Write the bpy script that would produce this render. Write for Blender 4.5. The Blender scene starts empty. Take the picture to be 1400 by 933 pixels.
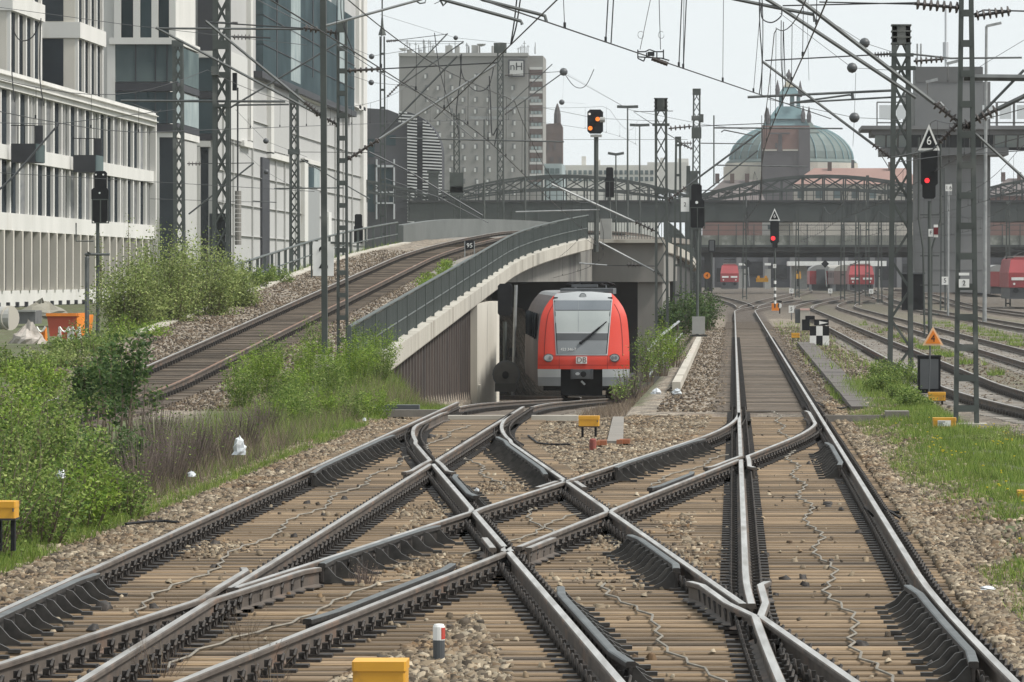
import bpy, math, random
import numpy as np
from mathutils import Vector, Matrix

# ------------------------------------------------------------------ camera, sky, sun, exposure
S = bpy.context.scene
C = S.collection
random.seed(7)
RNG = np.random.default_rng(11)
R = math.radians
CAM_H = 2.6
cam_d = bpy.data.cameras.new('camera')
cam = bpy.data.objects.new('camera', cam_d)
C.objects.link(cam)
cam.location = (0, 0, CAM_H)
cam.rotation_euler = (R(90), 0, 0)
cam_d.sensor_width = 36
cam_d.lens = 190
cam_d.shift_x = -0.2161
cam_d.shift_y = -0.0632
cam_d.clip_start = 0.5
cam_d.clip_end = 6000
S.camera = cam

SUN_EL, SUN_AZ = 52, 102          # azimuth measured from +Y (north) towards +X
W = bpy.data.worlds.new('World')
S.world = W
W.use_nodes = True
nt = W.node_tree
bg = nt.nodes['Background']
sky = nt.nodes.new('ShaderNodeTexSky')
sky.sky_type = 'NISHITA'
sky.sun_disc = False
sky.sun_elevation = R(SUN_EL)
sky.sun_rotation = R(SUN_AZ)
sky.dust_density = 4
mixw = nt.nodes.new('ShaderNodeMix')
mixw.data_type = 'RGBA'
mixw.inputs[0].default_value = 0.9          # a closed, bright overcast over the clear sky
mixw.inputs[7].default_value = (6.95, 7.4, 7.55, 1)
nt.links.new(sky.outputs[0], mixw.inputs[6])
nt.links.new(mixw.outputs[2], bg.inputs[0])
bg.inputs[1].default_value = 0.1
sd = bpy.data.lights.new('sun', 'SUN')
sd.energy = 3.2
sd.angle = R(11)
sd.color = (1.0, 0.96, 0.9)
sun = bpy.data.objects.new('sun', sd)
C.objects.link(sun)
_dir = Vector((math.sin(R(SUN_AZ)) * math.cos(R(SUN_EL)), math.cos(R(SUN_AZ)) * math.cos(R(SUN_EL)), math.sin(R(SUN_EL))))
sun.rotation_euler = _dir.to_track_quat('Z', 'Y').to_euler()
sun.location = (40, -60, 120)
S.view_settings.view_transform = 'Standard'
S.view_settings.look = 'None'
S.view_settings.exposure = 0.42
S.view_settings.gamma = 1.0
S.cycles.use_denoising = True
S.cycles.max_bounces = 6
S.cycles.volume_bounces = 1
S.cycles.transparent_max_bounces = 8

# ------------------------------------------------------------------ survey: from picture measurements to the site
F, VX, VY = 7388.9, 1002.5, 378.0
def P(x, y, Y):                      # point seen at (x, y) of the photograph, Y metres away
    return Vector(((x - VX) * Y / F, Y, CAM_H - (y - VY) * Y / F))
def PX(x, Y): return (x - VX) * Y / F
def PZ(y, Y): return CAM_H - (y - VY) * Y / F

def sst(a, b, v):
    t = min(1.0, max(0.0, (v - a) / (b - a)))
    return t * t * (3 - 2 * t)
def zD(Y):
    v = (Y - 110) / 6.0
    return -0.021 * 6.0 * (math.log1p(math.exp(min(v, 30))) if v < 30 else v) if Y < 290 else -0.021 * 180
def rise(Y): return 1.0 * sst(430, 640, Y)
def zE(Y):
    z = 0.56 + (Y - 128.7) * 0.031
    if z < 0.35: z = 0.35 * math.exp((z - 0.35) / 0.35)
    if Y > 262: z = 4.69 + 0.4 * (1 - math.exp(-(Y - 262) * 0.031 / 0.4))
    if Y > 330: z -= (Y - 330) ** 2 * 0.00012
    return z
def xE(Y):
    if Y < 215: return -13.0
    if Y < 290: return -13.0 + (Y - 215) ** 2 / 1100.0
    return -7.886 + (1 - math.exp(-(Y - 290) * 0.1364 / 2.2)) * 2.2

# ------------------------------------------------------------------ things, parts, pieces
ORG = {}
def link(o): C.objects.link(o); return o
def props(o, label=None, cat=None, group=None, kind=None):
    if label: o['label'] = label
    if cat: o['category'] = cat
    if group: o['group'] = group
    if kind: o['kind'] = kind
    return o
def thing(name, label, cat, loc, group=None):
    o = link(bpy.data.objects.new(name, None))
    o.empty_display_size = 0.3
    o.location = Vector(loc)
    ORG[o.name] = Vector(loc)
    return props(o, label, cat, group)
def org(o): return ORG.get(o.name, Vector((0, 0, 0)))

class MB:
    """collects shapes in site coordinates and links them as one mesh"""
    def __init__(s): s.v = []; s.f = []; s.m = []
    def add(s, vs, fs, mi=0):
        k = len(s.v)
        s.v.extend([tuple(v) for v in vs])
        for f in fs: s.f.append(tuple(i + k for i in f)); s.m.append(mi)
        return s
    def box(s, c, d, mi=0, rz=0.0, M=None):
        hx, hy, hz = d[0] / 2, d[1] / 2, d[2] / 2
        vs = [Vector((sx * hx, sy * hy, sz * hz)) for sz in (-1, 1) for sy in (-1, 1) for sx in (-1, 1)]
        if rz: M = Matrix.Rotation(rz, 3, 'Z')
        if M is not None: vs = [M @ v for v in vs]
        c = Vector(c)
        return s.add([v + c for v in vs], [(0, 2, 3, 1), (4, 5, 7, 6), (0, 1, 5, 4), (2, 6, 7, 3), (0, 4, 6, 2), (1, 3, 7, 5)], mi)
    def bb(s, a, b, mi=0):
        return s.box([(a[i] + b[i]) / 2 for i in range(3)], [abs(b[i] - a[i]) for i in range(3)], mi)
    def bar(s, p, q, w, h=None, mi=0, up=(0, 0, 1)):
        p, q = Vector(p), Vector(q); h = h or w
        d = q - p; L = d.length
        if L < 1e-6: return s
        d /= L; u = Vector(up)
        if abs(d.dot(u)) > 0.99: u = Vector((0, 1, 0))
        x = d.cross(u).normalized(); z = x.cross(d)
        vs = []
        for e in (p, q):
            for a, b in ((-1, -1), (1, -1), (1, 1), (-1, 1)): vs.append(e + x * a * w / 2 + z * b * h / 2)
        return s.add(vs, [(3, 2, 1, 0), (4, 5, 6, 7), (0, 1, 5, 4), (1, 2, 6, 5), (2, 3, 7, 6), (3, 0, 4, 7)], mi)
    def tube(s, pts, r, n=6, mi=0, cap=True):
        pts = [Vector(p) for p in pts]; rings = []
        for i, p in enumerate(pts):
            d = (pts[min(i + 1, len(pts) - 1)] - pts[max(i - 1, 0)]).normalized()
            u = Vector((0, 0, 1)) if abs(d.z) < 0.95 else Vector((1, 0, 0))
            x = d.cross(u).normalized(); y = d.cross(x)
            rr = r[i] if isinstance(r, (list, tuple)) else r
            rings.append([p + (x * math.cos(2 * math.pi * k / n) + y * math.sin(2 * math.pi * k / n)) * rr for k in range(n)])
        fs = []
        for i in range(len(pts) - 1):
            for k in range(n):
                a, b = i * n + k, i * n + (k + 1) % n
                fs.append((a, b, b + n, a + n))
        if cap: fs.append(tuple(range(n))[::-1]); fs.append(tuple((len(pts) - 1) * n + k for k in range(n)))
        return s.add([v for r_ in rings for v in r_], fs, mi)
    def sweep(s, prof, pts, mis=None, mi=0, closed=True, cap=True):
        """profile (across, up) carried along pts; across is horizontal, to the right of travel"""
        pts = [Vector(p) for p in pts]; n = len(prof); vs = []; fs = []; ms = []
        for i, p in enumerate(pts):
            d = pts[min(i + 1, len(pts) - 1)] - pts[max(i - 1, 0)]
            d.z = 0; d.normalize()
            x = Vector((d.y, -d.x, 0))
            for (a, b) in prof: vs.append(p + x * a + Vector((0, 0, b)))
        for i in range(len(pts) - 1):
            for k in range(n if closed else n - 1):
                a, b = i * n + k, i * n + (k + 1) % n
                fs.append((a, a + n, b + n, b)); ms.append(mis[k] if mis else mi)
        if cap and closed:
            fs.append(tuple(range(n))); ms.append(mi)
            fs.append(tuple((len(pts) - 1) * n + k for k in range(n))[::-1]); ms.append(mi)
        k0 = len(s.v); s.v.extend([tuple(v) for v in vs])
        for f, m in zip(fs, ms): s.f.append(tuple(i + k0 for i in f)); s.m.append(m)
        return s
    def prism(s, poly, a, b, axis='y', mi=0):
        """polygon extruded from a to b along an axis; axis y: poly is (x,z), x: (y,z), z: (x,y)"""
        n = len(poly); vs = []
        for t in (a, b):
            for p in poly:
                vs.append({'y': (p[0], t, p[1]), 'x': (t, p[0], p[1]), 'z': (p[0], p[1], t)}[axis])
        fs = [(i, (i + 1) % n, (i + 1) % n + n, i + n) for i in range(n)]
        return s.add(vs, fs + [tuple(range(n))[::-1], tuple(range(n, 2 * n))], mi)
    def lathe(s, prof, c, n=16, mi=0):
        c = Vector(c); vs = []; fs = []
        for (r, z) in prof:
            for k in range(n): vs.append(c + Vector((r * math.cos(2 * math.pi * k / n), r * math.sin(2 * math.pi * k / n), z)))
        for i in range(len(prof) - 1):
            for k in range(n):
                a, b = i * n + k, i * n + (k + 1) % n
                fs.append((a, b, b + n, a + n))
        return s.add(vs, fs, mi)
    def ball(s, c, r, mi=0, n=10):
        pr = [(max(1e-4, r * math.sin(math.pi * i / 6)), -r * math.cos(math.pi * i / 6)) for i in range(7)]
        return s.lathe(pr, c, n, mi)
    def mesh(s, name, mats, o=(0, 0, 0), smooth=False):
        o = Vector(o)
        me = bpy.data.meshes.new(name)
        me.from_pydata([(v[0] - o.x, v[1] - o.y, v[2] - o.z) for v in s.v], [], s.f)
        for m in (mats if isinstance(mats, (list, tuple)) else [mats]): me.materials.append(m)
        if any(s.m): me.polygons.foreach_set('material_index', s.m)
        if smooth: me.polygons.foreach_set('use_smooth', [True] * len(me.polygons))
        me.update()
        return me
    def build(s, name, mats, parent=None, smooth=False, **kw):
        o0 = org(parent) if parent else Vector((0, 0, 0))
        o = link(bpy.data.objects.new(name, s.mesh(name, mats, o0, smooth)))
        if parent: o.parent = parent; ORG[o.name] = o0
        return props(o, **kw)
    def solo(s, name, mats, label, cat, base, group=None, smooth=False):
        """a thing that is one mesh, its origin at its base"""
        o = link(bpy.data.objects.new(name, s.mesh(name, mats, base, smooth)))
        o.location = Vector(base); ORG[o.name] = Vector(base)
        return props(o, label, cat, group)
def piece(name, me, parent, loc, rz=0.0, sc=None):
    o = link(bpy.data.objects.new(name, me))
    o.parent = parent
    o.location = Vector(loc) - org(parent)
    o.rotation_euler = (0, 0, rz)
    if sc: o.scale = sc
    ORG[o.name] = Vector(loc)
    return o
def npmesh(name, V, Fc, mats, mi=None):
    """large meshes from arrays; Fc is (n, 3) or (n, 4)"""
    me = bpy.data.meshes.new(name)
    n, k = Fc.shape
    me.vertices.add(len(V)); me.vertices.foreach_set('co', np.asarray(V, np.float32).ravel())
    me.loops.add(n * k); me.loops.foreach_set('vertex_index', np.asarray(Fc, np.int32).ravel())
    me.polygons.add(n); me.polygons.foreach_set('loop_start', np.arange(0, n * k, k, dtype=np.int32))
    me.polygons.foreach_set('loop_total', np.full(n, k, np.int32))
    for m in (mats if isinstance(mats, (list, tuple)) else [mats]): me.materials.append(m)
    if mi is not None: me.polygons.foreach_set('material_index', np.asarray(mi, np.int32))
    me.update(calc_edges=True)
    return me
def text(name, s, loc, size, mat, parent, rot=(90, 0, 0), depth=0.004, sx=1.0):
    cu = bpy.data.curves.new(name, 'FONT')
    cu.body = s; cu.size = size; cu.align_x = 'CENTER'; cu.align_y = 'CENTER'; cu.extrude = depth
    to = bpy.data.objects.new(name, cu); C.objects.link(to)
    dg = bpy.context.evaluated_depsgraph_get()
    me = bpy.data.meshes.new_from_object(to.evaluated_get(dg))
    bpy.data.objects.remove(to)
    me.name = name; me.materials.clear(); me.materials.append(mat)
    o = link(bpy.data.objects.new(name, me))
    o.rotation_euler = tuple(R(a) for a in rot); o.scale = (sx, 1, 1)
    o.parent = parent; o.location = Vector(loc) - org(parent)
    return o

# ------------------------------------------------------------------ materials
MATS = {}
def mat(name, c, c2=None, scale=4.0, rough=0.8, metal=0.0, bump=0.0, bscale=None, stretch=(1, 1, 1), rnd=0.0,
        c3=None, s3=0.6, t3=0.55, emit=None, spec=0.5, detail=6.0, rough2=None):
    """noise between two colours of the thing itself, patches of a third, per-object variation, fine relief"""
    if name in MATS: return MATS[name]
    m = bpy.data.materials.new(name); m.use_nodes = True
    t = m.node_tree; N = t.nodes; L = t.links
    b = N['Principled BSDF']
    b.inputs['Roughness'].default_value = rough
    b.inputs['Metallic'].default_value = metal
    b.inputs['Specular IOR Level'].default_value = spec
    geo = N.new('ShaderNodeNewGeometry')
    mp = N.new('ShaderNodeMapping'); mp.inputs['Scale'].default_value = stretch
    L.new(geo.outputs['Position'], mp.inputs[0])
    col = None
    def noise(sc, det=detail):
        n = N.new('ShaderNodeTexNoise'); n.inputs['Scale'].default_value = sc; n.inputs['Detail'].default_value = det
        L.new(mp.outputs[0], n.inputs['Vector']); return n
    if c2 is not None:
        n = noise(scale)
        r = N.new('ShaderNodeValToRGB')
        r.color_ramp.elements[0].position = 0.32; r.color_ramp.elements[1].position = 0.68
        r.color_ramp.elements[0].color = (*c, 1); r.color_ramp.elements[1].color = (*c2, 1)
        L.new(n.outputs['Fac'], r.inputs[0]); col = r.outputs[0]
        if rough2 is not None:
            mr = N.new('ShaderNodeMapRange'); mr.inputs[3].default_value = rough; mr.inputs[4].default_value = rough2
            L.new(n.outputs['Fac'], mr.inputs[0]); L.new(mr.outputs[0], b.inputs['Roughness'])
    if c3 is not None:
        n = noise(s3, 8.0)
        r = N.new('ShaderNodeValToRGB')
        r.color_ramp.elements[0].position = t3; r.color_ramp.elements[1].position = t3 + 0.12
        L.new(n.outputs['Fac'], r.inputs[0])
        mx = N.new('ShaderNodeMix'); mx.data_type = 'RGBA'
        L.new(r.outputs[0], mx.inputs[0])
        if col: L.new(col, mx.inputs[6])
        else: mx.inputs[6].default_value = (*c, 1)
        mx.inputs[7].default_value = (*c3, 1); col = mx.outputs[2]
    if rnd:
        oi = N.new('ShaderNodeObjectInfo')
        mr = N.new('ShaderNodeMapRange'); mr.inputs[3].default_value = 1 - rnd; mr.inputs[4].default_value = 1 + rnd
        L.new(oi.outputs['Random'], mr.inputs[0])
        hv = N.new('ShaderNodeHueSaturation')
        L.new(mr.outputs[0], hv.inputs['Value'])
        if col: L.new(col, hv.inputs['Color'])
        else: hv.inputs['Color'].default_value = (*c, 1)
        col = hv.outputs[0]
    if col: L.new(col, b.inputs['Base Color'])
    else: b.inputs['Base Color'].default_value = (*c, 1)
    if bump:
        n = noise(bscale or scale * 4)
        bp = N.new('ShaderNodeBump'); bp.inputs['Strength'].default_value = bump; bp.inputs['Distance'].default_value = 0.02
        L.new(n.outputs['Fac'], bp.inputs['Height']); L.new(bp.outputs[0], b.inputs['Normal'])
    if emit:
        b.inputs['Emission Color'].default_value = (*emit[:3], 1); b.inputs['Emission Strength'].default_value = emit[3]
    MATS[name] = m
    return m

M_steel = mat('rail_side_brown', (0.066, 0.054, 0.045), (0.125, 0.103, 0.085), 3, 0.8, 0.1, 0.2, 60, c3=(0.15, 0.10, 0.072), s3=1.5)
M_top = mat('rail_head_bright', (0.50, 0.49, 0.47), (0.30, 0.29, 0.27), 2.0, 0.48, 0.6, stretch=(6, 0.4, 1), c3=(.22, .195, .17), s3=.7, t3=.6)
M_topdull = mat('rail_head_dull', (0.38, 0.37, 0.35), (0.25, 0.243, 0.23), 2.5, 0.55, 0.4, stretch=(6, 0.5, 1), c3=(0.17, 0.145, 0.12), s3=0.8)
M_toprust = mat('rail_head_rusty', (0.22, 0.12, 0.075), (0.15, 0.085, 0.055), 3, 0.8, 0.1, c3=(0.3, 0.24, 0.2), s3=0.5)
M_clip = mat('fastening_dark_iron', (0.018, 0.016, 0.015), (0.05, 0.042, 0.036), 12, 0.65, 0.3, 0.2, 50)
M_wood = mat('sleeper_timber', (0.265, 0.188, 0.112), (0.135, 0.096, 0.06), 5, 0.9, 0, 0.5, 40, (0.35, 9, 9), 0.42, c3=(0.085, 0.068, 0.052), s3=1.0, t3=0.53)
M_wooddark = mat('sleeper_timber_grimy', (0.085, 0.07, 0.056), (0.14, 0.112, 0.085), 5, 0.9, 0, 0.4, 30, (0.5, 6, 6), 0.4)
M_concs = mat('sleeper_concrete', (0.17, 0.155, 0.135), (0.23, 0.21, 0.185), 3, 0.9, 0, 0.2, 30, rnd=0.15)
M_conc = mat('concrete_light', (0.46, 0.43, 0.37), (0.36, 0.33, 0.28), 0.8, 0.9, 0, 0.15, 12, (1, 1, 0.35), c3=(0.24, 0.215, 0.18), s3=0.5, t3=0.58)
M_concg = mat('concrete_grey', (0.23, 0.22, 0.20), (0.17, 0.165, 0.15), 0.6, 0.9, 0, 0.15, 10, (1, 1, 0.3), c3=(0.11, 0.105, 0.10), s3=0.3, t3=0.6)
M_mast = mat('mast_green_grey', (0.076, 0.087, 0.081), (0.054, 0.062, 0.058), 1.5, 0.65, 0.2, 0.1, 30, rnd=0.12, c3=(0.15, 0.155, 0.145), s3=0.8, t3=0.6)
M_rail = mat('railing_green_grey', (0.095, 0.11, 0.104), (0.07, 0.082, 0.078), 1.2, 0.6, 0.2)
M_black = mat('signal_black', (0.009, 0.0095, 0.011), (0.016, 0.017, 0.019), 3, 0.6, spec=.2)
M_wire = mat('wire_dark', (0.04, 0.042, 0.045), None, rough=0.6, metal=0.4)
M_galv = mat('galvanised_tube', (0.36, 0.37, 0.37), (0.25, 0.26, 0.26), 3, 0.5, 0.5)
M_tubed = mat('weathered_tube', (0.13, 0.14, 0.14), (0.085, 0.09, 0.09), 3, 0.6, 0.4)
M_insul = mat('insulator_brown', (0.035, 0.028, 0.026), (0.06, 0.05, 0.045), 8, 0.4)
M_yellow = mat('yellow_paint', (0.66, 0.34, 0.028), (0.56, 0.275, 0.022), 3, 0.55, c3=(0.36, 0.19, 0.04), s3=5, t3=0.6)
M_white = mat('white_paint', (0.78, 0.78, 0.76), (0.68, 0.68, 0.65), 2, 0.6)
M_orange = mat('orange_paint', (0.80, 0.25, 0.02), (0.70, 0.2, 0.02), 3, 0.55)
M_grey = mat('cabinet_grey', (0.33, 0.33, 0.31), (0.28, 0.28, 0.265), 2, 0.6)
M_glass = mat('window_glass_dark', (0.018, 0.022, 0.026), (0.035, 0.042, 0.048), 0.25, 0.35, spec=0.0, rnd=0.3)
# ------------------------------------------------------------------ the lie of the land
def ground_z(x, y):
    r = rise(y)
    base = -0.225 + r
    z = base
    if x < -2.0 or y > 100:
        d = zD(y) - 0.225                                   # the left track sinks into its cutting
        k = sst(-1.9, -3.0, x) if x > -5 else 1.0
        if y < 300: z = base + (d - base) * k
        else: z = base + (min(base, -4.0) - base) * k * (1 - sst(330, 360, y))
    if x < -6.2:
        xe = xE(y)
        ze = zE(y) - 0.27
        if y < 136: right = xe + 3.9 + (1 - sst(108, 136, y)) * 1.2; wr = 1.6
        elif y < 206: right = -9.35; wr = 0.12
        else: right = -12.2; wr = 0.12
        if y < 262:
            k = sst(right + wr, right, x)
            z = z + (ze - z) * k
        zl = -0.05 + 0.85 * sst(210, 330, y)
        if y < 330:
            k = sst(xe - 3.9, xe - 6.5, x)
            z = z + (zl - z) * k
        else: z = z + (zl - z) * sst(-9, -14, x)
    if x > 2.4 and y < 190: z += 0.1 * sst(2.4, 3.0, x) * sst(4.6, 3.9, x)
    return z
def line(a, b, n): return list(np.linspace(a, b, n, endpoint=False))
xs = line(-900, -120, 8) + line(-120, -44, 10) + line(-44, -20, 16) + line(-20, -10, 26) + line(-10, -6, 22) + line(-6, 6, 40) + line(6, 24, 18) + line(24, 120, 10) + line(120, 901, 8)
ys = line(-30, 28, 6) + line(28, 60, 50) + line(60, 140, 90) + line(140, 300, 90) + line(300, 460, 50) + line(460, 760, 30) + line(760, 3000, 12)
nx, ny = len(xs), len(ys)
V = []; veg = []; grm = []
for y in ys:
    for x in xs:
        n = (math.sin(x * 5.1 + y * 1.7) + math.sin(x * 2.3 - y * 3.1)) * 0.012
        if y < 110 and -6.4 < x < 2.3: n = n * 0.4 - 0.042
        V.append((x, y, ground_z(x, y) + n))
        g = 0.0
        if x < -6.75 and y < 136: g = sst(-6.6, -7.2, x) * (1 - sst(-10.4, -11.0, x) * sst(100, 112, y) * (1 - sst(-15.3, -16.2, x)))
        if x < -16.2 and y >= 100: g = max(g, sst(-16, -17, x))
        if 2.1 < x < 5.0 and y < 135: g = max(g, sst(2.4, 3.1, x) * sst(5.0, 4.2, x) * sst(30, 60, y) * (1 - 0.6 * sst(105, 125, y)))
        if 2.1 < x < 4.6 and y >= 120: g = max(g, 0.12)
        if 6.9 < x < 8.3 or 10.8 < x < 13.6 or 16.5 < x < 19: g = max(g, 0.4)
        if -3.4 < x < -2.0 and 118 < y < 262: g = max(g, 0.75)
        if y > 450: g = max(g, 0.16)
        veg.append(g)
        q = 0.0
        if 107 < y and -0.6 < x < 2.3: q = 0.9 * sst(107, 114, y)
        if y > 108 and -6.5 < x < -3.4: q = 0.5
        if xE(y) - 1.4 < x < xE(y) + 1.4 and y > 118: q = 0.5
        if x > 4.2 and y > 80: q = 0.45
        if y > 360: q = max(q, 0.5 + 0.35 * sst(360, 470, y))
        grm.append(q)
Fq = [(j * nx + i, j * nx + i + 1, (j + 1) * nx + i + 1, (j + 1) * nx + i) for j in range(ny - 1) for i in range(nx - 1)]
def ground_material():
    m = bpy.data.materials.new('ballast_and_soil'); m.use_nodes = True
    t = m.node_tree; N = t.nodes; L = t.links; b = N['Principled BSDF']; b.inputs['Roughness'].default_value = 0.95
    geo = N.new('ShaderNodeNewGeometry')
    vo = N.new('ShaderNodeTexVoronoi'); vo.inputs['Scale'].default_value = 15; vo.inputs['Randomness'].default_value = 1
    L.new(geo.outputs['Position'], vo.inputs['Vector'])
    r = N.new('ShaderNodeValToRGB')
    e = r.color_ramp.elements
    e[0].position = 0.05; e[0].color = (0.09, 0.073, 0.056, 1); e[1].position = 0.95; e[1].color = (0.33, 0.28, 0.22, 1)
    x = e.new(0.4); x.color = (0.19, 0.16, 0.125, 1)
    x = e.new(0.7); x.color = (0.27, 0.235, 0.185, 1)
    sp = N.new('ShaderNodeSeparateColor'); L.new(vo.outputs['Color'], sp.inputs[0]); L.new(sp.outputs[0], r.inputs[0])
    n1 = N.new('ShaderNodeTexNoise'); n1.inputs['Scale'].default_value = 0.9; n1.inputs['Detail'].default_value = 9
    L.new(geo.outputs['Position'], n1.inputs['Vector'])
    def mix(fac, a, bcol, kind='MIX'):
        q = N.new('ShaderNodeMix'); q.data_type = 'RGBA'; q.blend_type = kind
        if hasattr(fac, 'node'): L.new(fac, q.inputs[0])
        else: q.inputs[0].default_value = fac
        for k, v in ((6, a), (7, bcol)):
            if hasattr(v, 'node'): L.new(v, q.inputs[k])
            else: q.inputs[k].default_value = (*v, 1)
        return q.outputs[2]
    rust = N.new('ShaderNodeValToRGB'); rust.color_ramp.elements[0].position = 0.52; rust.color_ramp.elements[1].position = 0.72
    L.new(n1.outputs['Fac'], rust.inputs[0])
    c = mix(rust.outputs[0], r.outputs[0], (0.17, 0.12, 0.08))
    at = N.new('ShaderNodeAttribute'); at.attribute_name = 'grime'
    c = mix(at.outputs['Fac'], c, (0.066, 0.052, 0.041))
    av = N.new('ShaderNodeAttribute'); av.attribute_name = 'soil'
    n4 = N.new('ShaderNodeTexVoronoi'); n4.inputs['Scale'].default_value = 3.2
    L.new(geo.outputs['Position'], n4.inputs['Vector'])
    s4 = N.new('ShaderNodeSeparateColor'); L.new(n4.outputs['Color'], s4.inputs[0])
    r4 = N.new('ShaderNodeMapRange'); r4.inputs[3].default_value = .62; r4.inputs[4].default_value = 1.4; L.new(s4.outputs[1], r4.inputs[0])
    h4 = N.new('ShaderNodeHueSaturation'); L.new(c, h4.inputs['Color']); L.new(r4.outputs[0], h4.inputs['Value']); c = h4.outputs[0]
    n2 = N.new('ShaderNodeTexNoise'); n2.inputs['Scale'].default_value = 2.2; n2.inputs['Detail'].default_value = 8
    L.new(geo.outputs['Position'], n2.inputs['Vector'])
    ma = N.new('ShaderNodeMath'); ma.operation = 'MULTIPLY_ADD'; ma.inputs[1].default_value = 1.6; ma.inputs[2].default_value = -0.8
    L.new(n2.outputs['Fac'], ma.inputs[0])
    mb = N.new('ShaderNodeMath'); mb.operation = 'ADD'; mb.use_clamp = True
    L.new(av.outputs['Fac'], mb.inputs[0]); L.new(ma.outputs[0], mb.inputs[1])
    mc = N.new('ShaderNodeMath'); mc.operation = 'MULTIPLY'; mc.use_clamp = True
    L.new(mb.outputs[0], mc.inputs[0]); 
    md = N.new('ShaderNodeMath'); md.operation = 'MULTIPLY'; md.use_clamp = True; md.inputs[1].default_value = 1.7
    L.new(av.outputs['Fac'], md.inputs[0]); L.new(md.outputs[0], mc.inputs[1])
    g = N.new('ShaderNodeValToRGB')
    g.color_ramp.elements[0].position = 0.35; g.color_ramp.elements[0].color = (0.085, 0.068, 0.04, 1)
    g.color_ramp.elements[1].position = 0.62; g.color_ramp.elements[1].color = (0.075, 0.105, 0.03, 1)
    L.new(n1.outputs['Fac'], g.inputs[0])
    c = mix(mc.outputs[0], c, g.outputs[0])
    L.new(c, b.inputs['Base Color'])
    bp = N.new('ShaderNodeBump'); bp.inputs['Strength'].default_value = 0.9; bp.inputs['Distance'].default_value = 0.04
    L.new(vo.outputs['Distance'], bp.inputs['Height']); bp.invert = True
    L.new(bp.outputs[0], b.inputs['Normal'])
    return m
gm = npmesh('ground', V, np.array(Fq), ground_material())
for nme, dat in (('soil', veg), ('grime', grm)):
    a = gm.attributes.new(nme, 'FLOAT', 'POINT'); a.data.foreach_set('value', np.array(dat, np.float32))
gm.polygons.foreach_set('use_smooth', [True] * len(gm.polygons))
ground = props(link(bpy.data.objects.new('ground', gm)), kind='structure')

# ------------------------------------------------------------------ rails
RAILP = [(-.0625, -.172), (.0625, -.172), (.0625, -.161), (.010, -.145), (.010, -.050), (.036, -.036), (.036, -.008), (.028, 0), (-.028, 0), (-.036, -.008), (-.036, -.036), (-.010, -.050), (-.010, -.145), (-.0625, -.161)]
RAILM = [0, 0, 0, 0, 0, 0, 0, 1, 0, 0, 0, 0, 0, 0]
G2 = 0.7525
def xA(Y): return 0.86 + (0.2 * ((47 - Y) / 12.4) ** 1.5 if Y < 47 else 0) + ((Y - 400) ** 2 / 2200 if Y > 400 else 0)
def xD(Y): return -4.95 - ((Y - 196) ** 2 / 900 if Y > 196 else 0)
def xC(Y):
    ln = -2.11 + 0.0865 * (Y - 60.2)
    if Y > 85.6: return 0.86 - 0.002415 * max(0, 103.5 - Y) ** 2
    if Y < 36.3: return max(ln, -4.95) if Y < 30 else -4.95 + 0.0024 * (Y - 18.4) ** 2
    return ln
def xB(Y):
    ln = -2.15 - 0.0855 * (Y - 60.2)
    if Y > 84.5: return -4.95 + 0.00239 * max(0, 102.4 - Y) ** 2
    return ln
def rail(parent, fx, y0, y1, topmat, fz=None, step=2.0, name='rail'):
    n = max(2, int(round((y1 - y0) / step)) + 1)
    pts = []
    for i in range(n):
        y = y0 + (y1 - y0) * i / (n - 1)
        pts.append((fx(y), y, fz(y) if fz else 0.0))
    return MB().sweep(RAILP, pts, RAILM).build(name, [M_steel, topmat], parent)

XO = thing('scissors_crossover', 'scissors crossover with crossing silver rails on long tan timber sleepers in the foreground', 'track crossover', (-2.05, 60, -0.2))
def offs(f, o): return lambda Y: f(Y) + o
AL, AR, DL, DR = offs(xA, -G2), offs(xA, G2), offs(xD, -G2), offs(xD, G2)
BL, BR, CL, CR = offs(xB, -G2), offs(xB, G2), offs(xC, -G2), offs(xC, G2)
Y0, Y1 = 27.0, 112.0
def blend(ptsf, extra):           # a path through explicit (Y, X) points after a function
    pass
def poly_rail(pts, topmat, name='rail'):
    return MB().sweep(RAILP, [(p[0], p[1], 0) for p in pts], RAILM).build(name, [M_steel, topmat], XO)
def path(f, a, b, step=1.5):
    n = max(2, int(abs(b - a) / step) + 1)
    return [(f(a + (b - a) * i / (n - 1)), a + (b - a) * i / (n - 1)) for i in range(n)]
def frog(left, right, Yc, s, tl, tr):
    """common crossing at Yc, its nose pointing along -s; returns where the plain rails may stop.
    left/right: the rails lying left/right on the nose side"""
    a, b = Yc + s * 0.55, Yc + s * 3.2
    wl = [(right(Yc - s * 1.0), Yc - s * 1.0), (left(a) - 0.115, a), (left(b) - 0.115, b), (left(b) - 0.19, b + s * 0.45)]
    wr = [(left(Yc - s * 1.0), Yc - s * 1.0), (right(a) + 0.115, a), (right(b) + 0.115, b), (right(b) + 0.19, b + s * 0.45)]
    return wl, wr
def run(wing, f, y_end, topmat, s):
    """a closure rail from y_end up to the frog and on as its wing"""
    pts = path(f, y_end, wing[0][1]) + wing[1:]
    if s < 0: pts = pts[::-1]
    poly_rail(pts, topmat)
# outer stock rails
rail(XO, AR, Y0, Y1, M_top); rail(XO, DL, Y0, Y1, M_topdull)
# A-left x B-right at 42.5 (nose on the far side)
wl, wr = frog(AL, BR, 42.5, 1, None, None)
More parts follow.
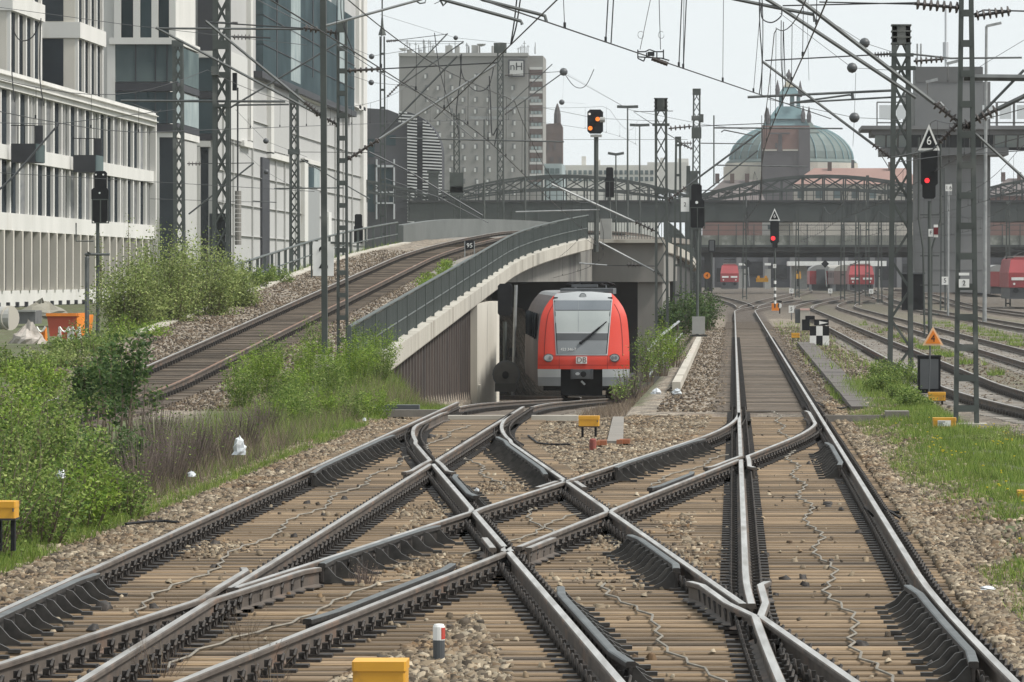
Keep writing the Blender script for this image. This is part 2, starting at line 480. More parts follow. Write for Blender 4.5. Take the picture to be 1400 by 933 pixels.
# on the near side B-right lies right of A-left: the near left rail is A-left, its wing runs left of far A-left's... far-left is B-right
wl = [(AL(41.4), 41.4), (BR(43.1) - 0.115, 43.1), (BR(45.6) - 0.115, 45.6), (BR(46.1) - 0.18, 46.1)]
wr = [(BR(41.4), 41.4), (AL(43.1) + 0.115, 43.1), (AL(45.6) + 0.115, 45.6), (AL(46.1) + 0.18, 46.1)]
run(wl, AL, Y0, M_top, 1); run(wr, BR, Y0, M_top, 1)
# C-left x D-right at 44.7 (far side: D-right on the left, C-left on the right)
wl2 = [(CL(43.6), 43.6), (DR(45.3) - 0.115, 45.3), (DR(47.8) - 0.115, 47.8), (DR(48.3) - 0.18, 48.3)]
wr2 = [(DR(43.6), 43.6), (CL(45.3) + 0.115, 45.3), (CL(47.8) + 0.115, 47.8), (CL(48.3) + 0.18, 48.3)]
run(wl2, CL, 30.0, M_topdull, 1); run(wr2, DR, Y0, M_topdull, 1)
# far frogs: C-right x A-left at 77.2 and B-left x D-right at 75.4 (nose on the near side)
wl3 = [(AL(78.3), 78.3), (CR(76.6) - 0.115, 76.6), (CR(74.1) - 0.115, 74.1), (CR(73.6) - 0.18, 73.6)]
wr3 = [(CR(78.3), 78.3), (AL(76.6) + 0.115, 76.6), (AL(74.1) + 0.115, 74.1), (AL(73.6) + 0.18, 73.6)]
run(wl3, AL, Y1, M_top, -1)
def CRb(Y): return min(CR(Y), AR(Y) - 0.16)
pts = path(CRb, 103.6, 78.3) + wr3[1:]
pts = [(pts[0][0] - 0.05, 104.6)] + pts
poly_rail(pts[::-1], M_top, 'switch_blade')
wl4 = [(BL(76.5), 76.5), (DR(74.8) - 0.115, 74.8), (DR(72.3) - 0.115, 72.3), (DR(71.8) - 0.18, 71.8)]
wr4 = [(DR(76.5), 76.5), (BL(74.8) + 0.115, 74.8), (BL(72.3) + 0.115, 72.3), (BL(71.8) + 0.18, 71.8)]
def BLb(Y): return max(BL(Y), DL(Y) + 0.16)
pts = path(BLb, 102.6, 76.5) + wl4[1:]
pts = [(pts[0][0] + 0.05, 103.8)] + pts
poly_rail(pts[::-1], M_topdull, 'switch_blade')
run(wr4, DR, 108.0, M_topdull, -1)
# noses and the rails between the frogs; the diamond rails cross here with narrow flangeways
def seg(f, a, b, m=M_top): poly_rail(path(f, a, b), m)
seg(AL, 42.95, 76.8); seg(DR, 45.15, 75.0, M_topdull)
for f, cuts, a, b, m in ((BR, (60.2, 68.9), 42.95, 102.4, M_top), (BL, (51.6, 60.2), 30.0, 75.0, M_top),
                         (CR, (51.6, 60.2), 30.0, 76.8, M_topdull), (CL, (60.2, 68.9), 45.15, 103.2, M_top)):
    e = [a] + [y for c in cuts for y in (c - 0.42, c + 0.42)] + [b]
    for i in range(0, len(e), 2): seg(f, e[i], e[i + 1], m)
for f, g, yc in ((BR, CR, 60.2), (BL, CL, 60.2)):                   # obtuse crossings: cast centre blocks with bent rails
    for sgn in (-1, 1):
        y = yc
        seg(lambda Y, f=f, g=g, sgn=sgn: (max if sgn > 0 else min)(f(Y), g(Y)) - sgn * 0.0 , yc - 0.42, yc + 0.42)
for f, g, yc, s in ((BL, CR, 51.6, -1), (BR, CL, 68.9, 1)):
    for sgn in (-1, 1):
        lo = (max if sgn > 0 else min)
        y2 = yc + s * 0.42
        x2 = lo(f(y2), g(y2)) + sgn * 0.03
        poly_rail(sorted([(f(yc) , yc - s * 0.42 * 1.0), (f(yc) + sgn * 0.02, yc), (x2, y2)], key=lambda p: p[1]), M_top)
        y3, y4 = yc - s * 0.2, yc - s * 2.2                          # the wing bent back beside the other rail
        poly_rail(sorted([(lo(f(y3), g(y3)) + sgn * 0.12, y3), (lo(f(y4), g(y4)) + sgn * 0.12, y4)], key=lambda p: p[1]), M_topdull)

# ------------------------------------------------------------------ check rails on ribbed chairs
def check_rail(f, side, a, b, ribs, pitch=0.62, flare=True):
    """bar on the running side of rail f; side +1 lies to its right"""
    r = MB()
    n = 8; pts = []
    for i in range(n + 1):
        y = a + (b - a) * i / n
        fl = 0.05 * (1 if i in (0, n) else 0)
        pts.append((f(y) + side * (0.115 + fl), y, 0.012))
    prof = [(-.034, -.034), (.034, -.034), (.034, 0.0), (.026, .008), (-.026, .008), (-.034, 0.0)]
    r.sweep(prof, pts, [0, 0, 1, 1, 1, 0])
    prof2 = [(-.012, -.165), (.012, -.165), (.012, -.034), (-.012, -.034)]
    r.sweep(prof2, pts)
    o = r.build('check_rail', [M_clip, M_tubed], XO)
    if not ribs: return o
    k = int((b - a) / pitch)
    for i in range(k + 1):
        y = a + 0.1 + (b - a - 0.2) * i / k
        c = piece('chair', chair_me[side], XO, (f(y) + side * 0.15, y, 0))
        c.parent = o
    return o
chair_me = {}
for _s in (-1, 1):
    _q = MB(); t = 0.02
    poly = [(0, -0.168), (_s * 0.21, -0.168), (_s * 0.21, -0.145), (_s * 0.13, -0.105), (_s * 0.055, -0.02), (0, -0.005)]
    _q.prism(poly if _s > 0 else poly[::-1], -t, t)
    _q.box((_s * 0.25, 0, -0.165), (0.09, 0.07, 0.028))
    chair_me[_s] = _q.mesh('chair', mat('chair_iron', (.032, .03, .028), (.075, .07, .064), 9, .55, .2))
check_rail(AR, -1, 36.2, 45.2, 1, 0.62)
check_rail(DL, 1, 38.5, 47.0, 1, 0.62)
check_rail(BL, 1, 36.2, 45.0, 1, 0.65)
check_rail(AR, -1, 74.0, 84.0, 1, 0.9)
check_rail(DL, 1, 71.0, 88.0, 1, 0.9)
check_rail(BR, -1, 70.5, 87.0, 1, 0.9)
check_rail(CL, 1, 73.0, 86.0, 1, 0.9)
check_rail(BR, -1, 47.8, 54.0, 1, 0.62)
check_rail(CL, 1, 48.6, 56.0, 1, 0.75)
check_rail(BL, 1, 63.6, 70.5, 1, 0.7)
check_rail(CR, -1, 40.7, 48.6, 0)
check_rail(CR, -1, 66.0, 71.5, 0)

# ------------------------------------------------------------------ sleepers: one long timber per row where the tracks run together
sl_mesh = {}
def sleeper_mesh(L, m, key):
    L = round(L * 2) / 2
    k = (L, key)
    if k not in sl_mesh:
        b = MB()
        h = 0.13; w = 0.122 if key == 'w' else 0.13; e = L / 2; ch = 0.012
        sec = [(-w, -0.16), (w, -0.16), (w, -ch), (w - ch, 0), (-w + ch, 0), (-w, -ch)]
        b.prism(sec, -e, e, 'x')
        sl_mesh[k] = (b.mesh('sleeper', m), L)
    return sl_mesh[k]
def rows(fs, y0, y1, parent, m, key, pitch=0.6, z=None, half=1.3):
    out = []
    y = y0
    while y < y1:
        iv = sorted([(f(y) - half, f(y) + half) for f in fs])
        mg = [list(iv[0])]
        for a, b in iv[1:]:
            if a < mg[-1][1] + 0.1: mg[-1][1] = max(mg[-1][1], b)
            else: mg.append([a, b])
        for a, b in mg:
            a -= 0.05 * random.random(); b += 0.05 * random.random()
            me, L = sleeper_mesh(b - a, m, key)
            zz = (z(y) if z else 0.0) - 0.175 + random.uniform(-0.004, 0.003)
            o = piece('sleeper', me, parent, ((a + b) / 2, y + random.uniform(-0.02, 0.02), zz), random.uniform(-0.004, 0.004))
            o.scale = ((b - a) / L, random.uniform(0.92, 1.08), 1)
        y += pitch
    return out
rows([xA, xD, xB, xC], 28.0, 106.6, XO, M_wood, 'w', 0.52)

# ------------------------------------------------------------------ fastenings
def clip_mb(b, x, y, z, s, sy=1):
    b.box((x + s * 0.145, y, z - 0.166), (0.17, 0.16, 0.022))
    b.box((x + s * 0.10, y, z - 0.135), (0.06, 0.10, 0.05))
    pr = []
    for i in range(6):
        a = math.pi * i / 5
        pr.append((x + s * (0.115 + 0.02 * math.sin(a)), y + 0.06 * math.cos(a), z - 0.15 + 0.105 * math.sin(a)))
    b.tube(pr, 0.013, 4, cap=False)
    b.box((x + s * 0.105, y, z - 0.075), (0.028, 0.028, 0.05))
clip_me = {}
for s in (-1, 1):
    b = MB(); clip_mb(b, 0, 0, 0, s); clip_me[s] = b.mesh('rail_clip', M_clip)
spots = []
for f, a, b, sides in ((DL, 28, 110, (-1, 1)), (DR, 28, 110, (-1, 1)), (AL, 28, 110, (-1, 1)), (AR, 28, 110, (-1, 1)),
                       (BL, 30, 101, (-1, 1)), (BR, 30, 101, (-1, 1)), (CL, 30, 103, (-1, 1)), (CR, 30, 102, (-1, 1))):
    y = 28.0
    while y < b:
        if y >= a:
            yy = y
            for s in sides: spots.append((yy, f(yy), s))
        y += 0.52
spots.sort()
rest = MB()
for i, (y, x, s) in enumerate([p for p in spots if p[0] > 33.5]):
    if i < 296: piece('rail_clip', clip_me[s], XO, (x, y, 0))
    else: clip_mb(rest, x, y, 0, s)
for (y, x, s) in [p for p in spots if p[0] <= 33.5]: clip_mb(rest, x, y, 0, s)
rest.build('rail_clips', M_clip, XO, kind='stuff')

# the zigzag loop cable down the middle of each track
M_cable = mat('cable_pale', (0.24, 0.215, 0.175), (0.16, 0.145, 0.12), 6, 0.7)
def loop_cable(f, a, b, z=None, amp=0.036):
    pts = []; y = a; k = 0
    while y < b:
        k += 1
        pts.append((f(y) + amp * (1 if k % 2 else -1) * random.uniform(0.5, 1.1) + 0.07 * math.sin(y * 0.9), y, -0.16 + 0.01 * random.random()))
        y += 0.6 * random.uniform(0.8, 1.2)
    MB().tube(pts, 0.0105, 5).build('loop_cable', M_cable, XO)
loop_cable(offs(xA, 0.02), 30, 111); loop_cable(xD, 44, 100); loop_cable(xB, 31, 49); loop_cable(xB, 54, 66.5)
loop_cable(xC, 38, 49.5); loop_cable(offs(xC, .1), 53, 66); loop_cable(xC, 71, 84); loop_cable(xB, 70, 84)

# ------------------------------------------------------------------ the tracks beyond
def plain_track(name, label, fx, fz, y0, y1, top, sl, key, ysl, clip_to=0, soff=0.3):
    t = thing(name, label, 'railway track', (fx((y0 + min(y1, y0 + 60)) / 2), (y0 + min(y1, y0 + 60)) / 2, fz((y0 + min(y1, y0 + 60)) / 2) - 0.2))
    for s in (-G2, G2):
        tm = top if not isinstance(top, tuple) else top[0 if s < 0 else 1]
        rail(t, lambda Y, s=s: fx(Y) + s, y0, y1, tm, fz, 4.0)
    n = 0; q = MB(); y = y0 + soff
    while y < ysl:
        if n < 290:
            me, L = sleeper_mesh(2.6, sl, key)
            piece('sleeper', me, t, (fx(y), y + random.uniform(-.03, .03), fz(y) - 0.2 + random.uniform(-.012, .006)))
        else: q.box((fx(y), y, fz(y) - 0.25), (2.6, 0.26, 0.15))
        n += 1; y += 0.6
    if q.v: q.build('far_sleepers', sl, t, kind='stuff')
    if clip_to:
        c = MB(); y = y0 + soff
        while y < clip_to:
            for s in (-G2, G2):
                for d in (-1, 1):
                    x = fx(y) + s
                    c.box((x + d * 0.115, y, fz(y) - 0.14), (0.12, 0.13, 0.075))
            y += 0.6
        c.build('rail_clips', M_clip, t, kind='stuff')
    return t
zr = lambda Y: rise(Y)
plain_track('railway_track', 'straight middle track running from the crossover towards the iron bridge with grimy bed', xA, zr, 112.05, 520, M_top, M_wooddark, 'wd', 330, 240)
plain_track('railway_track', 'track dipping from the crossover down to the red train under the flyover', xD, zD, 112.05, 290, M_topdull, M_wooddark, 'wd', 220, 190)
plain_track('railway_track', 'rusty railed track climbing the flyover ramp and bending right at its top', xE, zE, 70, 420, (M_topdull, M_toprust), M_wooddark, 'wd', 260, 300)
def xF(Y): return 5.65 + ((135 - Y) ** 2 / 1000 if Y < 135 else 0) + ((Y - 440) ** 2 / 1500 if Y > 440 else 0)
def xG(Y): return 9.55 + ((Y - 450) ** 2 / 1500 if Y > 450 else 0)
def xH(Y): return 15.1 + (300 - Y) * 0.002
def xI(Y): return 20.2
plain_track('railway_track', 'first dark track to the right of the signal mast with a weedy bed', xF, zr, 70, 620, M_topdull, M_concs, 'cs', 240, 200)
plain_track('railway_track', 'second dark track right of the signal mast, behind the orange triangle', xG, zr, 90, 620, M_topdull, M_concs, 'cs', 260)
plain_track('railway_track', 'third track from the mast at right, passing the grey lamp post', xH, zr, 200, 700, M_topdull, M_concs, 'cs', 320)
plain_track('railway_track', 'farthest right track below the red locomotive at the edge', xI, zr, 260, 700, M_topdull, M_concs, 'cs', 340)
# connecting tracks that swing across under the bridge
def cross_track(label, x0, x1, y0, y1):
    fx = lambda Y: x0 + (x1 - x0) * sst(y0, y1, Y)
    plain_track('railway_track', label, fx, zr, y0, y1, M_topdull, M_wooddark, 'wd', y0 + 1)
cross_track('connecting track curving left to right in front of the distant red coach', 1.2, 8.5, 440, 640)
cross_track('connecting track swinging left beyond the straight middle track', 1.0, -6.0, 455, 660)
cross_track('connecting track bending to the right before the distant red locomotive', 5.8, 16.0, 440, 640)

# ------------------------------------------------------------------ ballast stones that can be picked out
def stones(n, sampler, size, name, m=None):
    P0 = np.array([sampler() for _ in range(n)], np.float64)
    base = np.array([(-1, -1, -.7), (1, -1, -.7), (1, 1, -.7), (-1, 1, -.7), (-.7, -.75, .6), (.75, -.6, .7), (.6, .75, .55), (-.7, .65, .75)])
    fc = np.array([(0, 1, 5), (0, 5, 4), (1, 2, 6), (1, 6, 5), (2, 3, 7), (2, 7, 6), (3, 0, 4), (3, 4, 7), (4, 5, 6), (4, 6, 7)])
    k = len(base)
    jit = RNG.uniform(-.35, .35, (n, k, 3))
    sc = RNG.uniform(.55, 1.25, (n, 1, 1)) * size[RNG.integers(0, len(size), n)][:, None, None] * RNG.uniform(.6, 1.15, (n, 1, 3))
    v = (base[None] + jit) * sc
    a = RNG.uniform(0, 6.28, n); t = RNG.uniform(-.5, .5, n)
    ca, sa, ct, st_ = np.cos(a)[:, None], np.sin(a)[:, None], np.cos(t)[:, None], np.sin(t)[:, None]
    x, y, z = v[..., 0], v[..., 1], v[..., 2]
    y2, z2 = y * ct - z * st_, y * st_ + z * ct
    v = np.stack([x * ca - y2 * sa, x * sa + y2 * ca, z2], -1) + P0[:, None, :]
    f = (fc[None] + (np.arange(n) * k)[:, None, None]).reshape(-1, 3)
    return npmesh(name, v.reshape(-1, 3), f, m or M_stone)
def stone_material(dark=False):
    m = bpy.data.materials.new('ballast_stone_rusty' if dark else 'ballast_stone'); m.use_nodes = True
    t = m.node_tree; N = t.nodes; L = t.links; b = N['Principled BSDF']; b.inputs['Roughness'].default_value = 0.9
    geo = N.new('ShaderNodeNewGeometry')
    r = N.new('ShaderNodeValToRGB'); e = r.color_ramp.elements
    e[0].position = 0; e[0].color = (0.05, 0.042, 0.034, 1); e[1].position = 1; e[1].color = (0.56, 0.52, 0.45, 1)
    for p, c in ((.22, (.12, .10, .08)), (.45, (.23, .195, .15)), (.66, (.34, .315, .27)), (.8, (.17, .125, .085)), (.9, (.30, .25, .19))):
        x = e.new(p); x.color = (*c, 1)
    L.new(geo.outputs['Random Per Island'], r.inputs[0])
    n = N.new('ShaderNodeTexNoise'); n.inputs['Scale'].default_value = 0.8; n.inputs['Detail'].default_value = 6
    L.new(geo.outputs['Position'], n.inputs['Vector'])
    q = N.new('ShaderNodeValToRGB'); q.color_ramp.elements[0].position = .5; q.color_ramp.elements[1].position = .72
    L.new(n.outputs['Fac'], q.inputs[0])
    mx = N.new('ShaderNodeMix'); mx.data_type = 'RGBA'; mx.blend_type = 'MULTIPLY'
    L.new(q.outputs[0], mx.inputs[0]); L.new(r.outputs[0], mx.inputs[6]); mx.inputs[7].default_value = (.70, .55, .40, 1)
    tn = N.new('ShaderNodeMix'); tn.data_type = 'RGBA'; tn.blend_type = 'MULTIPLY'; tn.inputs[0].default_value = 1; L.new(mx.outputs[2], tn.inputs[6]); tn.inputs[7].default_value = (.43, .38, .32, 1) if dark else (.79, .725, .62, 1)
    L.new(tn.outputs[2], b.inputs['Base Color'])
    return m
M_stone = stone_material(); M_stonef = stone_material(True)
def tracks_clear(x, y):
    return min(abs(x - f(y)) for f in (AL, AR, DL, DR)) > 0.12 and (y < 30 or min(abs(x - f(y)) for f in (BL, BR, CL, CR)) > 0.12)
def on_sleepers(x, y): return any(abs(x - f(y)) < 1.3 for f in (xA, xD, xB, xC))
def near_y(a, b): return a * (b / a) ** random.random()
def s_left():
    y = near_y(34, 112); x = random.uniform(-7.4, -6.05); return (x, y, ground_z(x, y) + 0.012 + 0.02 * random.random())
def s_right():
    y = near_y(32, 118); x = 1.95 + abs(random.gauss(0, .5)); return (x, y, max(ground_z(x, y) + 0.012, -.168 if x < 2.15 else -9) + 0.02 * random.random())
def s_mid():
    while True:
        y = near_y(32, 108); x = random.uniform(-4.0, 0.0)
        if not on_sleepers(x, y): return (x, y, ground_z(x, y) + 0.012 + 0.025 * random.random())
def s_crib():
    while True:
        y = near_y(32, 108); x = random.uniform(-6.4, 2.3)
        if on_sleepers(x, y) and tracks_clear(x, y): break
    ph = ((y - 28.0) % 0.52)
    on = min(ph, 0.52 - ph) < 0.145
    if on and random.random() < 0.94: return s_crib()
    return (x, y, (-0.165 if on else -0.262) + 0.012 * random.random())
def s_heap():                      # grit spilt over the timbers in places
    while True:
        cx, cy, r = random.choice(((-.9, 51.5, .8), (-1.2, 57, .5), (-3.6, 64, .5), (-2.9, 51.5, .5), (-5.3, 55, .4), (-.6, 53.5, .7), (-3.1, 71, .5)))
        x, y = random.gauss(cx, r * .4), random.gauss(cy, r * 2.2)
        if tracks_clear(x, y): return (x, y, -0.165)
def s_far():
    y = near_y(112, 300); x = random.choice((random.uniform(-1.6, -.2), random.uniform(1.9, 4.2), random.uniform(1.9, 4.2), random.uniform(4.3, 8.2), random.uniform(8.3, 12)))
    return (x, y, ground_z(x, y) + 0.012)
def s_ramp():
    y = near_y(110, 240); s = random.choice((-1, 1)); x = xE(y) + s * random.uniform(1.2, 3.4); return (x, y, ground_z(x, y) + 0.02)
SZ = np.array([.022, .026, .03, .036])
for nm, n, fn, sz in (('ballast', 26000, s_left, SZ), ('ballast', 22000, s_right, SZ), ('ballast', 26000, s_mid, SZ),
                      ('crib_ballast', 9000, s_crib, SZ * .75), ('grit', 1300, s_heap, SZ * .7), ('ramp_ballast', 15000, s_ramp, SZ * 1.0), ('far_ballast', 17000, s_far, SZ * 1.05)):
    props(link(bpy.data.objects.new(nm, stones(n, fn, sz, nm, M_stonef if nm in ('far_ballast', 'ramp_ballast') else None))), kind='stuff')
# ------------------------------------------------------------------ the flyover ramp
M_pile = mat('sheet_pile_rust', (0.035, 0.028, 0.025), (0.065, 0.05, 0.042), 2.5, 0.85, 0.1, 0.2, 20, (1, 1, 0.2), c3=(0.035, 0.03, 0.028), s3=0.6)
M_brick = mat('brown_brick', (0.115, 0.08, 0.07), (0.085, 0.062, 0.055), 0.6, 0.9)
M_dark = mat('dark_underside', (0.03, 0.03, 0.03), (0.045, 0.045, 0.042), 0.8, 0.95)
FL = thing('railway_flyover', 'pale concrete flyover ramp with rusty sheet pile wall crossing over the red train', 'flyover', (-9, 188, -1.7))
def edge_z(Y): return zE(Y) - 0.27
def edge_pts(y0, y1, dx, dz, st=4.0):
    n = int((y1 - y0) / st) + 1
    return [(xE(y) + dx, y, edge_z(y) + dz) for y in np.linspace(y0, y1, n)]
M_fas = mat('parapet_concrete', (0.45, 0.425, 0.37), (0.34, 0.32, 0.275), 0.9, 0.9, 0, 0.1, 10, (1, 1, 0.14), c3=(0.24, 0.215, 0.175), s3=0.9, t3=0.57)
ys_ = np.linspace(137.5, 263, 22)
for i in range(21):                                    # cast parapet panels with open joints
    a, b = ys_[i], ys_[i + 1] - 0.06
    pts = [(xE(y) + 4.0, y, edge_z(y)) for y in (a, (a + b) / 2, b)]
    MB().sweep([(-.32, -.55), (.06, -.55), (.10, -.50), (.10, .0), (-.32, .0)], pts).build('parapet_panel', M_fas, FL)
q = MB(); y = 138.2; k = 0                               # folded sheet piles
sec = []
while y < 188.2:
    x = -9.12 + (0.0 if k % 4 in (0, 1) else -0.34)
    sec.append((x, y)); y += 0.30 if k % 2 else 0.42; k += 1
for (xa, ya), (xb, yb) in zip(sec[:-1], sec[1:]):
    q.add([(xa, ya, -3.2), (xb, yb, -3.2), (xb, yb, edge_z(yb) - .5), (xa, ya, edge_z(ya) - .5)], [(0, 1, 2, 3)])
q.build('sheet_pile_wall', M_pile, FL)
MB().bb((-10.2, 188.3, -3.5), (-8.92, 206, edge_z(197) - 0.75)).bb((-10.2, 188.6, -3.5), (-8.85, 190, -1.2)).build('pier', mat('pier_concrete', (.60, .57, .50), (.50, .475, .41), .4, .9, 0, .1, 8, (1, 1, .3), c3=(.36, .33, .28), s3=.5, t3=.66), FL)
MB().bb((-13.2, 206.1, -5.0), (-12.0, 268, 2.34)).bb((-13.2, 205.4, -5.0), (-10.3, 206.0, 2.3)).build('abutment_wall', mat('concrete_dark', (.12, .115, .105), (.085, .08, .075), .5, .9, 0, .1, 8, (1, 1, .2), c3=(.16, .15, .135), s3=.5, t3=.6), FL)  # darker concrete than the deck and portal
q = MB()
n = 14; yy = np.linspace(196, 268, n)
vs = []
for y in yy:
    r_ = xE(y) + 3.45; l_ = xE(y) - 3.9; zt = edge_z(y) - 0.1
    vs += [(l_, y, 2.35), (r_, y, 2.35 if y > 204 else 2.0), (r_, y, zt), (l_, y, zt)]
fs = []
for i in range(n - 1):
    for k in range(4):
        a = i * 4 + k; b = i * 4 + (k + 1) % 4
        fs.append((a, b, b + 4, a + 4))
q.add(vs, fs + [(0, 1, 2, 3), (4 * n - 4, 4 * n - 1, 4 * n - 2, 4 * n - 3)])
q.build('bridge_deck', M_concg, FL)
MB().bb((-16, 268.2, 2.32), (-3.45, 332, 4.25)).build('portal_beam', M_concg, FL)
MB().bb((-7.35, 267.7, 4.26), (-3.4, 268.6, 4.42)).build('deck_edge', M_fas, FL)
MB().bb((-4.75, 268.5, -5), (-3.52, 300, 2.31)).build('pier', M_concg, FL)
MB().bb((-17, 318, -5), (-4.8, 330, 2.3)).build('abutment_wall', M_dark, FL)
pts = [(-3.4, 269, 4.27), (-3.4, 300, 4.3), (-3.3, 330, 4.28), (-3.05, 360, 4.15), (-2.9, 390, 3.9), (-2.9, 430, 3.5)]
MB().sweep([(-.35, -.5), (0.05, -.5), (.09, -.45), (.09, .05), (-.35, .05)], pts).build('parapet_panel', M_fas, FL)
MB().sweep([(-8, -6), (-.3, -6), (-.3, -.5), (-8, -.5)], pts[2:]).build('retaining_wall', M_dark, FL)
MB().sweep([(-8, -.45), (-.36, -.45), (-.36, -.2), (-8, -.2)], pts[1:]).build('ballast_bed', M_concs, FL)
q = MB(); 
for y in np.linspace(262.5, 330, 18): pass
q.sweep([(-3.7, -.35), (3.6, -.35), (3.6, -.06), (-3.7, -.06)], edge_pts(196, 318, 0, 0)).build('ballast_bed', M_concs, FL)
pts = edge_pts(253, 335, -3.95, 0)
MB().sweep([(-.2, -.8), (.2, -.8), (.2, .85), (-.2, .85)], pts).build('solid_parapet', mat('parapet_dark', (.13, .14, .135), (.10, .11, .105), .5, .85), FL)
MB().sweep([(-.2, -.5), (.2, -.5), (.2, .06), (-.2, .06)], edge_pts(150, 253, -3.6, 0)).build('kerb', M_conc, FL)

def railing(label, fx, fz, y0, y1, post, bal, h=1.12, side=0, grp=None):
    t = thing('railing', label, 'railing', (fx((y0 + y1) / 2), (y0 + y1) / 2, fz((y0 + y1) / 2)), grp)
    n = max(3, int((y1 - y0) / 5))
    for zz, r_ in ((h, .045), (h * .45, .03)):
        MB().tube([(fx(y), y, fz(y) + zz) for y in np.linspace(y0, y1, n)], r_, 6).build('handrail' if zz == h else 'mid_rail', M_rail, t)
    me = MB().box((0, 0, h / 2), (.10, .05, h)).mesh('post', M_rail)
    y = y0
    while y <= y1 + .01:
        piece('post', me, t, (fx(y), y, fz(y))); y += post
    if bal:
        q = MB(); y = y0 + bal
        while y < y1:
            q.box((fx(y), y, fz(y) + h * .5), (.035, .035, h * .88)); y += bal
        q.build('balusters', M_rail, t, kind='stuff')
    return t
railing('tall grey green barred railing along the right edge of the flyover ramp', lambda Y: xE(Y) + 3.88, edge_z, 128.4, 262.6, 4.46, 0.18)
railing('open two bar railing on the left edge of the flyover ramp', lambda Y: xE(Y) - 3.9, edge_z, 165, 252, 3.0, 0, 1.0)
railing('short barred railing beyond the portal descending behind the lattice mast', lambda Y: -3.42 + .004 * max(0, Y - 330), lambda Y: 4.32 - max(0, Y - 340) * .009, 269, 420, 3.2, 0.3)
t = thing('railing', 'barred railing across the front of the flyover portal above the train', 'railing', (-5.3, 268.3, 4.42))
q = MB()
for i in range(27): q.box((-7.25 + i * .142, 268.3, 4.95), (.03, .03, 1.0))
q.build('balusters', M_rail, t, kind='stuff')
MB().bar((-7.3, 268.3, 5.46), (-3.45, 268.3, 5.46), .07).build('handrail', M_rail, t)

# ------------------------------------------------------------------ iron arch bridge over the tracks
M_iron = mat('bridge_iron', (0.066, 0.077, 0.073), (0.052, 0.06, 0.058), .3, .7, .1)
M_irond = mat('bridge_iron_dark', (0.028, 0.03, 0.032), (0.04, 0.043, 0.044), .3, .8)
YB = 600.0
BR_ = thing('iron_arch_bridge', 'long green grey iron road bridge with lattice arches spanning the tracks', 'bridge', (8, YB, 0))
zt, zb = PZ(277, YB), PZ(303, YB)
xl, xr = PX(558, YB), 70.0
MB().bb((xl, YB, zb), (xr, YB + .4, zt)).build('plate_girder', M_iron, BR_)
MB().bb((xl, YB - .25, zt), (xr, YB + 12, zt + .25)).build('road_deck', M_irond, BR_)
MB().bb((xl, YB + 11.6, zb), (xr, YB + 12, zt)).build('plate_girder', M_iron, BR_)
MB().bb((xl, YB + .41, zb + .2), (xr, YB + 11.59, zb + .5)).build('deck_underside', M_irond, BR_)
q = MB()
x = xl
while x < xr:
    q.box((x, YB - .06, (zt + zb) / 2), (.14, .12, zt - zb)); x += 2.88
q.build('girder_stiffeners', M_iron, BR_, kind='stuff')
span = 28.8
for i, cx in enumerate((770 - 355, 770, 1127, 1484)):
    xc = PX(cx, YB)
    for y in (YB + .3, YB + 11.3):
        q = MB(); L = span / 2 - .3
        top = lambda u: zt + .3 + 2.35 * (1 - (u / L) ** 2) + .35
        bot = lambda u: zt + .25 + 1.55 * (1 - (u / L) ** 2) - .25
        us = np.linspace(-L, L, 13)
        for a, b in zip(us[:-1], us[1:]):
            q.bar((xc + a, y, top(a)), (xc + b, y, top(b)), .35, .22)
            q.bar((xc + a, y, bot(a)), (xc + b, y, bot(b)), .35, .18)
            q.bar((xc + a, y, bot(a)), (xc + b, y, top(b)), .14, .12)
            q.bar((xc + a, y, top(a)), (xc + b, y, bot(b)), .14, .12)
        for u in us[1:-1]: q.bar((xc + u, y, zt), (xc + u, y, top(u)), .16, .16)
        q.build('lattice_arch', M_iron, BR_)
    xp = xc + span / 2
    MB().bb((xp - .55, YB + .1, zt + .2), (xp + .55, YB + 1.1, zt + 3.2)).bb((xp - .7, YB, zt + 3.2), (xp + .7, YB + 1.2, zt + 3.5)).build('pylon', M_iron, BR_)
    MB().bb((xp - .9, YB + .5, -1), (xp - .3, YB + 1.3, zb)).bb((xp + .3, YB + .5, -1), (xp + .9, YB + 1.3, zb)).bb((xp - .9, YB + 10, -1), (xp + .9, YB + 11, zb)).build('column', M_iron, BR_)
q = MB()
q.bar((xl, YB - .1, zt + 1.35), (xr, YB - .1, zt + 1.35), .1); q.bar((xl, YB - .1, zt + .8), (xr, YB - .1, zt + .8), .06)
x = xl
while x < xr: q.box((x, YB - .1, zt + .8), (.09, .09, 1.1)); x += .75
q.build('parapet_railing', M_iron, BR_)
for i in range(26):
    pass
# lower footbridge behind it
YF = 655.0
FB = thing('footbridge', 'low dark footbridge with a pale mesh parapet behind the iron bridge', 'bridge', (10, YF, 0))
M_mesh = mat('parapet_mesh', (.22, .23, .20), (.15, .16, .14), .6, .9, c3=(.28, .29, .26), s3=.9)
x0, x1 = PX(958, YF), 75
MB().bb((x0, YF, PZ(336, YF)), (x1, YF + .15, PZ(322, YF))).build('mesh_parapet', M_mesh, FB)
MB().bb((x0, YF + .2, PZ(345, YF)), (x1, YF + 6, PZ(337, YF))).build('deck', M_dark, FB)
MB().bb((x0, YF - .1, PZ(338, YF)), (x1, YF + .2, PZ(335, YF))).build('edge_beam', M_iron, FB)
MB().bb((x0, YF + 5.8, PZ(352, YF)), (x1, YF + 6, PZ(322, YF))).build('mesh_parapet', M_irond, FB)
me = MB().box((0, 0, 1.3), (.12, .12, 2.6)).mesh('post', M_iron)
x = x0
while x < x1: piece('post', me, FB, (x, YF - .08, PZ(336, YF))); x += 2.15
